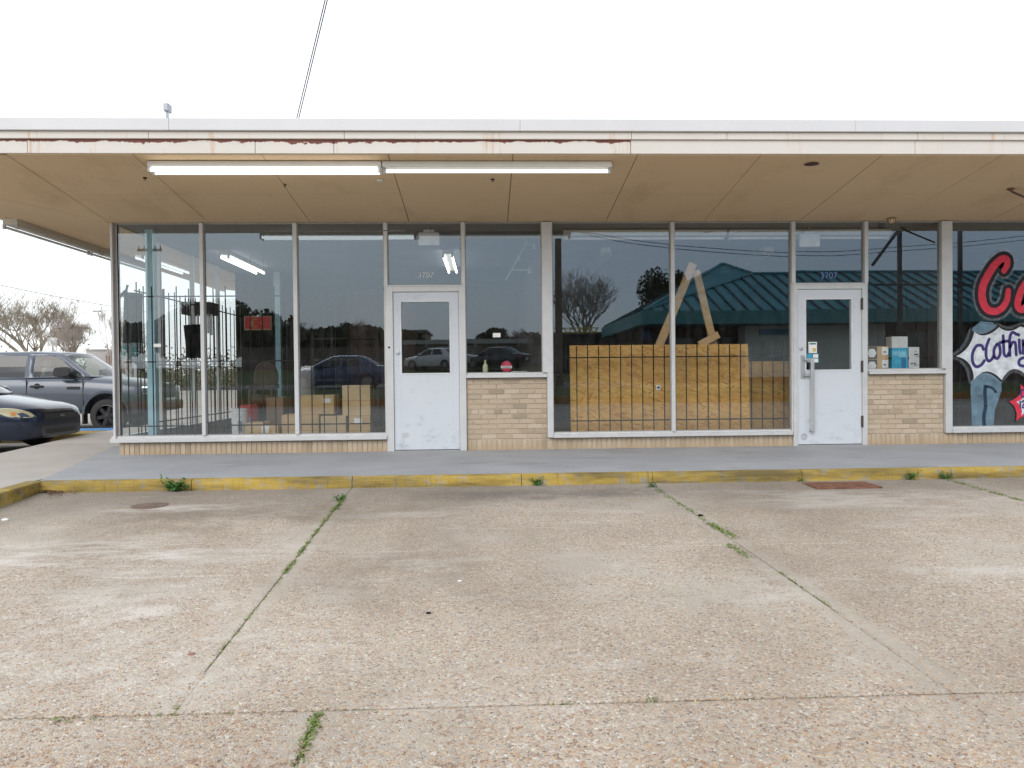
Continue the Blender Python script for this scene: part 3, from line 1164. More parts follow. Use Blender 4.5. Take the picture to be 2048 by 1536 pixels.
# running courses; the sixth from the top is a course of headers
for wi, (a, b) in enumerate(KW):
    zc = 0.265
    k = 0
    hgt = 0.0665
    while zc < 1.06:
        top = min(zc + hgt, 1.078)
        if k == 5:
            x = a - 0.045
            step = 0.104
        else:
            x = a - (0.0 if (k + wi) % 2 == 0 else 0.104)
            x -= 0.005
            step = 0.2035
        while x < b:
            brick(max(a + 0.002, x + 0.005), min(b - 0.002, x + step - 0.005), zc + 0.0045, top - 0.0045)
            x += step
        zc += hgt
        k += 1

# --- window frames
def vert(x0, x1, z0, z1, y0=-0.045, y1=0.05, name='mullion', mat=None):
    mb = MB().box(x0, x1, y0, y1, z0, z1)
    o = part(mb, name, mat or M_ALU, bevel=0.004)
    return o


def stop(x0, x1, z0, z1):
    """slim glazing channel behind the face of a mullion"""
    part(MB().box(x0, x1, -0.012, 0.03, z0, z1), 'glazing_stop', M_ALUD)


vert(XC, XC + 0.028, 0.29, ZT, -0.04, 0.05, 'corner_post')
part(MB().box(XC + 0.028, XC + 0.075, -0.005, 0.06, 0.365, ZT), 'corner_post', plain('corner_post_brown_grey', (0.27, 0.24, 0.22), 0.6))
vert(-3.714, -3.666, 0.366, ZT)
vert(-2.507, -2.453, 0.366, ZT)
vert(-1.322, -1.274, 2.318, ZT)
vert(-1.322, -1.305, 0.29, 2.318, -0.035, 0.05, 'jamb')
vert(-0.301, -0.253, 2.318, ZT)
vert(0.765, 0.903, 1.147, ZT, -0.05)
vert(0.823, 0.903, 0.279, 1.147, -0.05, 0.05, 'jamb')
vert(2.496, 2.546, 0.343, ZT)
vert(4.132, 4.152, 0.275, 2.315, -0.035, 0.05, 'jamb')
vert(4.134, 4.187, 2.315, ZT)
vert(5.134, 5.184, 2.315, ZT)
vert(6.196, 6.343, 1.147, ZT, -0.05)
vert(6.250, 6.343, 0.272, 1.147, -0.05, 0.05, 'jamb')
# sills
def sill(x0, x1, z0, z1, y0=-0.07):
    mb = MB()
    zm = z0 + (z1 - z0) * 0.62
    mb.prism([(0, 0)], 0, 0) if False else None
    pr = [(y0, z0), (y0, zm), (-0.02, zm + 0.006), (-0.02, z1), (0.055, z1), (0.055, z0)]
    i = len(mb.v)
    for x in (x0, x1):
        mb.v += [(x, y, z) for y, z in pr]
    m = len(pr)
    mb.f.append(tuple(range(i, i + m)))
    mb.f.append(tuple(range(i + 2 * m - 1, i + m - 1, -1)))
    for k in range(m):
        k2 = (k + 1) % m
        mb.f.append((i + k, i + m + k, i + m + k2, i + k2))
    return part(mb, 'sill', M_ALU, bevel=0.003)


sill(-4.89, -1.306, 0.286, 0.365)
sill(-0.252, 0.822, 1.084, 1.147)
sill(0.904, 4.131, 0.275, 0.343)
sill(5.184, 6.249, 1.080, 1.147)
sill(6.344, 9.9, 0.272, 0.350)
# glazing stops round the panes
PANES = [(-4.79, -3.714, 0.366), (-3.666, -2.507, 0.366), (-2.453, -1.322, 0.366), (-1.274, -0.301, 2.318), (-0.253, 0.765, 1.147),
         (0.903, 2.496, 0.343), (2.546, 4.132, 0.343), (4.187, 5.134, 2.315), (5.184, 6.196, 1.147), (6.343, 9.85, 0.35)]
panes = []
for i, (a, b, z) in enumerate(PANES):
    stop(a, a + 0.010, z, ZT)
    stop(b - 0.010, b, z, ZT)
    part(MB().box(a + 0.010, b - 0.010, -0.010, 0.03, ZT - 0.012, ZT), 'glazing_stop', M_ALUD)
    part(MB().box(a + 0.010, b - 0.010, -0.010, 0.03, z, z + 0.010), 'glazing_stop', M_ALUD)
    mb = MB()
    tl = random.Random(i).uniform(-0.004, 0.004)
    mb.quad((a + 0.004, 0.008 - tl, z + 0.002), (b - 0.004, 0.008 + tl, z + 0.002), (b - 0.004, 0.008 + tl * 1.3, ZT - 0.002), (a + 0.004, 0.008 - tl * 0.6, ZT - 0.002))
    panes.append(part(mb, 'window_pane', M_GLASS, fix=False))
# side glazing of the corner shop
for y0, y1 in ((0.06, 1.28), (1.33, 2.5), (2.55, 3.65), (3.70, 4.75)):
    mb = MB()
    mb.quad((-4.83, y0, 0.37), (-4.83, y1, 0.37), (-4.83, y1, ZT), (-4.83, y0, ZT))
    part(mb, 'window_pane', M_GLASS, fix=False)
    part(MB().box(-4.86, -4.80, y1, y1 + 0.05, 0.2, ZT), 'mullion', M_ALU)
part(MB().box(-4.865, -4.79, 0.05, 4.75, 0.29, 0.366), 'sill', M_ALU)
sidebase = MB().box(-4.82, -4.78, 0.1, 4.75, 0.02, 0.29)
part(sidebase, 'side_wall_base', M_BRK[1])
for i in range(40):
    pass
# damaged spot on the third mullion
part(MB().box(-1.321, -1.275, -0.0475, -0.044, 3.03, 3.04), 'mullion_gap', M_BLACK)

# --- doors
def make_door(x0, x1, z0, z1, fl, fr_, ft, gx0, gx1, gz0, gz1, hinge_right, handle):
    d = MB()
    y0, y1 = -0.018, 0.028
    d.box(x0, gx0, y0, y1, z0, z1)
    d.box(gx1, x1, y0, y1, z0, z1)
    d.box(gx0, gx1, y0, y1, z0, gz0)
    d.box(gx0, gx1, y0, y1, gz1, z1)
    d = part(d, 'door', M_DOOR)
    d['label'] = 'white metal door with long pull bar' if handle else 'white metal door without handle'
    mb = MB()
    w = 0.016
    for a, b, c, e in ((gx0 - w, gx0, gz0 - w, gz1 + w), (gx1, gx1 + w, gz0 - w, gz1 + w), (gx0, gx1, gz0 - w, gz0), (gx0, gx1, gz1, gz1 + w)):
        mb.box(a, b, -0.026, -0.016, c, e)
    mb.build('glazing_bead', plain('bead_white', (0.72, 0.73, 0.74), 0.4), d)
    mb = MB()
    mb.quad((gx0, 0.004, gz0), (gx1, 0.004, gz0), (gx1, 0.004, gz1), (gx0, 0.004, gz1))
    mb.build('door_glass', M_GLASS, d, fix=False)
    # rows of rivets on the stiles
    mb = MB()
    for xx in (gx0 - 0.012, gx1 + 0.045):
        z = z0 + 0.05
        while z < gz0 - 0.06:
            mb.lathe((xx, y0, z), (0, -1, 0), [(0.0045, 0), (0.0035, 0.002), (0, 0.0022)], 6)
            z += 0.042
    for xx in (gx0 - 0.05, gx1 + 0.04):
        for z in (gz0 + 0.1, gz1 - 0.1):
            mb.lathe((xx, y0, z), (0, -1, 0), [(0.008, 0), (0.007, 0.003), (0, 0.0035)], 8)
    mb.build('rivets', M_STEEL, d)
    MB().box(x0 + 0.002, x1 - 0.002, -0.016, 0.024, z0 - 0.0075, z0 - 0.0005).build('door_gap_shadow', M_BLACK, d)  # black strip standing in for the shadow line in the gap under the door
    # hinges
    for z in ((z1 - 0.2), (z0 + z1) / 2, z0 + 0.3) if hinge_right else ():
        mb = MB().tube([(x1 + 0.006, -0.035, z - 0.08), (x1 + 0.006, -0.035, z + 0.08)], 0.011, 8)
        mb.box(x1 - 0.012, x1 + 0.024, -0.030, -0.02, z - 0.075, z + 0.075)
        mb.build('hinge', plain('hinge_dark', (0.10, 0.085, 0.075), 0.5, 0.5), d)
    lx = x0 + 0.05 if handle else x0 + 0.055
    lz = at(1600, 698)[1] if handle else at(794, 706)[1]
    mb = MB().lathe((lx, y0, lz), (0, -1, 0), [(0.026, 0), (0.026, 0.006), (0.018, 0.01), (0.012, 0.011), (0.0, 0.0105)], 16)
    mb.build('lock', M_STEEL, d, smooth=True)
    if handle:
        hx = at(1620, 760)[0]
        za, zb = at(1620, 719)[1], at(1620, 862)[1]
        zc = at(1620, 750)[1]
        mb = MB()
        mb.box(hx - 0.024, hx + 0.024, -0.085, -0.065, zb, za + 0.012)
        h = mb.build('pull_handle', plain('handle_grey', (0.52, 0.53, 0.53), 0.4, 0.5), d, bevel=0.006)
        for z in (za, zc):
            mb = MB().box(hx - 0.10, hx + 0.02, -0.066, -0.042, z - 0.015, z + 0.015)
            mb.box(hx - 0.10, hx - 0.07, -0.0425, y0, z - 0.0149, z + 0.0149)
            mb.build('handle_bracket', M_STEEL, d)
        MB().box(hx - 0.02, hx + 0.02, -0.066, y0, zb, zb + 0.025).build('handle_bracket', M_STEEL, d, bevel=0.003)
        mb = MB().box(at(1600, 735)[0], at(1606.5, 735)[0] + 0.02, y0 - 0.006, y0 + 0.001, at(1600, 758)[1], at(1600, 711)[1])
        mb.build('handle_plate', M_STEEL, d, bevel=0.002)
        sx, szz = at(1607, 873)
        mb = MB().lathe((sx, y0, szz), (0, -1, 0), [(0.05, 0), (0.046, 0.0012), (0, 0.0015)], 18)
        mb.build('worn_patch', plain('worn_patch_grey', (0.46, 0.48, 0.5), 0.5, var=0.25, scale=40), d)
    else:
        ax_, az_ = at(811, 869)
        mb = MB()
        mb.box(ax_ - 0.042, ax_ + 0.042, y0 - 0.003, y0 + 0.001, az_ - 0.026, az_ + 0.026)
        mb.lathe((ax_, y0 - 0.003, az_), (0, -1, 0), [(0.012, 0), (0.012, 0.004), (0, 0.004)], 10)
        mb.build('bolt_plate', plain('bolt_plate_grey', (0.55, 0.57, 0.58), 0.5), d, bevel=0.002)
    # frame
    part(MB().box(fl, x0 - 0.004, -0.042, 0.05, 0.121, ft), 'door_frame', M_ALU, bevel=0.004)
    part(MB().box(x1 + 0.004, fr_, -0.042, 0.05, 0.121, ft), 'door_frame', M_ALU, bevel=0.004)
    part(MB().box(x0 - 0.004, x1 + 0.004, -0.0415, 0.05, z1 + 0.004, ft), 'door_frame', M_ALU, bevel=0.004)
    part(MB().box(x0 - 0.004, x1 + 0.004, -0.035, 0.06, 0.1205, 0.132), 'threshold', M_ALUD)
    part(MB().box(fl - 0.004, fr_ + 0.004, -0.048, 0.05, ft, ft + 0.018), 'door_frame', M_ALU, bevel=0.003)
    return d


door1 = make_door(-1.207, -0.347, 0.140, 2.227, -1.305, -0.253, 2.300, -1.103, -0.468, 1.156, 2.098, False, False)
door2 = make_door(4.217, 5.099, 0.140, 2.232, 4.153, 5.171, 2.297, 4.335, 4.957, 1.149, 2.097, True, True)
kx_, kz_ = at(779, 695)
part(MB().lathe((kx_, -0.0425, kz_), (0, -1, 0), [(0.014, 0), (0.014, 0.002), (0, 0.002)], 10), 'keyhole', M_BLACK)
# stickers on the second door's glass
M_STKB = plain('sticker_blue', (0.06, 0.36, 0.62), 0.5)
M_STKT = plain('sticker_teal', (0.04, 0.2, 0.22), 0.5)
M_STKY = plain('sticker_yellow', (0.6, 0.5, 0.15), 0.5)


def decal(px0, py0, px1, py1, mat, parent, name, y=-0.001, Yp=0.0):
    x0, z1 = at(px0, py0, Yp)
    x1, z0 = at(px1, py1, Yp)
    return MB().box(x0, x1, y, y + 0.0012, z0, z1).build(name, mat, parent)


s_ = decal(1617, 684, 1634, 706, M_PAPER, door2, 'sticker', 0.0)
decal(1619, 686, 1632, 689, M_STKT, door2, 'sticker_print', -0.0015)
decal(1625, 696, 1632, 703, M_STKY, door2, 'sticker_print', -0.0015)
decal(1613, 707, 1638, 726, M_STKT, door2, 'sticker', 0.0)
for a, b, c, d_, m in ((1614.5, 708.5, 1624, 715.5, M_STKB), (1626, 708.5, 1636, 715.5, M_PAPER), (1614.5, 717.5, 1624, 724.5, M_PAPER), (1626, 717.5, 1636, 724.5, M_PAPER)):
    decal(a, b, c, d_, m, door2, 'sticker_print', -0.0015)
decal(985.5, 666, 1001, 674.5, M_PAPER, panes[4], 'sticker', 0.001)
decal(307, 687.5, 322, 694, M_PAPER, panes[0], 'sticker', 0.001)

# house numbers on the transom glass
M_NUMW = alpha_mat('number_white_paint', (0.85, 0.85, 0.85), 0.75)
M_NUMB = alpha_mat('number_blue_paint', (0.22, 0.32, 0.6), 0.75)
x, z = at(851, 551)
text_mesh('3707', 0.105, M_NUMW, (x, -0.001, z), panes[3], 'house_number', 0.0006, 0.1)
x, z = at(1657.5, 551.5)
text_mesh('3707', 0.12, M_NUMB, (x, -0.001, z), panes[7], 'house_number', 0.0006, 0.0)

# --- painted lettering on the clothing shop's window
PW = panes[9]


def zp(zx, zy):
    """point of the painted window, read from the photo"""
    return at(1880 + zx / 3.6555, 480 + zy / 3.6555)


M_PRED = plain('window_paint_red', (0.66, 0.045, 0.075), 0.6, 0, 0.3, 0.2, 14)
M_PBLK = plain('window_paint_black', (0.018, 0.015, 0.02), 0.6, 0, 0.3, 0.2, 14)
M_PWHT = plain('window_paint_white', (0.62, 0.66, 0.68), 0.6, 0, 0.3, 0.28, 10)
M_PNAV = plain('window_paint_navy', (0.05, 0.035, 0.16), 0.6, 0, 0.3, 0.2, 14)
M_PJEAN = alpha_mat('window_paint_jeans', (0.30, 0.47, 0.60), 0.28, 6)
M_PHALO = alpha_mat('window_paint_halo', (0.6, 0.66, 0.7), 0.06, 25)
M_PJEAND = alpha_mat('window_paint_jeans_shade', (0.03, 0.05, 0.09), 0.7, 12)

# jeans
jl = [(240, 640), (225, 1100), (232, 1250), (232, 1358), (395, 1358), (400, 1250), (452, 1100), (440, 640), (380, 600), (300, 595)]
mb = MB().prism([zp(*p) for p in jl], 0.0035, 0.0045)
mb.build('painted_jeans', M_PJEAN, PW)
mb = MB()
ribbon(mb, [zp(*p) for p in catmull([(332, 1070), (330, 1130), (335, 1210), (322, 1290), (325, 1358)], 4)], 0.05, 0.003, 0.0036)
ribbon(mb, [zp(*p) for p in catmull([(345, 1072), (380, 1080), (410, 1110)], 4)], 0.035, 0.003, 0.0036)
mb.build('painted_shading', M_PJEAND, PW)

C_out = [(470, 250), (500, 225), (512, 175), (500, 145), (455, 150), (400, 200), (350, 270), (318, 350), (318, 440), (345, 505), (400, 530),
         (460, 510), (505, 455), (520, 395), (500, 360)]
c_pts = [zp(*p) for p in catmull([(468, 225), (492, 180), (486, 140), (450, 140), (395, 190), (345, 270), (312, 350), (312, 440), (345, 505), (400, 522), (452, 500),
                                   (490, 440), (500, 370)], 6)]
ws = [0.10 + 0.03 * sin(pi * i / (len(c_pts) - 1)) for i in range(len(c_pts))]
for m, k, y in ((M_PHALO, 0.19, 0.0030), (M_PHALO, 0.14, 0.0026), (M_PBLK, 0.075, 0.0022), (M_PRED, -0.025, 0.0016)):
    mb = MB()
    ribbon(mb, c_pts, [w + k * (0.75 if m is M_PHALO else 1) for w in ws], y, y)
    mb.build('painted_letter', m, PW)
a_pts = [zp(*p) for p in catmull([(700, 330), (650, 300), (600, 360), (570, 450), (580, 500), (620, 500), (670, 420), (700, 330), (690, 440), (705, 500), (740, 490)], 6)]
for m, w, y in ((M_PHALO, 0.26, 0.0030), (M_PBLK, 0.185, 0.0021), (M_PRED, 0.095, 0.0015)):
    mb = MB()
    ribbon(mb, a_pts, w, y, y)
    mb.build('painted_letter', m, PW)
# white burst
def arcs(tips, dips):
    out = []
    n = len(tips)
    for i in range(n):
        a, b, c = tips[i], dips[i], tips[(i + 1) % n]
        for k in range(8):
            t = k / 8
            out.append(tuple((1 - t) ** 2 * p + 2 * t * (1 - t) * q + t * t * r for p, q, r in zip(a, b, c)))
    return out


tips = [(105, 850), (242, 665), (430, 630), (590, 625), (800, 600), (900, 760), (1000, 860), (880, 960), (860, 1080), (640, 1000), (450, 1030), (238, 1030)]
dips = [(215, 800), (320, 735), (500, 690), (690, 660), (820, 720), (900, 820), (900, 900), (850, 1000), (700, 930), (530, 880), (330, 900), (240, 880)]
bp = [zp(*p) for p in arcs(tips, dips)]
cxb, czb = zp(520, 840)
grow = lambda k: [(cxb + (x - cxb) * k, czb + (z - czb) * k) for x, z in bp]
mb = MB().prism(grow(1.04), 0.0028, 0.0032)
mb.build('painted_burst', M_PBLK, PW)
mb = MB().prism(grow(0.965), 0.0020, 0.0024)
mb.build('painted_burst', M_PWHT, PW)
mb = MB()
mb.f = []
ribbon(mb, grow(1.06), 0.06, 0.0036, 0.0036, closed=True)
mb.build('painted_halo', M_PHALO, PW)
strokes = [
    [(318, 800), (305, 772), (268, 775), (240, 825), (238, 885), (262, 925), (300, 915), (325, 882)],
    [(360, 725), (340, 780), (338, 850), (355, 885), (380, 870), (395, 845)],
    [(418, 760), (396, 800), (398, 850), (420, 866), (440, 830), (436, 775), (418, 760)],
    [(462, 700), (466, 780), (470, 835), (490, 850), (505, 825)],
    [(436, 752), (470, 742), (505, 738)],
    [(560, 690), (530, 675), (512, 710), (510, 780), (512, 845)],
    [(512, 790), (530, 750), (550, 752), (556, 800), (558, 840)],
    [(580, 730), (582, 790), (588, 828)],
    [(572, 690), (576, 696)],
    [(606, 735), (608, 790), (610, 830)], [(608, 775), (630, 735), (655, 750), (658, 830)],
    [(735, 745), (705, 730), (690, 780), (705, 820), (735, 790), (738, 740), (735, 860), (700, 910), (670, 890)],
    [(660, 870), (615, 860), (580, 880), (585, 915), (640, 925)],
]
mb = MB()
for st in strokes:
    ribbon(mb, [zp(*p) for p in catmull(st, 5)], 0.042, 0.0012, 0.0012)
mb.build('painted_lettering', M_PNAV, PW)
# red burst with hours
t2 = [(492, 1180), (580, 1120), (580, 1045), (660, 1090), (800, 1060), (900, 1200), (800, 1300), (640, 1290), (545, 1335), (550, 1260)]
d2 = [(550, 1160), (590, 1085), (610, 1070), (720, 1090), (840, 1120), (840, 1250), (720, 1270), (600, 1290), (560, 1290), (540, 1210)]
bp = [zp(*p) for p in arcs(t2, d2)]
cxb, czb = zp(680, 1190)
mb = MB().prism(grow(1.0), 0.0028, 0.0032)
mb.build('painted_burst', M_PBLK, PW)
mb = MB().prism(grow(0.93), 0.0020, 0.0024)
mb.build('painted_burst', M_PRED, PW)
mb = MB().prism(grow(0.64), 0.0014, 0.0017)
mb.build('painted_burst', M_PWHT, PW)
mb = MB()
for st in ([(625, 1100), (600, 1095), (592, 1125), (605, 1148), (630, 1140)], [(586, 1180), (588, 1225)], [(600, 1185), (612, 1175), (618, 1190), (602, 1225), (622, 1224)]):
    ribbon(mb, [zp(*p) for p in catmull(st, 4)], 0.022, 0.0008, 0.0008)
mb.build('painted_lettering', M_PNAV, PW)

# interior column and details of the building
part(MB().box(-4.62, -4.51, 0.42, 0.53, FZ, 3.16), 'column', M_BLUECOL, bevel=0.004)
part(MB().box(-4.05, -3.93, 4.45, 4.57, FZ, 3.16), 'column', M_BLUECOL, bevel=0.004)

# ================================================================== FIXTURES ON THE CANOPY
def strip_light(name, label, a, b, mat, drop=0.0, group=None, w=0.11, h=0.075, tilt=None, tubes=1):
    """fluorescent batten between two points, the tube hanging under its housing"""
    a, b = Vector(a), Vector(b)
    d = (b - a).normalized()
    side = d.cross(Vector((0, 0, 1))).normalized()
    mid = (a + b) / 2
    t = thing(name, label, 'light fixture', tuple(mid), group)
    mb = MB()
    mb.obox(mid + Vector((0, 0, -h / 2)), d * (b - a).length / 2, side * w / 2, (0, 0, h / 2))
    mb.build('housing', M_FIX, t, bevel=0.006)
    for e, s in ((a, 1), (b, -1)):
        for k in range(tubes):
            mb = MB()
            off = side * (0 if tubes == 1 else (k - 0.5) * w * 0.9)
            mb.obox(e + off + d * s * 0.02 + Vector((0, 0, -h - 0.025)), d * 0.014, side * 0.018, (0, 0, 0.035))
            mb.build('lampholder', plain('lampholder_grey', (0.45, 0.45, 0.43), 0.5), t, bevel=0.004)
    for k in range(tubes):
        off = side * (0 if tubes == 1 else (k - 0.5) * w * 0.9) + Vector((0, 0, -h - 0.03))
        mb = MB().tube([a + off + d * 0.035, b + off - d * 0.035], 0.019, 10)
        mb.build('tube', mat, t, smooth=True)
    return t


# two battens end to end under the front soffit
YF = -1.85
zf = sz(YF)
xa, xm, xb_ = at(300, 338, YF)[0], at(765, 338, YF)[0], at(1222, 338, YF)[0]
strip_light('fluorescent_light', 'fluorescent batten with brightly lit tube under the soffit', (xa, YF, zf), (xm - 0.005, YF, zf), M_TUBE, group='battens under the front soffit', w=0.13, h=0.06, tubes=2)
strip_light('fluorescent_light', 'fluorescent batten with dim tube beside the bright one', (xm + 0.005, YF, zf), (xb_, YF, zf), M_TUBED, group='battens under the front soffit', w=0.13, h=0.06)
# unlit battens under the left soffit edge
M_TUBEOFF = plain('tube_off', (0.78, 0.78, 0.76), 0.3)
for y0, y1, lb in ((0.75, 2.95, 'unlit rusty batten at the near end of the side soffit'), (3.0, 5.2, 'unlit batten farther back along the side soffit')):
    zz = sz(0, -6.62)
    strip_light('fluorescent_light', lb, (-6.62, y0, zz), (-6.62, y1, zz), M_TUBEOFF, group='battens under the side soffit', w=0.2, h=0.09, tubes=2)
# dome lamp above the last window
x, z = at(1783, 443, -0.12)
t = thing('dome_lamp', 'small caged dome lamp above the narrow window', 'lamp', (x, -0.12, 3.17))
mb = MB().lathe((x, -0.12, 3.17), (0, 0, -1), [(0.055, 0), (0.055, 0.012), (0.048, 0.02), (0.045, 0.02)], 16)
mb.build('base', plain('lamp_base_bronze', (0.3, 0.2, 0.12), 0.5, 0.4), t, smooth=True)
mb = MB().lathe((x, -0.12, 3.15), (0, 0, -1), [(0.044, 0), (0.04, 0.03), (0.026, 0.052), (0.0, 0.06)], 16)
mb.build('lens', plain('lens_cream', (0.65, 0.55, 0.36), 0.3), t, smooth=True)
mb = MB()
for k in range(4):
    an = k * pi / 4
    mb.tube([(x + cos(an) * 0.047 * cos(q) , -0.12 + sin(an) * 0.047 * cos(q), 3.15 - 0.064 * sin(q)) for q in [pi * j / 10 for j in range(11)]], 0.003, 5)
mb.build('cage', M_RUST, t)


def soffit_hole(px, py, r, label, name='soffit_hole'):
    Y = -1.0
    for _ in range(30):
        X, Z = at(px, py, Y)
        Y -= (Z - sz(Y)) * 1.5
    mb = MB().lathe((X, Y, sz(Y) + 0.004), (0, SL, -1), [(r, 0), (r, 0.006), (r * 0.8, 0.012), (r * 0.3, 0.018), (0, 0.02)], 14)
    return X, Y, mb


X, Y, mb = soffit_hole(1622, 329, 0.082, '')
tag(mb.build('soffit_plug', plain('hole_dark_brown', (0.07, 0.035, 0.03), 0.6)), 'dark round cap on the soffit right of the lights', 'plug')
for px, py, lb in ((290, 355, 'dark wire stub on the soffit below the bright tube end'), (985, 358, 'dark wire stub on the soffit below the dim tube'), (570, 368, 'tiny dark wire stub on the soffit below the bright tube')):
    X, Y, _ = soffit_hole(px, py, 0.02, '')
    mb = MB()
    mb.lathe((X, Y, sz(Y)), (0, SL, -1), [(0.022 if px != 570 else 0.012, 0), (0.02 if px != 570 else 0.01, 0.012), (0, 0.014)], 10)
    mb.tube([(X, Y, sz(Y) - 0.01), (X + 0.012, Y - 0.01, sz(Y) - 0.03), (X - 0.01, Y - 0.02, sz(Y) - 0.035)], 0.004, 5)
    tag(mb.build('wire_stub', M_BLACK), lb, 'wire stub', 'wire stubs on the soffit')
X, Y, _ = soffit_hole(760, 359, 0.02, '')
tag(MB().box(X - 0.035, X + 0.035, Y - 0.03, Y + 0.03, sz(Y) - 0.03, sz(Y)).build('junction_box', M_FIX, bevel=0.004), 'small white junction box on the soffit under the batten joint', 'junction box')
# bracket arm at the right edge
X, Y, _ = soffit_hole(2021, 377, 0.02, '')
t = thing('sign_bracket', 'dark bracket arm hanging from the soffit at the frame edge', 'bracket', (X, Y, sz(Y)))
MB().lathe((X, Y, sz(Y)), (0, SL, -1), [(0.04, 0), (0.04, 0.012), (0.012, 0.03)], 12).build('flange', M_RUST, t)
X2, Z2 = at(2052, 393, Y)
MB().tube([(X, Y, sz(Y) - 0.01), (X + 0.02, Y, sz(Y) - 0.04), (X2 + 0.3, Y, Z2 - 0.14)], 0.014, 8).build('arm', plain('bracket_brown', (0.12, 0.075, 0.06), 0.6), t, smooth=True)

# floodlight on the roof and the service drop cables
x, z = at(334.5, 230, 4.0)
t = thing('roof_floodlight', 'small grey floodlight on a short mast above the roof', 'floodlight', (x, 4.0, 3.74))
MB().tube([(x, 4.0, 3.74), (x, 4.0, at(334, 224, 4.0)[1])], 0.03, 8).build('mast', M_STEEL, t)
x0, z1 = at(329, 208, 4.0)
x1, z0 = at(340, 224, 4.0)
MB().box(x0, x1, 3.93, 4.10, z0, z1).build('lamp_head', plain('lamp_head_grey', (0.4, 0.41, 0.43), 0.5, 0.3), t, bevel=0.02)
for k, (pa, pb) in enumerate((((659.5, -20), (595.5, 245)), ((655, -20), (591.5, 245)))):
    P0 = Vector(at(pb[0], pb[1], 1.5)[:1] + (1.5,) + at(pb[0], pb[1], 1.5)[1:])
    P1 = Vector(at(pa[0], pa[1], -1.0)[:1] + (-1.0,) + at(pa[0], pa[1], -1.0)[1:])
    d = P1 - P0
    mb = MB().tube([P0 - d * 0.1, P0, P1, P1 + d * 1.5], 0.007, 6)
    tag(mb.build('service_cable', M_CABLE), ['left strand of the twin service cable rising above the roof', 'right strand of the twin service cable rising above the roof'][1 - k], 'cable', 'service cables')

# ================================================================== INSIDE THE SHOPS
def grille(label, x_list, Y, ztip, rails, zb, along_y=None, group='security grilles behind the glass'):
    """iron bars on rails; along_y = fixed x for a grille that runs back into the shop"""
    P = (lambda u: (along_y, u)) if along_y is not None else (lambda u: (u, Y))
    p0 = P(x_list[0])
    t = thing('security_grille', label, 'security grille', (p0[0], p0[1], FZ), group)
    for i, u in enumerate(x_list):
        px, py = P(u)
        h = ztip - (0.0 if i % 2 == 0 else 0.03)
        MB().obox((px, py, (zb + h) / 2), (0.0062, 0, 0), (0, 0.0062, 0), (0, 0, (h - zb) / 2)).build('bar', M_BLACK, t)
    a, b = P(x_list[0]), P(x_list[-1])
    for z in rails:
        mid = Vector(((a[0] + b[0]) / 2, (a[1] + b[1]) / 2, z))
        hl = ((b[0] - a[0]) / 2 + (0 if along_y is not None else 0.05), (b[1] - a[1]) / 2 + (0.05 if along_y is not None else 0), 0)
        o_ = (0, 0.009, 0) if along_y is None else (0.009, 0, 0)
        MB().obox(mid, hl, o_, (0, 0, 0.008)).build('rail', M_BLACK, t)
    return t


YG = 0.16
bars = []
x = at(256, 700, YG)[0]
while x < -1.34:
    bars.append(x)
    x += 0.161
zt = at(500, 572, YG)[1]
grille('long black iron grille behind the three corner shop windows', bars, YG, zt, (at(500, 592, YG)[1], at(500, 722, YG)[1], at(500, 850, YG)[1]), FZ)
grille('black iron grille running back along the side windows', [0.28 + 0.2 * i for i in range(22)], 0, 2.42, (2.30, 1.32, 0.5), FZ, along_y=-4.68)
bars = []
x = at(1131, 700, YG)[0]
while x < 4.12:
    bars.append(x)
    x += 0.1505
grille('black iron grille in front of the chipboard sheets', bars, YG, at(1300, 688, YG)[1] + 0.01, (at(1300, 714, YG)[1], at(1300, 840, YG)[1]), FZ)
bars = []
x = 5.23
while x < 6.2:
    bars.append(x)
    x += 0.148
grille('black iron grille in the narrow window beside the handled door', bars, YG, 2.25, (at(1800, 716, YG)[1], 2.1), 1.0)
bars = []
x = 6.42
while x < 9.5:
    bars.append(x)
    x += 0.16
grille('black iron grille behind the painted clothing window', bars, YG, 2.3, (0.62, 1.35, 2.15), FZ)


def cbox(label, px0, py0, px1, py1, Y, dep, mat, zfloor=None, flaps=False, lab=None, group='cardboard boxes in the corner shop', name='cardboard_box'):
    x0, z1 = at(px0, py0, Y)
    x1, z0 = at(px1, py1, Y)
    if zfloor is not None:
        z0 = zfloor
    t = thing(name, label, 'box', ((x0 + x1) / 2, Y + dep / 2, z0), group)
    MB().box(x0, x1, Y, Y + dep, z0, z1).build('carton', mat, t, bevel=0.006)
    mb = MB().box((x0 + x1) / 2 - 0.001, (x0 + x1) / 2 + 0.001, Y - 0.0008, Y, z0, z1 - 0.01)
    MB().box(x0 + 0.003, x1 - 0.003, Y + dep * 0.44, Y + dep * 0.56, z1 - 0.001, z1 + 0.0015).build('tape', plain('parcel_tape', (0.62, 0.5, 0.3), 0.3), t)
    MB().box(x0 + 0.003, x1 - 0.003, Y - 0.0012, Y + 0.001, z0 + (z1 - z0) * 0.5 - 0.002, z0 + (z1 - z0) * 0.5 + 0.002).build('crease', plain('carton_crease', (0.3, 0.18, 0.08), 0.9), t)
    if lab:
        a, zt_ = at(lab[0], lab[1], Y)
        b, zb_ = at(lab[2], lab[3], Y)
        MB().box(a, b, Y - 0.0025, Y, zb_, zt_).build('paper_label', M_PAPER, t)
    return t, (x0, x1, z0, z1)


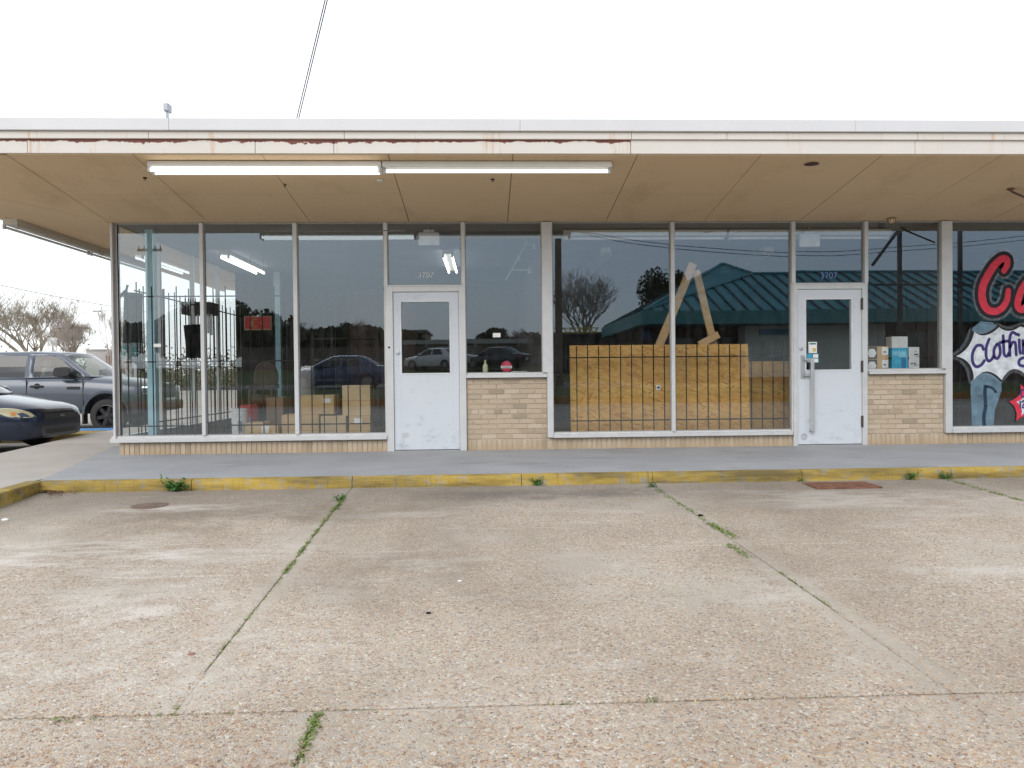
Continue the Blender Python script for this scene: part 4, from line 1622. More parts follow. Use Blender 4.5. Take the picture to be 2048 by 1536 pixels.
b3 = cbox('large low cardboard box behind the middle mullion', 563, 830, 638, 868, 0.55, 0.45, M_CARD, FZ)
b4 = cbox('cardboard box left of two in the bottom row by the white door', 641, 832, 692, 868, 0.55, 0.4, M_CARD2, FZ)
b5 = cbox('bottom row cardboard box nearest the white door', 696, 832, 741, 868, 0.55, 0.4, M_CARD, FZ, lab=(708, 836, 724, 846))
cbox('wide cardboard box stacked on the low one, white label on its front', 601, 791, 668, 830, 0.58, 0.4, M_CARD, b3[1][3] + 0.001, lab=(646, 797, 661, 805))
cbox('tall cardboard box on top of the stack by the white door', 684, 771, 741, 832, 0.58, 0.38, M_CARD2, b5[1][3] + 0.001)
cbox('flat cardboard box next to the white bucket', 490, 846, 527, 868, 0.5, 0.4, M_CARD2, FZ)
cbox('open-topped low cardboard box with a big white label', 523, 851, 556, 868, 0.48, 0.4, M_CARD, FZ, lab=(523, 852, 538, 866))
cbox('faded cardboard carton standing farther back in the corner shop', 532, 795, 567, 848, 1.6, 0.5, plain('cardboard_dull', (0.3, 0.2, 0.13), 0.85), FZ)


def bucket(label, px0, px1, py0, Y, mat, band=None):
    x0, zt_ = at(px0, py0, Y)
    x1, _ = at(px1, py0, Y)
    c = ((x0 + x1) / 2, Y + (x1 - x0) / 2, FZ)
    r = (x1 - x0) / 2
    h = zt_ - FZ
    t = thing('bucket', label, 'bucket', c, 'buckets in the corner shop')
    MB().lathe(c, (0, 0, 1), [(0.0, 0.003), (r * 0.86, 0.003), (r * 0.95, h * 0.8), (r * 0.97, h), (r * 0.93, h), (r * 0.9, h * 0.8), (0, h * 0.1)], 20).build('pail', mat, t, smooth=True)
    mb = MB()
    for k in (0.80, 0.86, 0.96):
        mb.lathe((c[0], c[1], FZ + h * k), (0, 0, 1), [(r * 0.95, 0), (r * 1.03, 0.003), (r * 1.03, 0.012), (r * 0.95, 0.015)], 20)
    mb.build('rim', mat, t, smooth=True)
    MB().lathe(c, (0, 0, 1), [(r * 1.0, h - 0.012), (r * 1.0, h + 0.006), (r * 0.9, h + 0.01), (0, h + 0.008)], 20).build('lid', mat, t, smooth=True)
    MB().box(c[0] + r * 0.15, c[0] + r * 0.55, c[1] - r * 0.995, c[1] - r * 0.7, FZ + h * 0.42, FZ + h * 0.7).build('paper_label', plain('label_grey_blue', (0.2, 0.24, 0.3), 0.6), t)
    return t


bucket('white plastic bucket behind the corner shop glass', 457, 489, 819, 0.55, M_WHITE)
bucket('white bucket with red front half hidden behind the other', 474, 511, 812, 1.0, M_RED)

# red crescent sign hung inside
t0x, t0z = at(488, 632, 2.2)
t1x, t1z = at(543, 660, 2.2)
cx, cz = (t0x + t1x) / 2, (t0z + t1z) / 2
t = thing('crescent_sign', 'red board with yellow crescent and star hung in the corner shop', 'sign', (cx, 2.2, cz))
MB().box(t0x, t1x, 2.2, 2.225, t1z, t0z).build('frame', plain('sign_frame_tan', (0.45, 0.33, 0.2), 0.6), t)
MB().box(t0x + 0.02, t1x - 0.02, 2.190, 2.2, t1z + 0.02, t0z - 0.02).build('board', plain('sign_red', (0.62, 0.02, 0.02), 0.5, var=0.1), t)
mb = MB()
M_GOLD = plain('sign_gold', (0.46, 0.22, 0.03), 0.6)
hh = (t0z - t1z)
R1 = hh * 0.32
pts = []
for k in range(25):
    a = radians(40) + radians(280) * k / 24
    pts.append((cx - hh * 0.15 + R1 * cos(a), cz + R1 * sin(a)))
for k in range(24, -1, -1):
    a = radians(48) + radians(264) * k / 24
    pts.append((cx - hh * 0.07 + R1 * 0.8 * cos(a), cz + R1 * 0.8 * sin(a)))
for k in range(24):
    a, b, c, d = pts[k], pts[k + 1], pts[48 - k], pts[49 - k]
    mb.quad((a[0], 2.188, a[1]), (b[0], 2.188, b[1]), (c[0], 2.188, c[1]), (d[0], 2.188, d[1]))
st = []
for k in range(10):
    r = hh * (0.15 if k % 2 == 0 else 0.06)
    st.append((cx + hh * 0.22 + r * cos(k * pi / 5 + pi), cz + r * sin(k * pi / 5 + pi)))
mb.poly([(x, 2.188, z) for x, z in st])
mb.build('emblem', M_GOLD, t)
MB().tube([(cx - 0.1, 2.215, t0z), (cx - 0.1, 2.215, 3.16)], 0.003, 5).tube([(cx + 0.1, 2.215, t0z), (cx + 0.1, 2.215, 3.16)], 0.003, 5).build('hanger', M_BLACK, t)

# dark cloth draped on the side grille, a cat figure on top, a black garment
def drape(name, label, cat, pxs, Y0, Y1, mat, thick=0.05, seed=1):
    """cloth panel from four photo points (tl,tr,br,bl) given folds"""
    rr = random.Random(seed)
    tl, tr, br, bl = [at(px, py, Y0) for px, py in pxs]
    mb = MB()
    nx, nz_ = 18, 14
    for side in (0, 1):
        base = len(mb.v)
        for j in range(nz_ + 1):
            v = j / nz_
            for i in range(nx + 1):
                u = i / nx
                X = (tl[0] + (tr[0] - tl[0]) * u) * (1 - v) + (bl[0] + (br[0] - bl[0]) * u) * v
                Z = (tl[1] + (tr[1] - tl[1]) * u) * (1 - v) + (bl[1] + (br[1] - bl[1]) * u) * v
                yy = Y0 + 0.03 * sin(u * 17 + v * 2) * (0.3 + v) + 0.02 * sin(u * 7 + 1)
                mb.v.append((X, yy + (thick if side else 0), Z))
        for j in range(nz_):
            for i in range(nx):
                a = base + j * (nx + 1) + i
                mb.f.append((a, a + 1, a + nx + 2, a + nx + 1))
    o = mb.build(name, mat, smooth=True)
    return tag(o, label, cat)


M_CLOTHG = plain('cloth_dark_grey', (0.07, 0.075, 0.08), 0.9, 0, 0.1, 0.2, 8)
M_CLOTHB = plain('cloth_black', (0.02, 0.02, 0.022), 0.9, 0, 0.1, 0.2, 8)
drape('grey_drape', 'dark grey cloth hung in the corner beside the blue column', 'cloth', [(247, 584), (281, 586), (283, 745), (241, 690)], 0.62, 0, M_CLOTHG)
drape('black_garment', 'black garment hanging on the side grille', 'garment', [(366, 650), (404, 648), (406, 716), (371, 716)], 1.9, 0, M_CLOTHB, 0.12, 2)
# cat figure as one swept body
def cpt(zx, zy, Y=0.62):
    x, z = at(230 + zx / 4.653, 560 + zy / 4.653, Y)
    return Vector((x, Y, z))


mb = MB()
mb.tube([cpt(48, 180), cpt(52, 150), cpt(75, 130), cpt(95, 105), cpt(108, 80), cpt(114, 62)], [0.012, 0.022, 0.026, 0.024, 0.017, 0.012], 8)
mb.lathe(cpt(115, 58), (0, 0, 1), [(0, -0.018), (0.014, -0.012), (0.018, 0), (0.013, 0.012), (0, 0.018)], 10)
for dx in (-8, 8):
    p = cpt(115 + dx, 48)
    mb.lathe(p, (0, 0, 1), [(0.006, -0.008), (0.001, 0.012)], 5)
mb.tube([cpt(75, 130), cpt(95, 140), cpt(100, 160)], [0.012, 0.01, 0.008], 6)
tag(mb.build('cat_figure', M_CLOTHB, smooth=True), 'small black cat figure perched on the grey cloth', 'figurine')
# dark shelf with hanging pale strips behind the garment
x0, z1 = at(362, 604, 2.6)
x1, z0 = at(420, 628, 2.6)
t = thing('wall_shelf', 'dark shelf with pale strips hanging below, behind the black garment', 'shelf', ((x0 + x1) / 2, 2.6, z0))
MB().box(x0, x1, 2.6, 3.0, z0, z1).build('shelf_box', plain('shelf_dark', (0.06, 0.055, 0.05), 0.8), t)
for k in range(5):
    xx = x0 + 0.25 + k * 0.055
    MB().box(xx, xx + 0.03, 2.62, 2.63, z0 - 0.35 + 0.03 * (k % 2), z0 - 0.001).build('strip', M_PAPER, t)
# reversed paper sign on the side glass
x0, z1 = at(233, 686, 0.3)
x1, z0 = at(284, 724, 0.3)
t = thing('paper_sign', 'see-through teal lettered sign seen from behind in the corner glass', 'sign', ((x0 + x1) / 2, 0.3, z0))
MB().box(x0, x1, 0.3, 0.304, z0, z1).build('sheet', alpha_mat('sheet_translucent', (0.65, 0.75, 0.76), 0.22, 5), t)
text_mesh('RT', 0.2, alpha_mat('teal_print', (0.12, 0.42, 0.42), 0.6, 8), ((x0 + x1) / 2, 0.296, (z0 + z1) / 2), t, 'lettering', 0.001, 0, True)

# brown round-back armchair, cartons and a pale post deep in the shop
def armchair(label, px, py_top, Y, k=0.55):
    x, z = at(px, py_top, Y)
    t = thing('armchair', label, 'armchair', (x, Y, FZ))
    M_ = plain('leather_brown', (0.10, 0.05, 0.03), 0.5, var=0.2)
    H = z - FZ
    out = [(-0.34, 0.6), (-0.38, 0.8), (-0.26, 0.95), (0, 1.0), (0.26, 0.95), (0.38, 0.8), (0.34, 0.6)]
    MB().prism([(x + a * k, FZ + b * H) for a, b in catmull(out, 4)], Y + 0.35 * k, Y + 0.48 * k).build('backrest', M_, t, bevel=0.02)
    MB().box(x - 0.33 * k, x + 0.33 * k, Y - 0.25 * k, Y + 0.35 * k, FZ + 0.42 * H, FZ + 0.54 * H).build('seat', M_, t, bevel=0.03)
    for s in (-1, 1):
        MB().box(x + s * 0.37 * k - 0.03, x + s * 0.37 * k + 0.03, Y - 0.25 * k, Y + 0.40 * k, FZ + 0.62 * H, FZ + 0.68 * H).build('arm', M_, t, bevel=0.02)
        for yy in (Y - 0.2 * k, Y + 0.3 * k):
            MB().box(x + s * 0.34 * k - 0.02, x + s * 0.34 * k + 0.02, yy - 0.02, yy + 0.02, FZ, FZ + 0.619 * H).build('leg', M_WOODP, t)
    return t


armchair('brown round-backed armchair deep inside the corner shop', 524, 722, 3.0)
x0, z1 = at(605, 742, 1.5)
x1, z0 = at(623, 775, 1.5)
t = thing('floor_lamp', 'grey drum stool with crumpled white paper on top', 'stool', ((x0 + x1) / 2, 1.5, FZ))
t.name = 'drum_stool'
MB().lathe(((x0 + x1) / 2, 1.5, FZ), (0, 0, 1), [(0, 0), (0.12, 0.0), (0.11, 0.4), (0.12, z1 - FZ), (0, z1 - FZ)], 16).build('drum', plain('drum_grey', (0.3, 0.29, 0.27), 0.7), t, smooth=True)
t2_ = MB()
rr = random.Random(4)
for k in range(8):
    c = Vector(((x0 + x1) / 2 + rr.uniform(-0.06, 0.06), 1.5 + rr.uniform(-0.06, 0.06), z1 + 0.03))
    t2_.obox(c, (rr.uniform(0.02, 0.05), 0, rr.uniform(-0.02, 0.02)), (0, rr.uniform(0.02, 0.05), rr.uniform(-.02, .02)), (0, 0, 0.028))
tag(t2_.build('crumpled_paper', M_PAPER), 'crumpled white paper lying on the drum stool', 'paper')
# dark wardrobe rail of clothes behind
for px, Y, lb, m in ((690, 4.5, 'dark shelving unit by the door at the back of the corner shop', plain('shelving_dark', (0.09, 0.075, 0.065), 0.8)),):
    x, _ = at(px, 700, Y)
    t = thing('shelving_unit', lb, 'shelves', (x, Y, FZ))
    for k in range(5):
        MB().box(x - 0.6, x + 0.6, Y, Y + 0.4, FZ + 0.1 + k * 0.4, FZ + 0.13 + k * 0.4).build('shelf', m, t)
    for s in (-1, 1):
        MB().box(x + s * 0.62 - 0.02, x + s * 0.62 + 0.02, Y, Y + 0.4, FZ, FZ + 1.85).build('upright', m, t)

# emergency light boards at the top of the door transoms
for px0, px1, py0, py1, lb in ((836, 879, 464, 490, 'white exit light box seen from behind above the plain door'), (1600, 1641, 466, 493, 'white exit light box seen from behind above the handled door')):
    Y = 0.35
    x0, z1 = at(px0, py0, Y)
    x1, z0 = at(px1, py1, Y)
    t = thing('exit_light', lb, 'exit light', ((x0 + x1) / 2, Y, z1), 'exit lights')
    MB().box(x0, x1, Y, Y + 0.06, z0, z1).build('case', M_WHITE, t, bevel=0.015)
    MB().box(x0 + 0.07, x1 - 0.07, Y + 0.01, Y + 0.05, z1 + 0.0005, z1 + 0.04).build('canopy', M_WHITE, t, bevel=0.01)
    MB().tube([((x0 + x1) / 2, Y + 0.03, z1 + 0.03), ((x0 + x1) / 2, Y + 0.03, 3.165)], 0.012, 8).build('stem', M_STEEL, t)

# ceiling lights inside
zc_ = 3.10
xL = at(483, 515, 3.1)[0]
strip_light('ceiling_light', 'lit twin tube ceiling light near the corner of the shop', (at(447, 498, 2.1)[0], 2.1, 3.165), (at(447, 498, 2.1)[0], 4.0, 3.165), M_TUBEI, w=0.16, tubes=2, group='ceiling lights in the shops')
strip_light('ceiling_light', 'lit twin tube ceiling light seen above the plain white door', (at(895, 498, 2.1)[0], 2.1, 3.165), (at(895, 498, 2.1)[0], 4.0, 3.165), M_TUBEI, w=0.16, tubes=2, group='ceiling lights in the shops')
strip_light('ceiling_light', 'long unlit ceiling light behind the chipboard window', (at(1125, 482, 0.5)[0], 0.5, 3.13), (at(1450, 482, 0.5)[0], 0.5, 3.13), M_TUBEOFF, w=0.16, tubes=1, group='ceiling lights in the shops')
strip_light('ceiling_light', 'long unlit ceiling light reaching over the handled door', (at(1455, 482, 0.5)[0], 0.5, 3.13), (at(1778, 482, 0.5)[0], 0.5, 3.13), M_TUBEOFF, w=0.16, tubes=1, group='ceiling lights in the shops')
strip_light('ceiling_light', 'unlit ceiling light running back over the chipboard', (at(1212, 508, 2.0)[0], 2.0, 3.165), (at(1212, 508, 2.0)[0], 4.2, 3.165), M_TUBEOFF, w=0.16, tubes=2, group='ceiling lights in the shops')
strip_light('ceiling_light', 'unlit ceiling light running back left of the handled door', (at(1538, 508, 2.0)[0], 2.0, 3.165), (at(1538, 508, 2.0)[0], 4.2, 3.165), M_TUBEOFF, w=0.16, tubes=2, group='ceiling lights in the shops')
# bent track rail
t = thing('track_light', 'pale zigzag track light hanging behind the brick-sill window', 'track light', (0.4, 1.2, 3.165))
tp = lambda px, py: Vector((at(px, py, 1.2)[0], 1.2, at(px, py, 1.2)[1]))
mb = MB().tube([tp(1012, 560), tp(1052, 488), tp(1085, 492)], 0.014, 6).tube([tp(1024, 540), tp(1060, 540)], 0.012, 6)
mb.tube([tp(1052, 488), tp(1052, 455)], 0.008, 6)
M_TRK = plain('track_pale', (0.55, 0.55, 0.53), 0.5)
mb.build('rail', M_TRK, t)
for p in ((1052, 484), (1070, 492), (1038, 514), (1060, 540)):
    c = tp(*p)
    MB().lathe(c, (0, 0, -1), [(0.02, -0.03), (0.03, 0), (0.035, 0.05), (0, 0.04)], 10).build('spot', M_TRK, t, smooth=True)

# bottle, red round sign and chrome rail on the sill of the brick window
ZS = 1.11
part(MB().box(-0.25, 0.8, 0.06, 0.3, 1.08, ZS), 'window_ledge', plain('ledge_wood', (0.2, 0.18, 0.16), 0.6))
part(MB().box(5.19, 6.2, 0.06, 0.42, 1.08, ZS), 'window_ledge', plain('ledge_wood', (0.2, 0.18, 0.16), 0.6))
x, z = at(970.5, 720, 0.15)
h = z - ZS
t = thing('bottle', 'pale green bottle on the window ledge beside the red disc', 'bottle', (x, 0.12, ZS))
MB().lathe((x, 0.12, ZS), (0, 0, 1), [(0, 0), (0.034, 0.0), (0.036, 0.01), (0.036, h * 0.6), (0.03, h * 0.7), (0.014, h * 0.78), (0.013, h * 0.88)], 16).build('glass_body', plain('bottle_pale_green', (0.55, 0.58, 0.36), 0.3), t, smooth=True)
MB().lathe((x, 0.12, ZS + h * 0.87), (0, 0, 1), [(0.016, 0), (0.016, h * 0.12), (0, h * 0.13)], 12).build('cap', plain('cap_gold', (0.5, 0.42, 0.2), 0.4), t)
x, z = at(1013, 733, 0.15)
r = at(1024, 733, 0.15)[0] - x
t = thing('disc_sign', 'red round disc with white band standing on the window ledge', 'sign', (x, 0.2, ZS))
MB().lathe((x, 0.2, z), (0, -1, 0), [(0, 0), (r, 0), (r, 0.01), (0, 0.01)], 24).build('disc', plain('disc_red', (0.62, 0.02, 0.07), 0.5), t)
MB().box(x - r * 1.02, x + r * 1.02, 0.182, 0.189, z - r * 0.3, z + r * 0.12).build('band', M_PAPER, t)
mb = MB()
rr = random.Random(9)
xx = x - r * 0.75
while xx < x + r * 0.7:
    w_ = rr.uniform(0.008, 0.016)
    mb.box(xx, xx + w_, 0.1805, 0.182, z - r * 0.16, z - r * 0.02)
    xx += w_ + 0.006
mb.build('print', M_PBLK, t)
MB().box(x - 0.05, x + 0.05, 0.205, 0.25, ZS, ZS + 0.05).build('foot', M_BLACK, t)
xa_, za_ = at(1022, 740, 0.15)
xb2, zb2 = at(1055, 742, 0.15)
t = thing('chrome_rack', 'low chrome rack on the window ledge right of the red disc', 'rack', (xa_, 0.12, ZS))
for z in (ZS + 0.022, ZS + 0.055):
    MB().tube([(xa_, 0.12, z), (xb2, 0.12, z)], 0.006, 8).build('rail', M_CHROME, t)
for xx in (xa_ + 0.01, (xa_ + xb2) / 2, xb2):
    MB().tube([(xx, 0.12, ZS), (xx, 0.12, ZS + 0.065)], 0.006, 8).build('post', M_BLACK, t)

# chipboard sheets and loose lumber in the middle shop
def sheet(label, corners, Y0, Y1, mat, name='chipboard_sheet'):
    """leaning sheet: top corners at Y1, foot at Y0"""
    (tl, tr) = corners
    mb = MB()
    a, za = at(*tl, Y1)
    b, zb = at(*tr, Y1)
    i = len(mb.v)
    for dy in (0, 0.012):
        mb.v += [(a, Y0 + dy, FZ), (b, Y0 + dy, FZ), (b, Y1 + dy, zb), (a, Y1 + dy, za)]
    mb.f += [(0, 1, 2, 3), (7, 6, 5, 4), (0, 4, 5, 1), (1, 5, 6, 2), (2, 6, 7, 3), (3, 7, 4, 0)]
    return mb.build(name, mat)


M_ST = plain('stencil_black', (0.05, 0.03, 0.02), 0.8)
s1 = sheet('', ((1139, 691), (1496, 688)), 0.26, 0.34, M_OSB)
tag(s1, 'large yellow chipboard sheet leaning behind the grille', 'chipboard', 'chipboard sheets')
x0, z1 = at(1312.5, 770, 0.29)
x1, z0 = at(1321, 780, 0.29)
MB().box(x0, x1, 0.283, 0.288, z0, z1).build('paper_label', M_PAPER, s1)
MB().box(x0 + 0.012, x1 - 0.012, 0.281, 0.283, z0 + 0.02, z1 - 0.02).build('print', M_ST, s1)
s2 = sheet('', ((1440, 723), (1584, 722)), 0.40, 0.47, M_OSBD)
tag(s2, 'darker chipboard sheet tucked behind the large one', 'chipboard', 'chipboard sheets')


def plank(label, pa, pb, w, Y, th=0.04):
    ax_, az_ = at(*pa, Y)
    bx_, bz_ = at(*pb, Y)
    d = Vector((bx_ - ax_, 0, bz_ - az_))
    n_ = Vector((-d.z, 0, d.x)).normalized()
    mb = MB().obox(((ax_ + bx_) / 2, Y, (az_ + bz_) / 2), d / 2, (0, th / 2, 0), n_ * w / 2)
    return tag(mb.build('lumber_plank', M_WOODL, bevel=0.004), label, 'plank', 'loose planks behind the chipboard')


plank('long pine plank leaning to the right behind the chipboard', (1296, 745), (1386, 527), 0.115, 0.56)
plank('pine plank leaning to the left with a pale cut end', (1430, 700), (1392, 541), 0.105, 0.61)
plank('short pine offcut lying across the top of the chipboard', (1398, 690), (1437, 669), 0.10, 0.50)

# goods on the ledge by the handled door
cb1 = None
Y = 0.14
M_CYL = [plain('carton_teal_blue', (0.05, 0.42, 0.62), 0.5, var=0.25, scale=14), M_WHITE]
x0, z1_ = at(1733, 694, Y)
x1, _ = at(1777, 694, Y)
hbox = (at(1750, 693, Y)[1] - ZS) / 2
for k, lb in enumerate(('lower brown carton with white hexagon on the ledge', 'upper brown carton with white hexagon on the ledge')):
    zz = ZS + k * (hbox + 0.001)
    t = thing('labelled_carton', lb, 'box', ((x0 + x1) / 2, Y, zz), 'cartons on the window ledge')
    MB().box(x0, x1, Y, Y + 0.24, zz, zz + hbox).build('carton', M_CARD, t, bevel=0.004)
    w6 = (at(1754, 700, Y)[0] - x0)
    MB().box(x0 + 0.004, x0 + w6, Y - 0.003, Y, zz + 0.004, zz + hbox - 0.004).build('dark_panel', plain('panel_dark', (0.06, 0.05, 0.045), 0.6), t)
    c = (x0 + w6 * 0.5, zz + hbox * 0.48)
    MB().prism([(c[0] - w6 * 0.44, c[1]), (c[0] - w6 * 0.22, c[1] - hbox * 0.33), (c[0] + w6 * 0.22, c[1] - hbox * 0.33), (c[0] + w6 * 0.44, c[1]), (c[0] + w6 * 0.22, c[1] + hbox * 0.33), (c[0] - w6 * 0.22, c[1] + hbox * 0.33)], Y - 0.005, Y - 0.003).build('hexagon_print', M_PAPER, t)
    xl = at(1764, 700, Y)[0]
    MB().box(xl, x1 - 0.005, Y - 0.003, Y, zz + hbox * 0.32, zz + hbox - 0.012).build('paper_label', M_PAPER, t)
    MB().box(xl + 0.02, xl + 0.05, Y - 0.004, Y - 0.003, zz + hbox * 0.5, zz + hbox * 0.62).build('print', M_PBLK, t)
def pack(label, px0, px1, py0, mats, split, Y=0.15):
    x0, z1 = at(px0, py0, Y)
    x1, _ = at(px1, py0, Y)
    r = (x1 - x0) / 2
    t = thing('carton_pack', label, 'box', ((x0 + x1) / 2, Y + 0.08, ZS), 'cartons on the window ledge')
    if split:
        zm = at(px0, split, Y)[1]
        MB().box(x0, x1, Y, Y + 0.17, ZS, zm).build('lower_wrap', mats[0], t, bevel=0.006)
        MB().box(x0 + 0.001, x1 - 0.001, Y + 0.001, Y + 0.169, zm, z1).build('upper_wrap', mats[1], t, bevel=0.006)
        mb = MB()
        mb.box(x0 + (x1 - x0) * 0.58, x0 + (x1 - x0) * 0.86, Y - 0.002, Y, ZS + 0.03, ZS + (zm - ZS) * 0.6)
        mb.build('print', plain('print_deep_blue', (0.03, 0.2, 0.4), 0.5), t)
        MB().prism([(x0 + (x1 - x0) * (0.05 + 0.1 * k), zm - 0.03 - (0.03 if k % 2 else 0.0)) for k in range(9)] + [(x1 - 0.01, ZS + (zm - ZS) * 0.55), (x0 + 0.01, ZS + (zm - ZS) * 0.7)], Y - 0.0012, Y).build('print', plain('print_sky', (0.25, 0.6, 0.75), 0.5, var=0.3, scale=20), t)
    else:
        MB().box(x0, x1, Y, Y + 0.17, ZS, z1).build('wrap', mats[0], t, bevel=0.006)
        mb = MB()
        rr = random.Random(5)
        for k in range(7):
            a = x0 + (x1 - x0) * rr.uniform(0.15, 0.7)
            z = ZS + (z1 - ZS) * rr.uniform(0.15, 0.85)
            mb.box(a, a + rr.uniform(0.02, 0.06), Y - 0.002, Y, z, z + rr.uniform(0.004, 0.018))
        mb.build('print', M_PBLK, t)
    return t


pack('tall blue and white carton on the ledge beside the brown cartons', 1784, 1816, 673, M_CYL, 696)
pack('short white printed carton at the right end of the ledge', 1818, 1839, 694, [M_WHITE], None)

# pale shelf of bottles & dark counter at the back of the middle shop
x, _ = at(1350, 700, 6.0)
t = thing('shop_counter', 'long dark counter at the back of the middle shop', 'counter', (x, 6.0, FZ))
MB().box(1.6, 5.2, 6.0, 6.6, FZ, FZ + 0.95).build('carcass', plain('counter_dark', (0.09, 0.07, 0.06), 0.6), t)
MB().box(1.55, 5.25, 5.95, 6.65, FZ + 0.951, FZ + 0.99).build('worktop', plain('worktop_brown', (0.16, 0.12, 0.09), 0.4), t)


# ================================================================== VEHICLES
def lerp_tab(tab, x):
    for (a, va), (b, vb) in zip(tab, tab[1:]):
        if a <= x <= b:
            t = (x - a) / (b - a)
            t = t * t * (3 - 2 * t) * 0.5 + t * 0.5
            return va + (vb - va) * t
    return tab[0][1] if x < tab[0][0] else tab[-1][1]


def loft_body(name, parent, mat, x_st, W, ZB, ZS_, ZC, axles, arch_r, wtrack):
    """closed lower body; rings across the car, then wheel arches cut out"""
    V, F = [], []
    ring = None
    for x in x_st:
        w, zb, zs, zc = lerp_tab(W, x), lerp_tab(ZB, x), lerp_tab(ZS_, x), lerp_tab(ZC, x)
        zm = zb + (zs - zb) * 0.5
        half = [(w * 0.72, zb), (w * 0.93, zb + 0.02), (w * 0.965, zb + (zs - zb) * 0.14), (w * 0.99, zb + (zs - zb) * 0.34), (w, zm), (w * 0.995, zb + (zs - zb) * 0.72),
                (w * 0.975, zb + (zs - zb) * 0.9), (w * 0.93, zs - 0.008), (w * 0.84, zs + (zc - zs) * 0.5), (w * 0.55, zs + (zc - zs) * 0.9), (w * 0.2, zc)]
        r = [(x, -y, z) for y, z in half] + [(x, y, z) for y, z in reversed(half)]
        if ring is None:
            ring = len(r)
        V += r
    m = len(x_st)
    for k in range(m - 1):
        for j in range(ring):
            j2 = (j + 1) % ring
            F.append((k * ring + j, k * ring + j2, (k + 1) * ring + j2, (k + 1) * ring + j))
    F.append(tuple(range(ring - 1, -1, -1)))
    F.append(tuple((m - 1) * ring + j for j in range(ring)))
    me = bpy.data.meshes.new(name)
    me.from_pydata(V, [], F)
    bm = bmesh.new()
    bm.from_mesh(me)
    bmesh.ops.recalc_face_normals(bm, faces=bm.faces)
    bm.to_mesh(me)
    bm.free()
    me.materials.append(mat)
    o = bpy.data.objects.new(name, me)
    COL.objects.link(o)
    # wheel arches
    cut = MB()
    for ax in axles:
        for s in (-1, 1):
            cut.tube([(ax, s * (wtrack - 0.20), arch_r[1]), (ax, s * (wtrack + 0.4), arch_r[1])], arch_r[0], 28)
    c = cut.build('cutter', M_RUBBER)
    md = o.modifiers.new('arch', 'BOOLEAN')
    md.operation = 'DIFFERENCE'
    md.solver = 'EXACT'
    md.object = c
    bpy.context.view_layer.update()
    dg = bpy.context.evaluated_depsgraph_get()
    new = bpy.data.meshes.new_from_object(o.evaluated_get(dg))
    o.modifiers.clear()
    o.data = new
    new.materials.clear()
    new.materials.append(mat)
    bpy.data.objects.remove(c)
    new.shade_smooth()
    new.set_sharp_from_angle(angle=radians(35))
    o.parent = parent
    return o


def wheel(parent, x, y, r, w, side, rim_mat, spokes=6):
    t = MB()
    o = side
    t.lathe((x, y, r), (0, o, 0), [(r * 0.62, -w / 2), (r * 0.9, -w / 2), (r * 0.985, -w * 0.4), (r, -w * 0.2), (r, w * 0.2), (r * 0.985, w * 0.4), (r * 0.9, w / 2), (r * 0.66, w / 2), (r * 0.62, w * 0.4)], 32)
    wh = t.build('wheel', M_RUBBER, None, smooth=True)
    wh.parent = parent
    k = MB()
    k.lathe((x, y, r), (0, o, 0), [(r * 0.66, w * 0.48), (r * 0.62, w * 0.5), (r * 0.58, w * 0.42), (r * 0.56, -w * 0.2), (0, -w * 0.2)], 32)
    for q in range(spokes):
        a = 2 * pi * q / spokes + 0.2
        dv = Vector((cos(a), 0, sin(a)))
        nv = Vector((-sin(a), 0, cos(a)))
        for off in (-0.045, 0.045):
            c = Vector((x, y, r)) + dv * r * 0.34 + nv * off * r * 1.2 + Vector((0, o * w * 0.36, 0))
            k.obox(c, dv * r * 0.27, Vector((0, o * 0.015, 0)), nv * r * 0.045)
    k.lathe((x, y, r), (0, o, 0), [(r * 0.16, w * 0.3), (r * 0.15, w * 0.44), (0, w * 0.46)], 16)
    rm = k.build('rim', rim_mat, None, smooth=True)
    rm.parent = wh
    return wh


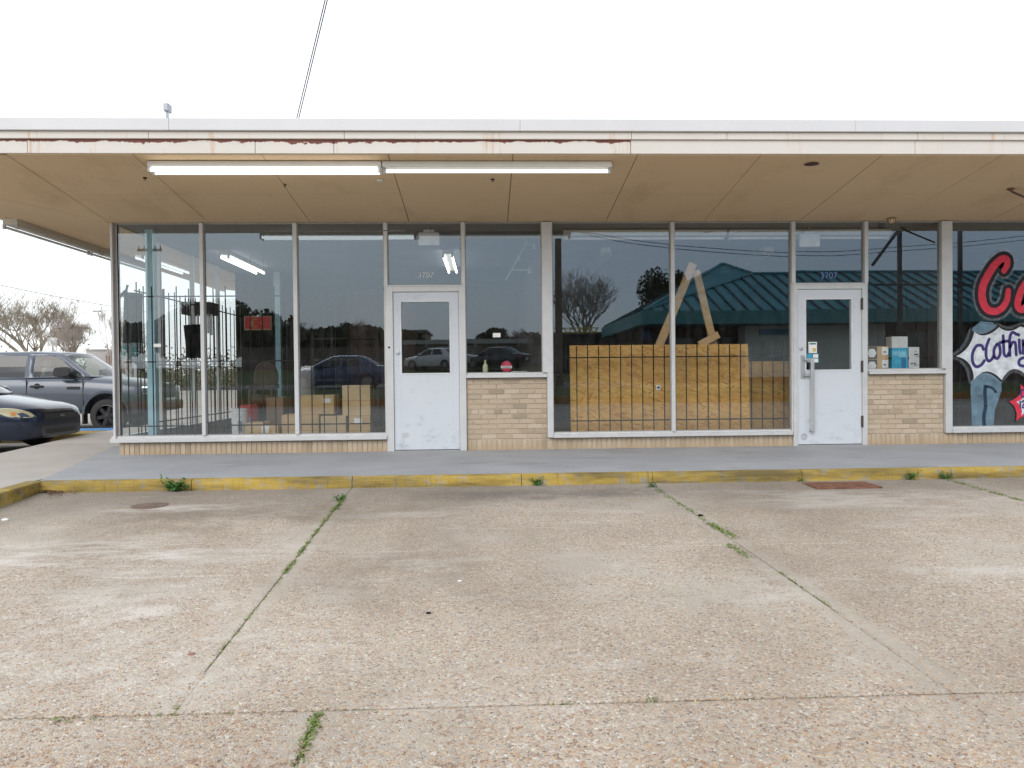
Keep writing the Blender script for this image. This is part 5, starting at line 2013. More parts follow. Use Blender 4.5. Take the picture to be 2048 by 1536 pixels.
def greenhouse(parent, paint, glass, zb, zr, wb, wr, cols, front, rear, trim):
    """cols: list of (x_belt, x_roof, is_glass_until_next) from front to rear along the side"""
    xb = [c[0] for c in cols]
    xr = [c[1] for c in cols]
    zg0, zg1 = 0.05, 0.88
    def side(i, t, s, out=0.0):
        bow = 1 - 0.25 * (t - t * t)
        x = xb[i] + (xr[i] - xb[i]) * t
        y = wb + (wr - wb) * t + 0.03 * sin(pi * t)
        z = zb[i] + (zr[i] - zb[i]) * t
        return (x, s * (y + out), z)
    fr = MB()
    ts = [0, zg0, zg1, 1.0]
    gl = []
    n = len(cols)
    for s in (-1, 1):
        for i in range(n - 1):
            for r in range(3):
                q = [side(i, ts[r], s), side(i + 1, ts[r], s), side(i + 1, ts[r + 1], s), side(i, ts[r + 1], s)]
                if r == 1 and cols[i][2]:
                    g = MB()
                    m_ = 4
                    for k in range(m_):
                        ta, tb = zg0 + (zg1 - zg0) * k / m_, zg0 + (zg1 - zg0) * (k + 1) / m_
                        g.quad(side(i, ta, s), side(i + 1, ta, s), side(i + 1, tb, s), side(i, tb, s))
                    gl.append((g, cols[i][2]))
                else:
                    if r == 1:
                        for k in range(4):
                            ta, tb = zg0 + (zg1 - zg0) * k / 4, zg0 + (zg1 - zg0) * (k + 1) / 4
                            fr.quad(side(i, ta, s), side(i + 1, ta, s), side(i + 1, tb, s), side(i, tb, s))
                    else:
                        fr.quad(*q)
    # roof with crown
    ny = 8
    def roof(i, j):
        v = -1 + 2 * j / ny
        return (xr[i], v * wr, zr[i] + 0.055 * (1 - v * v) ** 0.7 if abs(v) < 1 else zr[i])
    for i in range(n - 1):
        for j in range(ny):
            fr.quad(roof(i, j), roof(i + 1, j), roof(i + 1, j + 1), roof(i, j + 1))
    # windscreen and back glass
    for i, bul in ((0, front), (n - 1, rear)):
        g = MB()
        def scr(u, t):
            v = -1 + 2 * u
            a = side(i, t, 1)
            x = a[0] + bul * (1 - v * v) * (1 - 0.6 * t)
            top = 0.055 * (1 - v * v) ** 0.7 if abs(v) < 1 else 0
            return (x, v * a[1], a[2] + top * t)
        us = [0, 0.05] + [0.05 + 0.9 * k / 8 for k in range(1, 8)] + [0.95, 1]
        tt = [0, 0.04, 0.3, 0.6, 0.92, 1]
        for a in range(len(us) - 1):
            for b in range(len(tt) - 1):
                q = [scr(us[a], tt[b]), scr(us[a + 1], tt[b]), scr(us[a + 1], tt[b + 1]), scr(us[a], tt[b + 1])]
                (g if 0 < a < len(us) - 2 and 0 < b < len(tt) - 2 else fr).quad(*q)
        o = g.build('windscreen' if i == 0 else 'rear_window', glass, None, smooth=True, fix=False)
        o.parent = parent
    bm = fr.build('cab', paint, None, smooth=True)
    me = bm.data
    b = bmesh.new()
    b.from_mesh(me)
    bmesh.ops.remove_doubles(b, verts=b.verts, dist=0.002)
    bmesh.ops.recalc_face_normals(b, faces=b.faces)
    b.to_mesh(me)
    b.free()
    bm.parent = parent
    sm = bm.modifiers.new('thick', 'SOLIDIFY')
    sm.thickness = 0.03
    sm.offset = -1
    for g, kind in gl:
        o = g.build('side_window', glass if kind == 1 else kind, None, smooth=True, fix=False)
        o.parent = parent
    return bm


M_CARGL = glass_mat('car_glass_clear', (0.62, 0.68, 0.64), 1.6, (1, 1, 1), False)
M_CARGD = plain('car_glass_dark', (0.012, 0.014, 0.017), 0.04, 0, 0.7, 0.0)
M_TRIM = plain('car_trim_black', (0.022, 0.022, 0.024), 0.5)
M_SEAT = plain('car_seat_grey', (0.33, 0.33, 0.30), 0.8)
M_RIMD = plain('rim_dark', (0.06, 0.06, 0.065), 0.35, 0.6)
M_RIMS = plain('rim_silver', (0.42, 0.43, 0.44), 0.35, 0.7)
M_LAMPR = plain('tail_lamp_red', (0.35, 0.012, 0.012), 0.25)
M_LAMPA = plain('lamp_amber', (0.72, 0.26, 0.05), 0.3)


def headlight_mat():
    t = NT('headlight_yellowed')
    n = t.noise(t.coord(), 9, 5)
    c = t.mix(n, (0.44, 0.40, 0.24), (0.62, 0.58, 0.40))
    p = t.bsdf(c, 0.25, 0.0, 0.5)
    p.inputs['Coat Weight'].default_value = 0.5
    return t.m


M_HEAD = headlight_mat()


def side_patch(poly, yfun, mat, name, parent, s=-1, th=0.012):
    """panel lying on the body side: (x,z) outline lifted onto y = s*yfun(x,z)"""
    mb = MB()
    n = len(poly)
    cx = sum(p[0] for p in poly) / n
    cz = sum(p[1] for p in poly) / n
    lv = []
    for k in (1.0, 0.9, 0.0):
        row = []
        for x, z in poly:
            X, Z = cx + (x - cx) * k, cz + (z - cz) * k
            row.append((X, s * (yfun(X, Z) + (0 if k == 1.0 else th)), Z))
        lv.append(row)
    i = 0
    mb.v = lv[0] + lv[1] + [lv[2][0]]
    for k in range(n):
        k2 = (k + 1) % n
        mb.f.append((k, k2, n + k2, n + k))
        mb.f.append((n + k, n + k2, 2 * n))
    o = mb.build(name, mat, None, smooth=True)
    o.parent = parent
    return o


# ---- pickup truck: nose at local x=0, length along -x
def make_pickup(label, loc):
    t = thing('pickup_truck', label, 'pickup truck', loc)
    P = car_paint('pickup_slate_paint', (0.085, 0.10, 0.125), 0.34, 0.3)
    xs_ = [-5.8, -5.78, -5.7, -5.4, -5.0, -4.6, -4.3, -4.0, -3.5, -3.0, -2.5, -2.0, -1.7, -1.5, -1.2, -0.9, -0.6, -0.35, -0.2, -0.1, -0.04, 0]
    W_ = [(-5.8, 0.93), (-5.7, 0.98), (-4.6, 1.0), (-2, 1.0), (-1, 1.0), (-0.4, 0.965), (-0.15, 0.90), (0, 0.78)]
    ZB = [(-5.8, 0.62), (-5.5, 0.5), (-5, 0.48), (-1.5, 0.46), (-0.5, 0.42), (0, 0.48)]
    ZS2 = [(-5.8, 1.26), (-4.3, 1.30), (-2, 1.29), (-1.7, 1.27), (-1, 1.22), (-0.3, 1.14), (-0.1, 1.06), (0, 0.95)]
    ZC2 = [(-5.8, 1.27), (-4.3, 1.31), (-1.75, 1.37), (-1.4, 1.37), (-0.8, 1.31), (-0.25, 1.22), (-0.08, 1.12), (0, 1.0)]
    body = loft_body('body', t, P, xs_, W_, ZB, ZS2, ZC2, (-0.98, -4.68), (0.51, 0.45), 0.86)
    zb = [1.33, 1.325, 1.31, 1.30, 1.295, 1.29, 1.29]
    zr = [1.87, 1.90, 1.92, 1.925, 1.92, 1.91, 1.88]
    cols = [(-1.40, -2.12, 0), (-1.56, -2.26, M_CARGL), (-2.70, -2.70, 0), (-2.90, -2.88, M_CARGD), (-3.82, -3.80, 0), (-4.18, -3.98, 0)]
    greenhouse(t, P, M_CARGL, zb, zr, 0.90, 0.74, cols, 0.32, -0.1, None)
    for ax in (-0.98, -4.68):
        for s in (-1, 1):
            w = wheel(t, ax, s * 0.83, 0.405, 0.28, s, M_RIMD, 6)
    # arch lips
    yf = lambda x, z: 0.985
    for s in (-1, 1):
        for ax in (-0.98, -4.68):
            mb = MB()
            ribs = [(ax + 0.525 * cos(a), 0.45 + 0.525 * sin(a)) for a in [pi * k / 16 for k in range(17)]]
            for (a, b), (c, d) in zip(ribs, ribs[1:]):
                mb.obox(((a + c) / 2, s * 0.985, (b + d) / 2), ((c - a) / 2, 0, (d - b) / 2), (0, 0.022, 0), Vector((-(d - b), 0, (c - a))).normalized() * 0.028)
            o = mb.build('arch_lip', P, None, smooth=True)
            o.parent = t
            mb = MB().box(ax - 0.56, ax - 0.52, s * 0.80, s * 0.98, 0.22, 0.5) if s > 0 else MB().box(ax - 0.56, ax - 0.52, -0.98, -0.80, 0.22, 0.5)
            o = mb.build('mud_flap', M_TRIM, None)
            o.parent = t
        # doors: shut lines as narrow recess strips, handles, mirrors
        for a, b in ((-1.50, -2.80), (-2.82, -3.98)):
            mb = MB()
            for xx in ((a, b) if b > -3 else (b,)):
                mb.obox((xx, s * 0.992, 0.92), (0.006, 0, 0), (0, 0.012, 0), (0, 0, 0.37))
            mb.obox(((a + b) / 2, s * 0.975, 0.535), ((a - b) / 2, 0, 0), (0, 0.012, 0), (0, 0, 0.006))
            o = mb.build('door_seam', M_TRIM, None)
            o.parent = t
            mb = MB()
            mb.tube([(b + 0.10, s * 1.0, 1.12), (b + 0.14, s * 1.035, 1.125), (b + 0.34, s * 1.035, 1.125), (b + 0.38, s * 1.0, 1.12)], 0.022, 8)
            mb.lathe((b + 0.24, s * 0.985, 1.12), (0, s, 0), [(0.075, 0), (0.06, 0.018), (0, 0.012)], 14)
            o = mb.build('door_handle', M_TRIM, None, smooth=True)
            o.parent = t
        mb = MB()
        o_ = [(-1.72, 1.36), (-1.68, 1.47), (-1.74, 1.56), (-2.0, 1.56), (-2.06, 1.50), (-2.06, 1.38), (-1.98, 1.34)]
        mb.prism(catmull(o_, 3, True), s * 1.0, s * 1.2)
        mb.tube([(-1.70, s * 0.9, 1.34), (-1.8, s * 1.02, 1.38)], 0.05, 8)
        o = mb.build('wing_mirror', M_TRIM, None, smooth=True, bevel=0.02)
        o.parent = t
        o = MB().obox((-1.72, s * 0.997, 1.075), (0.15, 0, 0), (0, 0.006, 0), (0, 0, 0.035)).build('badge', M_TRIM, None, bevel=0.006)
        o.parent = t
        mb = MB().tube([(-1.7, s * 0.9, 0.42), (-4.0, s * 0.9, 0.42)], 0.045, 10)
        o = mb.build('side_step', M_TRIM, None, smooth=True)
        o.parent = t
        mb = MB().obox((-0.12, s * 0.72, 1.0), (0.1, 0, 0), (0, 0.17, 0), (0, 0, 0.10))
        o = mb.build('headlight', M_CHROME, None, bevel=0.04)
        o.parent = t
        mb = MB().obox((-5.74, s * 0.90, 1.02), (0.07, 0, 0), (0, 0.08, 0), (0, 0, 0.2))
        o = mb.build('tail_lamp', M_LAMPR, None, bevel=0.02)
        o.parent = t
    MB().obox((-0.03, 0, 0.98), (0.05, 0, 0), (0, 0.5, 0), (0, 0, 0.18)).build('grille', M_TRIM, None, bevel=0.03).parent = t
    MB().obox((-0.02, 0, 0.62), (0.1, 0, 0), (0, 0.86, 0), (0, 0, 0.12)).build('bumper', M_TRIM, None, bevel=0.05).parent = t
    MB().obox((-2.75, 0, 1.33), (1.1, 0, 0), (0, 0.83, 0), (0, 0, 0.012)).build('interior_floor', M_TRIM, None).parent = t
    for x in (-2.6, -3.6):
        for s in (-0.45, 0.45):
            mb = MB()
            mb.obox((x, s, 1.43), (0.06, 0, -0.015), (0, 0.24, 0), (0.04, 0, 0.14))
            mb.obox((x - 0.03, s, 1.68), (0.05, 0, 0), (0, 0.13, 0), (0, 0, 0.09))
            o = mb.build('seat', M_SEAT, None, bevel=0.04)
            o.parent = t
    return t


trX = at(290, 780, 9.0)[0]
make_pickup('slate grey crew cab pickup truck parked beyond the blue kerb', (-7.97, 8.75, -0.15))


# ---- sedans: nose at local x=0
def make_sedan(label, loc, rz, paint, glass, rim, detail=True, hl=None, group=None, name='sedan', L=4.58):
    t = thing(name, label, 'car', loc, group, rz)
    k = L / 4.58
    xs_ = [-4.58, -4.56, -4.5, -4.35, -4.1, -3.7, -3.3, -2.8, -2.3, -1.9, -1.6, -1.4, -1.1, -0.8, -0.5, -0.32, -0.2, -0.12, -0.06, -0.02, 0]
    xs_ = [x * k for x in xs_]
    sc = lambda tab: [(x * k, v) for x, v in tab]
    W_ = sc([(-4.58, 0.66), (-4.45, 0.78), (-4.1, 0.84), (-3, 0.86), (-1.4, 0.86), (-0.7, 0.845), (-0.4, 0.815), (-0.2, 0.755), (-0.06, 0.66), (0, 0.57)])
    ZB = sc([(-4.58, 0.38), (-4.3, 0.24), (-3.6, 0.2), (-1, 0.19), (-0.3, 0.19), (0, 0.24)])
    ZS2 = sc([(-4.58, 0.84), (-4.4, 0.95), (-3.6, 0.97), (-2.4, 0.93), (-1.5, 0.88), (-0.9, 0.82), (-0.4, 0.755), (-0.15, 0.71), (-0.05, 0.675), (0, 0.63)])
    ZC2 = sc([(-4.58, 0.88), (-4.4, 1.0), (-3.7, 1.03), (-2.4, 1.0), (-1.45, 0.985), (-0.9, 0.925), (-0.45, 0.845), (-0.18, 0.785), (-0.05, 0.72), (0, 0.655)])
    body = loft_body('body', t, paint, xs_, W_, ZB, ZS2, ZC2, (-0.87 * k, -3.5 * k), (0.345, 0.31), 0.74)
    zb = [0.965, 0.955, 0.945, 0.945, 0.945, 0.95, 0.97, 0.985]
    zr = [1.36, 1.39, 1.405, 1.405, 1.40, 1.385, 1.34, 1.31]
    cols = [(-1.30 * k, -2.02 * k, 0), (-1.45 * k, -2.10 * k, glass), (-2.42 * k, -2.42 * k, 0), (-2.50 * k, -2.50 * k, glass), (-3.30 * k, -3.06 * k, 0), (-3.72 * k, -3.28 * k, 0), (-3.9 * k, -3.36 * k, 0)]
    greenhouse(t, paint, glass, zb, zr, 0.79, 0.58, cols, 0.28, -0.16, None)
    for ax in (-0.87 * k, -3.5 * k):
        for s in (-1, 1):
            wheel(t, ax, s * 0.74, 0.31, 0.2, s, rim, 7)
    for s in (-1, 1):
        mb = MB()
        mb.prism(catmull([(-1.52 * k, 0.96), (-1.48 * k, 1.03), (-1.55 * k, 1.08), (-1.68 * k, 1.07), (-1.70 * k, 0.97)], 3, True), s * 0.86, s * 1.0)
        mb.tube([(-1.52 * k, s * 0.78, 0.96), (-1.58 * k, s * 0.9, 0.985)], 0.025, 6)
        mb.build('wing_mirror', paint, None, smooth=True, bevel=0.01).parent = t
        mb = MB()
        for xx in (-1.35 * k, -2.46 * k, -3.35 * k):
            mb.obox((xx, s * 0.853, 0.6), (0.004, 0, 0), (0, 0.008, 0), (0, 0, 0.3))
        mb.build('door_seam', M_TRIM, None).parent = t
        for xx in (-2.25 * k, -3.1 * k):
            mb = MB().tube([(xx - 0.1, s * 0.845, 0.80), (xx - 0.08, s * 0.87, 0.80), (xx + 0.08, s * 0.87, 0.80), (xx + 0.1, s * 0.845, 0.80)], 0.012, 6)
            mb.build('door_handle', paint, None).parent = t
        # headlight wraps round the corner of the nose
        def yf(x, z, W_=W_):
            return lerp_tab(W_, x) * 0.978
        hp = [(-0.58 * k, 0.70), (-0.45 * k, 0.735), (-0.28 * k, 0.72), (-0.13 * k, 0.67), (-0.045 * k, 0.585), (-0.14 * k, 0.565), (-0.34 * k, 0.58), (-0.48 * k, 0.63)]
        side_patch(catmull(hp, 3, True), yf, hl or M_HEAD, 'headlight', t, s, 0.014)
        ip = [(-0.345 * k, 0.675), (-0.285 * k, 0.67), (-0.275 * k, 0.61), (-0.335 * k, 0.615)]
        side_patch(ip, lambda x, z: yf(x, z) + 0.012, M_LAMPA, 'indicator', t, s, 0.006)
        mb = MB().obox((-4.42 * k, s * 0.70, 0.80), (0.1, 0, 0), (0, 0.1, 0), (0, 0, 0.085))
        mb.build('tail_lamp', M_LAMPR, None, bevel=0.03).parent = t
    # grille, bumper openings, plate, sill
    MB().obox((-0.03 * k, 0, 0.575), (0.034, 0, 0), (0, 0.50, 0), (0, 0, 0.05)).build('grille', M_TRIM, None, bevel=0.02).parent = t
    MB().obox((-0.02 * k, 0, 0.34), (0.024, 0, 0), (0, 0.46, 0), (0, 0, 0.055)).build('bumper_intake', M_TRIM, None, bevel=0.02).parent = t
    MB().box(0.003, 0.012, -0.07, 0.07, 0.565, 0.59).build('emblem', M_CHROME, None).parent = t
    MB().obox((-4.575 * k, 0, 0.62), (0.01, 0, 0), (0, 0.16, 0), (0, 0, 0.08)).build('number_plate', M_PAPER, None).parent = t
    MB().obox((-2.4 * k, 0, 0.955), (1.1 * k, 0, 0), (0, 0.74, 0), (0, 0, 0.01)).build('interior_floor', M_TRIM, None).parent = t
    for x in (-2.4 * k, -3.1 * k):
        for s in (-0.36, 0.36):
            mb = MB()
            mb.obox((x, s, 1.03), (0.05, 0, -0.01), (0, 0.2, 0), (0.03, 0, 0.1))
            mb.obox((x - 0.02, s, 1.21), (0.04, 0, 0), (0, 0.11, 0), (0, 0, 0.07))
            mb.build('seat', M_SEAT, None, bevel=0.03).parent = t
    return t


P_NAVY = car_paint('sedan_navy_paint', (0.007, 0.017, 0.042), 0.2, 0.2)
P_BLUE = car_paint('sedan_blue_paint', (0.03, 0.06, 0.14), 0.25, 0.3)
P_WHITE = car_paint('sedan_white_paint', (0.7, 0.7, 0.7), 0.3, 0.0)
P_DARK = car_paint('sedan_dark_paint', (0.02, 0.022, 0.03), 0.25, 0.2)
make_sedan('navy sedan with yellowed headlights nosing up to the side walkway', (-7.22, 2.95, -0.06), 0.0, P_NAVY, M_CARGL, M_RIMS)
# cars across the lot, seen in the glass
xs1 = mir(575, 775, 21.3)[0]
make_sedan('blue sedan with silver rims seen mirrored in the corner windows', (mir(572, 770, 21.3)[0], -22.2, 0.63), pi, P_BLUE, M_CARGD, M_RIMS, hl=M_CHROME, group='cars mirrored in the glass', L=4.8)
make_sedan('white sedan seen mirrored in the door glass', (mir(815, 735, 41)[0], -41.5, 1.62), pi + 0.5, P_WHITE, M_CARGD, M_RIMS, hl=M_CHROME, group='cars mirrored in the glass')
make_sedan('dark sedan mirrored right of the white one', (mir(925, 735, 41)[0], -40.5, 1.60), pi + 0.5, P_DARK, M_CARGD, M_RIMS, hl=M_CHROME, group='cars mirrored in the glass')
make_sedan('silver sedan passing beyond the pickup truck', (-15.5, 21.5, -0.06), 0.15, car_paint('sedan_silver_paint', (0.5, 0.52, 0.54), 0.3, 0.3), M_CARGD, M_RIMS, hl=M_CHROME)


# ================================================================== TREES, POLES, THINGS FAR OFF
def bare_tree(label, loc, h, spread, seed, twig, levels=5, lean=0.0, trunk_h=0.25, group='bare winter trees', buds=False, dens=1.0, r0=None):
    rr = random.Random(seed)
    t = thing('bare_tree', label, 'tree', loc, group)
    tr, cr = MB(), MB()
    r0 = r0 or h * 0.014

    def grow(p, d, L, r, lv):
        n = 3
        pts, rad = [p.copy()], [r]
        q, dd = p.copy(), d.copy()
        for k in range(n):
            dd = (dd + Vector((rr.gauss(0, 0.16), rr.gauss(0, 0.16), rr.gauss(0.05, 0.10)))).normalized()
            q = q + dd * L / n
            pts.append(q.copy())
            rad.append(r * (1 - 0.45 * (k + 1) / n))
        (tr if lv == 0 else cr).tube(pts, rad, 7 if lv == 0 else (5 if lv < 2 else 3), cap=False)
        if lv >= levels:
            return
        kids = [rr.randint(5, 7), rr.randint(3, 5), rr.randint(3, 5), rr.randint(3, 4), rr.randint(3, 4), rr.randint(2, 3)][min(lv, 5)]
        kids = max(2, round(kids * dens))
        for c in range(kids):
            f = rr.uniform(0.45, 1.0) if lv > 0 else rr.uniform(0.75, 1.0)
            ix = min(n - 1, int(f * n))
            u = f * n - ix
            s = pts[ix].lerp(pts[ix + 1], min(1, u))
            az = rr.uniform(0, 2 * pi)
            up = rr.uniform(0.35, 1.15)
            side = Vector((cos(az) * spread, sin(az) * spread, up))
            nd = (dd * 0.75 + side.normalized() * 0.85).normalized()
            grow(s, nd, L * rr.uniform(0.58, 0.82) * (0.95 if lv else 1.15), max(0.0045, rad[ix] * rr.uniform(0.48, 0.68)), lv + 1)

    grow(Vector((0, 0, -0.1)), Vector((lean, 0, 1)).normalized(), h * trunk_h, r0, 0)
    zmax = max(v[2] for v in cr.v)
    sc = h / zmax
    for m in (tr, cr):
        m.v = [(x * sc, y * sc, z * sc) for x, y, z in m.v]
    tr.build('trunk', M_BARK, None, smooth=True, fix=False).parent = t
    o = cr.build('crown', M_BUDS if buds else twig, None, fix=False)
    o.parent = t
    return t


def place(px, py, Y):
    return at(px, py, Y)


def tree_at(label, px, ptop, Y, width_px, seed, levels=5, z0=-0.06, **kw):
    X, Z = at(px, ptop, Y)
    h = Z - z0
    return bare_tree(label, (X, Y, z0), h, kw.pop('spread', 0.9), seed, M_TWIG, levels, **kw)


tree_at('broad bare tree with olive tinge above the truck roof', 62, 562, 48, 0, 14, 6, buds=True, dens=0.98, trunk_h=0.12, spread=1.2)
tree_at('big pale bare tree at the left edge, branches reaching over the truck', 2, 556, 40, 0, 5, 6, dens=0.85, trunk_h=0.13, spread=1.3)
tree_at('bare tree between the broad tree and the wooden pole', 118, 594, 55, 0, 21, 6, buds=True, dens=0.95, trunk_h=0.12, spread=1.25)
tree_at('slim upright bare tree with a dark trunk near the shop corner', 190, 598, 42, 0, 8, 6, dens=0.85, trunk_h=0.26, spread=0.5, r0=0.11)
tree_at('thin bare sapling left of the slim upright tree', 160, 606, 44, 0, 33, 5, dens=0.9, trunk_h=0.26, spread=0.45, r0=0.07)
tree_at('bare tree seen through the corner window panes', 262, 640, 46, 0, 41, 4, trunk_h=0.2)


def leafy(label, loc, rx, rz_, seed, n=2600, mat=None, leaf=0.22, name='evergreen_tree', group='dark evergreens across the street', trunk=True):
    rr = random.Random(seed)
    t = thing(name, label, 'tree', loc, group)
    mb = MB()
    lobes = [(rr.uniform(-0.6, 0.6) * rx, rr.uniform(-0.5, 0.5) * rx, rz_ * (0.35 + rr.uniform(0, 0.55)), rr.uniform(0.3, 0.55)) for _ in range(9)]
    for k in range(n):
        lx, ly, lz, lr = lobes[rr.randrange(len(lobes))]
        v = Vector((rr.gauss(0, 1), rr.gauss(0, 1), rr.gauss(0, 1))).normalized() * lr * (rr.random() ** 0.4)
        c = Vector((lx + v.x * rx, ly + v.y * rx, lz + v.z * rz_ * 0.5))
        a = Vector((rr.gauss(0, 1), rr.gauss(0, 1), rr.gauss(0, 1))).normalized() * leaf * rr.uniform(0.5, 1.2)
        b = a.cross(Vector((rr.gauss(0, 1), rr.gauss(0, 1), rr.gauss(0, 1)))).normalized() * leaf * 0.6
        mb.quad(tuple(c - a - b), tuple(c + a - b), tuple(c + a + b), tuple(c - a + b))
    mb.build('crown', mat or M_EVER, None, fix=False).parent = t
    MB().tube([(0, 0, -0.1), (0.05, 0, rz_ * 0.3), (0, 0.05, rz_ * 0.75)], [0.22, 0.17, 0.07], 7).build('trunk', M_BARK, None).parent = t
    return t


# what the shop glass mirrors: a dark tree belt, fence, street furniture, teal-roofed building
def mplace(px, py, L):
    X, Z = mir(px, py, L)
    return X, -L, Z


tw = [(425, 605, 50), (450, 640, 52), (503, 612, 46), (545, 632, 50), (585, 660, 50), (640, 668, 56), (665, 672, 54), (700, 662, 55), (735, 652, 50), (770, 658, 53), (812, 672, 60), (960, 664, 66), (990, 668, 62), (1040, 672, 64), (370, 640, 48), (320, 655, 50), (270, 640, 45)]
names = ['tall dark evergreen mirrored at the left of the corner windows', 'dark evergreen mirrored beside the tall one', 'dark evergreen mirrored behind the red sign', 'dark evergreen mirrored right of the red sign',
         'dark evergreen mirrored above the armchair', 'low dark tree mirrored behind the blue sedan roof', 'rounded dark tree mirrored over the sedan', 'rounded tree mirrored over the sedan tail', 'brown-green tree mirrored above the wooden fence',
         'brown-green tree mirrored left of the plain door', 'distant tree mirrored in the plain door glass', 'distant tree mirrored over the dark sedan', 'distant dark tree mirrored beside the white sticker', 'distant tree mirrored left of the wide mullion',
         'dark tree mirrored behind the black garment', 'dark tree mirrored behind the side grille', 'dark tree mirrored beside the blue column']
for k, (px, py, L) in enumerate(tw):
    X, Y, Z = mplace(px, py, L)
    z0 = terrain_z(X, Y)
    hh = Z - z0
    leafy(names[k], (X, Y, z0), max(2.0, hh * 0.62), hh * 1.05, 100 + k, 3200, M_EVER if k % 3 else plain('brown_green_foliage', (0.085, 0.075, 0.04), 0.9, 0, 0.2, 0.4, 2), 0.15)
for k, (px, py, L, lb) in enumerate(((600, 632, 46, 'bare tree mirrored above the blue sedan bonnet'), (748, 636, 50, 'bare brown tree mirrored left of the plain door'), (1030, 655, 52, 'bare tree mirrored beside the wide mullion'))):
    X, Y, Z = mplace(px, py, L)
    z0 = terrain_z(X, Y)
    bare_tree(lb, (X, Y, z0), Z - z0, 1.1, 300 + k, M_TWIG, 5, trunk_h=0.15)
# bare tree right, evergreens behind the teal roof
X, Y, Z = mplace(1160, 527, 40)
bare_tree('big bare tree mirrored left of the teal roof', (X, Y, 1.4), Z - 1.4, 1.25, 77, M_TWIG, 5, trunk_h=0.17, dens=1.0)
for px, py, lb, sd_ in ((1325, 535, 'evergreen mirrored behind the teal roof, left of the planks', 201), (1385, 540, 'evergreen mirrored behind the teal roof at the planks', 202)):
    X, Y, Z = mplace(px, py, 52)
    leafy(lb, (X, Y, 1.9), 2.6, (Z - 1.9), sd_, 9000, M_EVER, 0.11)

# wooden fence across the street
X0, X1 = mir(470, 690, 44)[0], mir(1100, 690, 44)[0]
fence = thing('wooden_fence', 'long weathered wooden fence across the street mirrored in the glass', 'fence', ((X0 + X1) / 2, -44, 1.6))
M_FENCE = plain('fence_weathered', (0.15, 0.125, 0.105), 0.9, 0, 0.2, 0.25, 3, 0.4)
nbay = 10
rr = random.Random(2)
for b in range(nbay):
    xa2 = X0 + (X1 - X0) * b / nbay
    xb3 = X0 + (X1 - X0) * (b + 1) / nbay
    MB().box(xa2 - 0.05, xa2 + 0.05, -44.08, -43.98, 1.5, 3.45).build('post', M_FENCE, fence)
    MB().box(xa2, xb3, -44.05, -44.0, 1.9, 2.0).box(xa2, xb3, -44.05, -44.0, 2.9, 3.0).build('rail', M_FENCE, fence)
    x = xa2
    me_ = None
    while x < xb3 - 0.05:
        w_ = 0.14
        MB().box(x + 0.005, x + w_, -44.0, -43.975, 1.62, 3.36 + rr.uniform(-0.03, 0.03)).build('board', M_FENCE, fence, fix=False)
        x += 0.2 if (X1 - X0) > 50 else 0.145

# long low carport roof above the fence
xa3, _, za3 = mplace(800, 684, 48)
xb4, _, zb4 = mplace(1045, 684, 48)
cp_ = thing('carport', 'long pale flat carport roof mirrored above the wooden fence', 'carport', ((xa3 + xb4) / 2, -50, 1.7))
MB().box(xa3, xb4, -53, -48, za3 - 0.2, za3 + 0.15).build('roof', plain('carport_pale', (0.42, 0.41, 0.39), 0.7), cp_)
for k in range(6):
    x = xa3 + (xb4 - xa3) * (k + 0.2) / 5.6
    MB().box(x - 0.06, x + 0.06, -48.3, -48.18, 1.7, za3 - 0.2).build('post', M_STEEL, cp_)
xa5, _, za5 = mplace(802, 664, 62)
xb5, _, zb5 = mplace(850, 664, 62)
ob = thing('brick_house', 'low tan building mirrored in the top of the plain door glass', 'building', ((xa5 + xb5) / 2, -66, 2.0))
MB().box(xa5, xb5, -70, -62, 2.0, za5).build('wall', plain('tan_wall', (0.38, 0.29, 0.2), 0.8), ob)
MB().box(xa5 - 0.2, xb5 + 0.2, -70.2, -61.8, za5, za5 + 0.2).build('roof', plain('flat_roof_grey', (0.3, 0.3, 0.3), 0.8), ob)
for k in range(2):
    MB().box(xa5 + 0.5 + k * 1.0, xa5 + 1.0 + k * 1.0, -61.99, -61.9, za5 - 1.6, za5 - 0.8).build('window', M_CARGD, ob)

# teal-roofed building
M_TEAL = plain('teal_metal_roof', (0.07, 0.27, 0.32), 0.45, 0.2, 0.5, 0.15, 0.8)
M_TEALD = plain('teal_seam', (0.015, 0.05, 0.065), 0.5, 0.2)
M_TEALF = plain('teal_fascia', (0.055, 0.22, 0.24), 0.55)
L0 = 22.0
eL = mplace(1290, 622, L0)
eZ = eL[2]
eR = mplace(2230, 622, L0)
pk = mir(1465, 533, L0 + 4.5)
pkX, pkZ = pk
rdg = mir(1527, 548, L0 + 4.0)
teal = thing('teal_roof_building', 'white brick building with teal metal hip roof mirrored in the glass', 'building', ((eL[0] + eR[0]) / 2, -L0 - 5, 0.6))
e0 = Vector((eL[0], -L0, eZ))
e1 = Vector((eR[0], -L0, eZ))
dp = 11.0
b0_ = Vector((eL[0], -L0 - dp, eZ))
b1_ = Vector((eR[0], -L0 - dp, eZ))
p0 = Vector((pkX, -L0 - dp / 2, pkZ + 0.3))
p1 = Vector((rdg[0], -L0 - dp / 2 + 0.6, rdg[1] + 0.15))
p2 = Vector((eR[0], -L0 - dp / 2 + 0.6, rdg[1] + 0.15))
q1 = Vector((rdg[0], -L0 - dp / 2 - 0.6, rdg[1] + 0.15))
q2 = Vector((eR[0], -L0 - dp / 2 - 0.6, rdg[1] + 0.15))
mb = MB()
mb.poly([tuple(v) for v in (e0, e1, p2, p1)])
mb.poly([tuple(v) for v in (e0, p1, p0)])
mb.poly([tuple(v) for v in (b0_, e0, p0)])
mb.poly([tuple(v) for v in (b1_, b0_, p0, q1, q2)])
mb.poly([tuple(v) for v in (p0, p1, q1)])
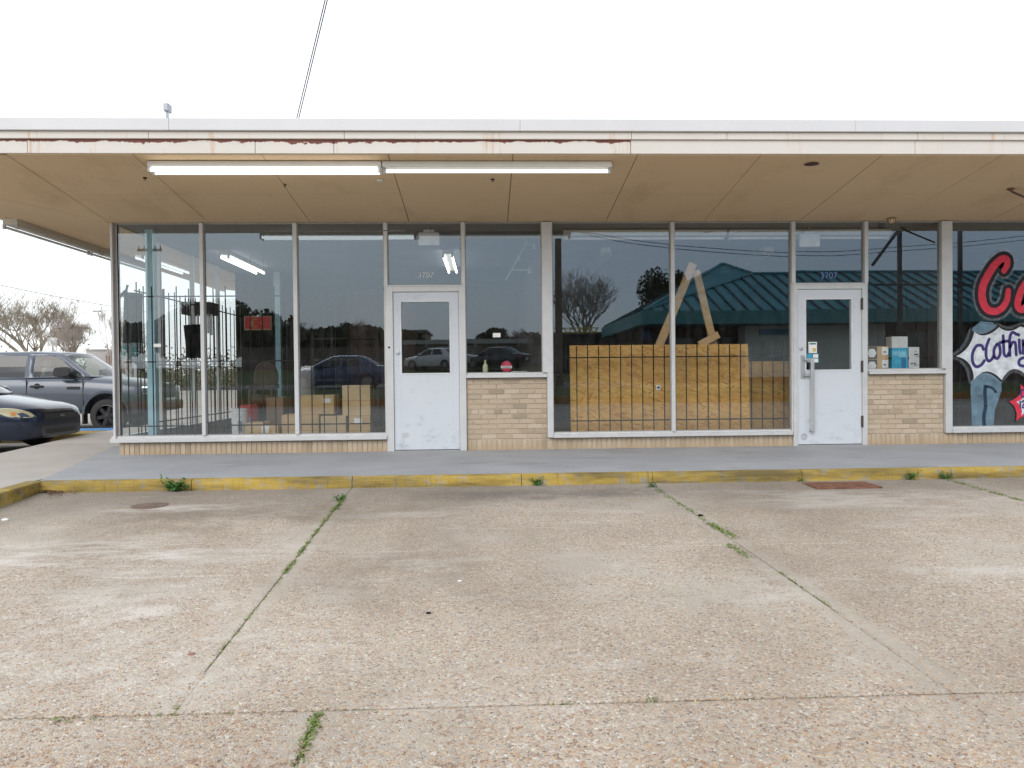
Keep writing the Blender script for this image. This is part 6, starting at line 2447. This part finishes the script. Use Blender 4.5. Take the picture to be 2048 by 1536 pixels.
mb.poly([tuple(v) for v in (p1, p2, q2, q1)])
roof = mb.build('roof', M_TEAL, teal)
# standing seams: front slope
n = Vector((e1 - e0)).cross(p2 - e0).normalized()
if n.z < 0:
    n = -n
k = 0
x = eL[0] + 0.4
slope = (p2.z - eZ) / (p2.y - e0.y)
while x < eR[0]:
    # where the seam meets ridge or hip
    if x < p1.x:
        f = (x - e0.x) / (p1.x - e0.x)
        topv = e0.lerp(p1, f)
    else:
        topv = Vector((x, p2.y, p2.z))
    botv = Vector((x, e0.y, e0.z))
    mid = (topv + botv) / 2 + n * 0.03
    MB().obox(mid, (topv - botv) / 2, (0.035, 0, 0), n * 0.05).build('seam', M_TEALD, teal)
    x += 0.62
# hip end seams
n2_ = (b0_ - e0).cross(p0 - e0).normalized()
if n2_.z < 0:
    n2_ = -n2_
y = 0.5
while y < dp:
    bot = e0.lerp(b0_, y / dp)
    f = 1 - abs(2 * y / dp - 1)
    topv = Vector((e0.x + (p0.x - e0.x) * f, bot.y, eZ + (p0.z - eZ) * f))
    MB().obox((bot + topv) / 2 + n2_ * 0.03, (topv - bot) / 2, (0, 0.035, 0), n2_ * 0.05).build('seam', M_TEALD, teal)
    y += 0.62
# ridge and hip caps
mb = MB()
for a, b in ((e0, p1), (p1, p2), (p0, e0), (p0, p1)):
    mb.tube([a + Vector((0, 0, 0.04)), b + Vector((0, 0, 0.04))], 0.07, 6)
mb.build('ridge_cap', M_TEAL, teal)
zf_ = mir(1450, 647, L0)[1]
MB().box(eL[0] - 0.05, eR[0], -L0 - 0.2, -L0 + 0.02, zf_, eZ + 0.02).build('fascia', M_TEALF, teal)
MB().box(eL[0] - 0.06, eL[0] + 0.14, -L0 - dp, -L0 - 0.2, zf_, eZ + 0.02).build('fascia', M_TEALF, teal)
MB().box(eL[0] + 0.14, eR[0], -L0 - dp, -L0 - 0.2, zf_ + 0.02, zf_ + 0.06).build('eave_soffit', M_TEALF, teal)
xw = mir(1497, 700, L0 + 1.4)[0]
M_WBRK = plain('painted_white_brick', (0.8, 0.78, 0.73), 0.8, 0, 0.2, 0.1, 4, 0.4)
M_DBRK = plain('brown_brick_far', (0.11, 0.065, 0.05), 0.85, 0, 0.2, 0.25, 4, 0.4)
mb = MB().box(xw, mir(1760, 700, L0 + 1.4)[0], -L0 - 9, -L0 - 1.4, 0.9, zf_)
mb.build('white_wall', M_WBRK, teal)
MB().box(xw, mir(1760, 700, L0 + 1.4)[0], -L0 - 1.5, -L0 - 1.38, 0.4, 0.95).build('brick_plinth', M_DBRK, teal)
MB().box(mir(1760, 700, L0 + 1.4)[0] + 0.01, eR[0] - 0.3, -L0 - 9, -L0 - 1.6, 0.4, zf_).build('brick_wall', M_DBRK, teal)
MB().box(eL[0] + 0.5, xw - 0.01, -L0 - 9, -L0 - 2.4, 0.4, zf_).build('brick_wall', M_DBRK, teal)
for k in range(4):
    x = eL[0] + 1.0 + k * 1.1
    f_ = MB().box(x, x + 0.8, -L0 - 2.4, -L0 - 2.34, 0.6, zf_ - 0.4).build('window', M_TRIM, teal)
    MB().box(x + 0.05, x + 0.75, -L0 - 2.345, -L0 - 2.33, 0.7, zf_ - 0.5).build('pane', M_CARGD, f_)
for k in range(6):
    x = mir(1770, 700, L0 + 1.6)[0] + 0.4 + k * 1.6
    f_ = MB().box(x, x + 1.2, -L0 - 1.6, -L0 - 1.55, 1.2, zf_ - 0.3).build('window', M_TRIM, teal)
    MB().box(x + 0.05, x + 1.15, -L0 - 1.555, -L0 - 1.54, 1.28, zf_ - 0.4).build('pane', M_CARGD, f_)
# blue lettered board on the white wall (wavy band, its letters cannot be made out)
x0, z1 = mir(1527, 658, L0 + 1.3)
x1, z0 = mir(1592, 669, L0 + 1.3)
M_SIGNB = plain('sign_blue', (0.02, 0.25, 0.42), 0.5)
sg = MB().box(x0, x1, -L0 - 1.36, -L0 - 1.3, z0, z1).build('sign_board', M_SIGNB, teal)
x0, z1 = mir(1287, 660, L0 + 2.2)
x1, z0 = mir(1305, 680, L0 + 2.2)
MB().box(x0, x1, -L0 - 2.3, -L0 - 2.2, z0, z1).build('sign_board', plain('sign_deep_blue', (0.03, 0.09, 0.25), 0.5), teal)
# steel sign posts rising in front of the teal roof
for px, lb in ((1790, 'dark steel sign post mirrored in the narrow window'), (1921, 'dark steel sign post mirrored in the painted window')):
    x = mir(px, 560, 21.2)[0]
    tag(MB().box(x - 0.07, x + 0.07, -21.3, -21.16, 0.6, 9.0).build('sign_post', M_CABLE), lb, 'post', 'steel sign posts')
a = mplace(1735, 532, 20.9)
b = mplace(1790, 458, 20.9)
a, b = Vector((a[0], a[1], a[2])), Vector((b[0], b[1], b[2]))
d = b - a
tag(MB().tube([a - d * 0.0, b + d * 1.3], 0.07, 6).build('steel_brace', M_CABLE), 'slanting dark steel brace mirrored in the narrow window', 'brace')
xa6 = mir(1735, 571, 21.0)
xb6 = mir(2040, 571, 21.0)
tag(MB().tube([(xa6[0], -21.0, xa6[1]), (xb6[0] + 3, -21.0, xa6[1])], 0.05, 6).build('sign_rail', M_CABLE), 'thin dark rail joining the mirrored steel posts', 'rail')
# yellow lattice sign by the tree
x0, z1 = mir(1112, 655, 34)
x1, z0 = mir(1200, 665, 34)
t = thing('lattice_sign', 'yellow lattice beam mirrored under the big bare tree', 'sign', ((x0 + x1) / 2, -34, 1.2))
M_YEL = plain('lattice_yellow', (0.6, 0.48, 0.03), 0.5)
MB().box(x0, x1, -34.06, -34, z1 - 0.06, z1).build('rail', M_YEL, t)
MB().box(x0, x1, -34.06, -34, z0, z0 + 0.06).build('rail', M_YEL, t)
nn = 10
for k in range(nn):
    a = x0 + (x1 - x0) * k / nn
    b = x0 + (x1 - x0) * (k + 1) / nn
    s, e = (z0, z1) if k % 2 else (z1, z0)
    MB().tube([(a, -34.03, s), (b, -34.03, e)], 0.035, 5).build('strut', M_YEL, t)
for x in (x0 + 0.1, x1 - 0.1):
    MB().box(x - 0.06, x + 0.06, -34.1, -33.98, 1.1, z0).build('post', M_BLACK, t)
x0, z1 = mir(1113, 666, 36)
x1, z0 = mir(1260, 700, 36)
ob = thing('dark_shed', 'low dark building mirrored behind the lattice beam', 'building', ((x0 + x1) / 2, -38, 1.2))
MB().box(x0, x1, -41, -36, 1.1, z1 - 0.1).build('wall', plain('shed_dark', (0.06, 0.055, 0.05), 0.8), ob)
MB().box(x0 - 0.2, x1 + 0.2, -41.2, -35.8, z1 - 0.1, z1 + 0.05).build('roof', plain('shed_roof', (0.12, 0.11, 0.1), 0.8), ob)


def utility_pole(label, X, Y, z0, z1, r=0.15, arm=True, arm_z=None, axis=0, armw=1.3, lamp=False):
    t = thing('utility_pole', label, 'utility pole', (X, Y, z0), 'utility poles')
    MB().tube([(X, Y, z0 - 0.2), (X, Y, z1)], [r, r * 0.7], 10).build('pole', M_WOODP, t, smooth=True)
    if arm:
        az = arm_z or z1 - 0.5
        d = Vector((cos(axis), sin(axis), 0))
        MB().obox((X, Y, az), d * armw, Vector((-d.y, d.x, 0)) * 0.06, (0, 0, 0.06)).build('crossarm', M_WOODP, t)
        for k in (-0.9, -0.45, 0.45, 0.9):
            c = Vector((X, Y, az + 0.06)) + d * armw * k
            MB().lathe(c, (0, 0, 1), [(0.03, 0), (0.05, 0.04), (0.03, 0.08), (0.045, 0.12), (0, 0.16)], 8).build('insulator', M_STEEL, t)
    return t


p = mplace(1121, 760, 21.5)
utility_pole('thick wooden utility pole mirrored at the left of the chipboard window', p[0], -21.5, 0.6, 10.5, 0.17, arm=True)
p = mplace(571, 642, 40)
utility_pole('dark utility pole with crossarm mirrored right of the red sign', p[0], -40, 1.5, p[2], 0.16, True, p[2] - 0.25)
p = mplace(312, 500, 28)
utility_pole('tall utility pole with crossarm mirrored in the corner pane', p[0], -28, 0.7, 9.5, 0.16, True, mir(312, 500, 28)[1], armw=0.6)
p = mplace(678, 652, 38)
utility_pole('slim pole mirrored above the blue sedan', p[0], -38, 1.3, p[2], 0.08, False)
p = at(146, 649, 50)
utility_pole('wooden utility pole with crossarm between the bare trees', p[0], 50, -0.06, p[1], 0.14, True, p[1] - 0.3)
# overhead wires mirrored in the panes
for k, (ya, yb, yc, lb) in enumerate(((468, 496, 505, 'upper overhead wire mirrored across the right windows'), (470, 503, 513, 'lower overhead wire mirrored across the right windows'))):
    pts = [mplace(1130, ya - 12 - 8 * k, 21.5), mplace(1200, ya + 4 * k, 21.6), mplace(1340, yb - 8, 22), mplace(1600, yc, 24), mplace(1760, yc - 7, 25), mplace(2060, yc - 34, 26), mplace(2500, yc - 90, 28)]
    tag(MB().tube(catmull(pts, 6), 0.016, 5).build('overhead_wire', M_CABLE), lb, 'wire', 'overhead wires')
# wire, street lamp, small buildings beyond the truck
a = at(-30, 564, 30)
b = at(236, 615, 36)
pts = [Vector((a[0], 30, a[1])), Vector(((a[0] + b[0]) / 2, 33, (a[1] + b[1]) / 2 - 0.05)), Vector((b[0], 36, b[1])), Vector((at(330, 630, 38)[0], 38, at(330, 630, 38)[1]))]
tag(MB().tube(catmull([tuple(p) for p in pts], 5), 0.016, 5).build('overhead_wire', M_CABLE), 'single overhead wire sloping past the bare trees', 'wire', 'overhead wires')
sx, sz_ = at(250, 622, 40)
t = thing('street_lamp', 'grey street lamp with a long curved arm near the shop corner', 'street lamp', (sx + 0.6, 40, -0.06))
MB().tube([(sx + 0.6, 40, -0.06), (sx + 0.6, 40, sz_ - 0.6)], [0.09, 0.06], 8).build('pole', M_STEEL, t)
ex, ez = at(198, 622, 40)
MB().tube(catmull([(sx + 0.6, 40, sz_ - 0.7), (sx + 0.3, 40, sz_ - 0.3), ((sx + ex) / 2, 40, sz_ + 0.0), (ex, 40, ez)], 5), 0.035, 6).build('arm', M_STEEL, t)
MB().obox((ex - 0.15, 40, ez), (0.25, 0, 0), (0, 0.1, 0), (0, 0, 0.06)).build('lamp_head', M_STEEL, t, bevel=0.03)
x0, z1 = at(172, 701, 60)
x1, z0 = at(212, 722, 60)
ob = thing('white_shed', 'plain white flat-roofed building beyond the pickup windscreen', 'building', ((x0 + x1) / 2, 62, -0.06))
MB().box(x0, x1, 60, 66, -0.06, z1).build('wall', plain('shed_white', (0.66, 0.62, 0.58), 0.8), ob)
MB().box(x0 - 0.1, x1 + 0.1, 59.9, 66.1, z1, z1 + 0.12).build('roof', plain('shed_roof_pale', (0.55, 0.55, 0.55), 0.8), ob)
MB().box(x0 + 1.2, x0 + 2.2, 59.95, 60.0, 0, 2.1).build('door', M_TRIM, ob)
x0, z1 = at(212, 706, 58)
x1, _ = at(228, 706, 58)
ob = thing('brick_hut', 'small reddish gabled hut right of the white building', 'building', ((x0 + x1) / 2, 59, -0.06))
MB().box(x0, x1, 58, 60, -0.06, z1 - 0.3).build('wall', plain('hut_red', (0.35, 0.2, 0.16), 0.8), ob)
MB().prism([(x0 - 0.1, z1 - 0.3), (x1 + 0.1, z1 - 0.3), ((x0 + x1) / 2, z1 + 0.3)], 57.9, 60.1).build('roof', plain('hut_roof', (0.5, 0.42, 0.38), 0.8), ob)
x, z = at(105, 685, 45)
t = thing('post_sign', 'small white square sign on a post behind the truck roof', 'sign', (x, 45, -0.06))
MB().tube([(x, 45, -0.06), (x, 45, z)], 0.04, 6).build('post', M_STEEL, t)
MB().box(x - 0.32, x + 0.32, 44.93, 44.96, z - 0.25, z + 0.35).build('board', M_PAPER, t)
# low scrub line on the far side of the lot
mb = MB()
rr = random.Random(12)
for k in range(40000):
    c = Vector((rr.uniform(-60, -5), 70 + rr.uniform(-4, 6), abs(rr.gauss(0, 1.5)) - 0.05))
    a = Vector((rr.gauss(0, 1), rr.gauss(0, 1), rr.gauss(0, 1))).normalized() * 0.12
    b = a.cross(Vector((rr.gauss(0, 1), rr.gauss(0, 1), rr.gauss(0, 1)))).normalized() * 0.07
    mb.quad(tuple(c - a - b), tuple(c + a - b), tuple(c + a + b), tuple(c - a + b))
stuff(mb.build('scrub', plain('scrub_brown', (0.22, 0.185, 0.13), 0.9, 0, 0.2, 0.4, 1), fix=False), 'low brown scrub and hedging beyond the side lot')

# ================================================================== GRASS IN THE JOINTS, WEEDS, LITTER
def blades(mb, x, y, n, spread, h, rr):
    for _ in range(n):
        bx, by = x + rr.gauss(0, spread[0]), y + rr.gauss(0, spread[1])
        z = lotz(by) - 0.012
        a = rr.uniform(0, 2 * pi)
        hh = h * rr.uniform(0.4, 1.2)
        w = 0.003
        lx, ly = cos(a) * hh * 0.8, sin(a) * hh * 0.8
        px, py = -sin(a) * w, cos(a) * w
        i = len(mb.v)
        mb.v += [(bx - px, by - py, z), (bx + px, by + py, z), (bx + lx * 0.4 + px, by + ly * 0.4 + py, z + hh * 0.7), (bx + lx * 0.4 - px, by + ly * 0.4 - py, z + hh * 0.7), (bx + lx, by + ly, z + hh * 0.9)]
        mb.f += [(i, i + 1, i + 2, i + 3), (i + 3, i + 2, i + 4)]


mb = MB()
rr = random.Random(8)


def seg(pa, pb, dens, h, sx=0.008):
    a, b = gr(*pa), gr(*pb)
    L = sqrt((a[0] - b[0]) ** 2 + (a[1] - b[1]) ** 2)
    n = int(L * dens * 0.55)
    for k in range(n):
        f = rr.random()
        if sin(f * 31 + pa[0]) + sin(f * 77 + pa[1]) * 0.6 + rr.uniform(-0.8, 0.8) < -0.5:
            continue
        blades(mb, a[0] + (b[0] - a[0]) * f, a[1] + (b[1] - a[1]) * f, 5, (sx, sx), h, rr)


seg((690, 990), (672, 1020), 260, 0.03)
seg((672, 1012), (560, 1160), 300, 0.022)
seg((560, 1160), (420, 1330), 140, 0.016)
seg((360, 1405), (345, 1425), 200, 0.02)
seg((636, 1428), (596, 1534), 420, 0.025, 0.012)
seg((1312, 978), (1420, 1048), 200, 0.022, 0.02)
seg((1420, 1048), (1480, 1080), 500, 0.028, 0.02)
seg((1455, 1088), (1498, 1115), 420, 0.025, 0.018)
seg((1560, 1143), (1680, 1226), 260, 0.016, 0.012)
seg((1870, 952), (2046, 1002), 400, 0.022, 0.02)
seg((100, 1441), (200, 1439), 260, 0.02)
seg((230, 1437), (480, 1429), 90, 0.016)
seg((0, 1442), (640, 1423), 30, 0.012)
seg((640, 1422), (2046, 1378), 26, 0.012)
seg((1090, 1406), (1160, 1404), 160, 0.015)
seg((1290, 1401), (1320, 1399), 300, 0.018)
seg((1450, 1396), (1560, 1391), 200, 0.014)
seg((50, 1158), (230, 1157), 60, 0.01)
seg((190, 1157), (222, 1157), 350, 0.014)
seg((260, 1156), (370, 1155), 80, 0.01)
seg((600, 1108), (1120, 1100), 50, 0.008)
seg((140, 982), (2040, 950), 14, 0.02, 0.01)
stuff(mb.build('joint_grass', M_BLADE, fix=False), 'short grass growing in the slab joints')


def weed(label, px, py, n, size, seed):
    x, y = gr(px, py)
    y = min(y, -2.47)
    z = lotz(y) - 0.005
    rr = random.Random(seed)
    t = thing('weed', label, 'weed', (x, y, z), 'weeds along the kerb')
    st, lf = MB(), MB()
    for k in range(n):
        a = rr.uniform(0, 2 * pi)
        reach = size * rr.uniform(0.4, 1.1)
        tip = Vector((cos(a) * reach, -abs(sin(a)) * reach * 0.5, size * rr.uniform(0.25, 1.0)))
        st.tube([(0, 0, 0), tuple(tip * 0.5 + Vector((0, 0, size * 0.15))), tuple(tip)], [0.003, 0.002, 0.001], 4, cap=False)
        for j in range(7):
            c = tip * rr.uniform(0.3, 1.0) + Vector((rr.gauss(0, 0.012), rr.gauss(0, 0.01), rr.gauss(0.01, 0.012)))
            u = Vector((rr.gauss(0, 1), rr.gauss(0, 1), rr.gauss(0, 0.6))).normalized() * size * 0.16
            v = u.cross(Vector((rr.gauss(0, 0.4), rr.gauss(0, 0.4), 1))).normalized() * size * 0.08
            lf.poly([tuple(c - u), tuple(c - u * 0.2 + v), tuple(c + u), tuple(c - u * 0.2 - v)])
    st.build('stem', M_LEAF, None, fix=False).parent = t
    lf.build('leaves', M_LEAF, None, fix=False).parent = t
    return t


weed('largest leafy weed at the kerb, below the corner windows', 359, 980, 16, 0.15, 1)
weed('low weed at the kerb below the brick-sill window', 1073, 968, 12, 0.085, 2)
weed('flat weed where the second joint meets the kerb', 1305, 974, 9, 0.07, 3)
weed('leafy weed at the kerb right of the iron cover', 1812, 957, 11, 0.09, 4)
weed('weed where the right joint meets the kerb', 1882, 956, 10, 0.08, 5)
weed('weed in the first joint just off the kerb', 680, 1002, 12, 0.07, 6)
weed('small weed at the kerb left of the iron cover', 1600, 962, 7, 0.05, 7)

# litter: leaves in the kerb corner, paper scraps, a black pebble
mb = MB()
rr = random.Random(15)
for k in range(170):
    x, y = gr(95 + abs(rr.gauss(0, 26)), 986 + rr.gauss(0, 4))
    y = min(y, -2.47)
    z = lotz(y) + rr.uniform(0.004, 0.03)
    u = Vector((rr.gauss(0, 1), rr.gauss(0, 1), rr.gauss(0, 0.3))).normalized() * rr.uniform(0.008, 0.024)
    v = u.cross(Vector((0, 0, 1))).normalized() * 0.007
    c = Vector((x, y, z))
    mb.poly([tuple(c - u), tuple(c + v), tuple(c + u), tuple(c - v)])
stuff(mb.build('leaf_litter', plain('dead_leaf', (0.22, 0.13, 0.08), 0.9, 0, 0.2, 0.4, 30), fix=False), 'dry leaves swept into the kerb corner')


def pebble(label, px, py, r, mat, name='pebble', seed=0):
    x, y = gr(px, py)
    rr = random.Random(seed)
    bm = bmesh.new()
    bmesh.ops.create_icosphere(bm, subdivisions=2, radius=r)
    for v in bm.verts:
        v.co = v.co * rr.uniform(0.85, 1.1)
        v.co.z *= 0.5
        v.co.x *= 1.4
    me = bpy.data.meshes.new(name)
    bm.to_mesh(me)
    bm.free()
    me.materials.append(mat)
    me.shade_smooth()
    o = bpy.data.objects.new(name, me)
    COL.objects.link(o)
    o.location = (x, y, lotz(y) + r * 0.3)
    return tag(o, label, name.replace('_', ' '))


pebble('white scrap of paper at the left edge of the lot', 10, 1041, 0.022, M_PAPER, 'paper_scrap', 1)
pebble('black lump lying beside the second joint', 1401, 1032, 0.018, M_BLACK, 'lump', 2)
pebble('reddish stone lying on the left slab', 383, 1309, 0.012, plain('stone_red', (0.33, 0.17, 0.12), 0.8), 'stone', 3)
pebble('white stone lying on the middle slab', 920, 1163, 0.010, M_PAPER, 'white_stone', 4)
pebble('tiny black stone on the middle slab', 857, 1227, 0.010, M_BLACK, 'black_stone', 5)
pebble('grey lump in front of the kerb below the plain door', 858, 966, 0.02, M_STEEL, 'grey_lump', 6)
# loose and proud stones of the aggregate in the nearest slabs
import math as _m
mb = MB()
rr = random.Random(31)
for k in range(15000):
    px = rr.uniform(-20, 2068)
    py = 1536 - 330 * rr.random() ** 1.3
    x, y = gr(px, py)
    z = lotz(y)
    r = rr.uniform(0.0025, 0.006)
    a = rr.uniform(0, pi)
    ux, uy = cos(a) * r * rr.uniform(1.0, 1.7), sin(a) * r * rr.uniform(1.0, 1.7)
    vx, vy = -sin(a) * r * 0.8, cos(a) * r * 0.8
    i = len(mb.v)
    mb.v += [(x + ux, y + uy, z - 0.001), (x + vx, y + vy, z - 0.001), (x - ux, y - uy, z - 0.001), (x - vx, y - vy, z - 0.001),
             (x + ux * 0.5 + vx * 0.4, y + uy * 0.5 + vy * 0.4, z + r * 0.5), (x - ux * 0.5 + vx * 0.3, y - uy * 0.5 + vy * 0.3, z + r * 0.55), (x - ux * 0.2 - vx * 0.5, y - uy * 0.2 - vy * 0.5, z + r * 0.45)]
    mb.f += [(i, i + 1, i + 4), (i + 1, i + 5, i + 4), (i + 1, i + 2, i + 5), (i + 2, i + 6, i + 5), (i + 2, i + 3, i + 6), (i + 3, i, i + 6), (i, i + 4, i + 6), (i + 4, i + 5, i + 6)]


def stone_mat():
    t = NT('loose_stone')
    v = t.coord(kind='World')
    vo = t.n('ShaderNodeTexVoronoi', feature='F1')
    vo.inputs['Scale'].default_value = 45
    t.l(v, vo.inputs['Vector'])
    sep = t.n('ShaderNodeSeparateColor')
    t.l(vo.outputs['Color'], sep.inputs[0])
    c = t.ramp(sep.outputs[0], [(0, (0.24, 0.16, 0.12)), (0.25, (0.45, 0.28, 0.17)), (0.5, (0.56, 0.44, 0.3)), (0.75, (0.42, 0.35, 0.29)), (0.95, (0.6, 0.55, 0.47))])
    t.bsdf(c, 0.7, 0, 0.3)
    return t.m


stuff(mb.build('aggregate_stones', stone_mat(), fix=False), 'stones standing proud of the worn aggregate')
print('bricks', nb, 'objects', len(bpy.data.objects))
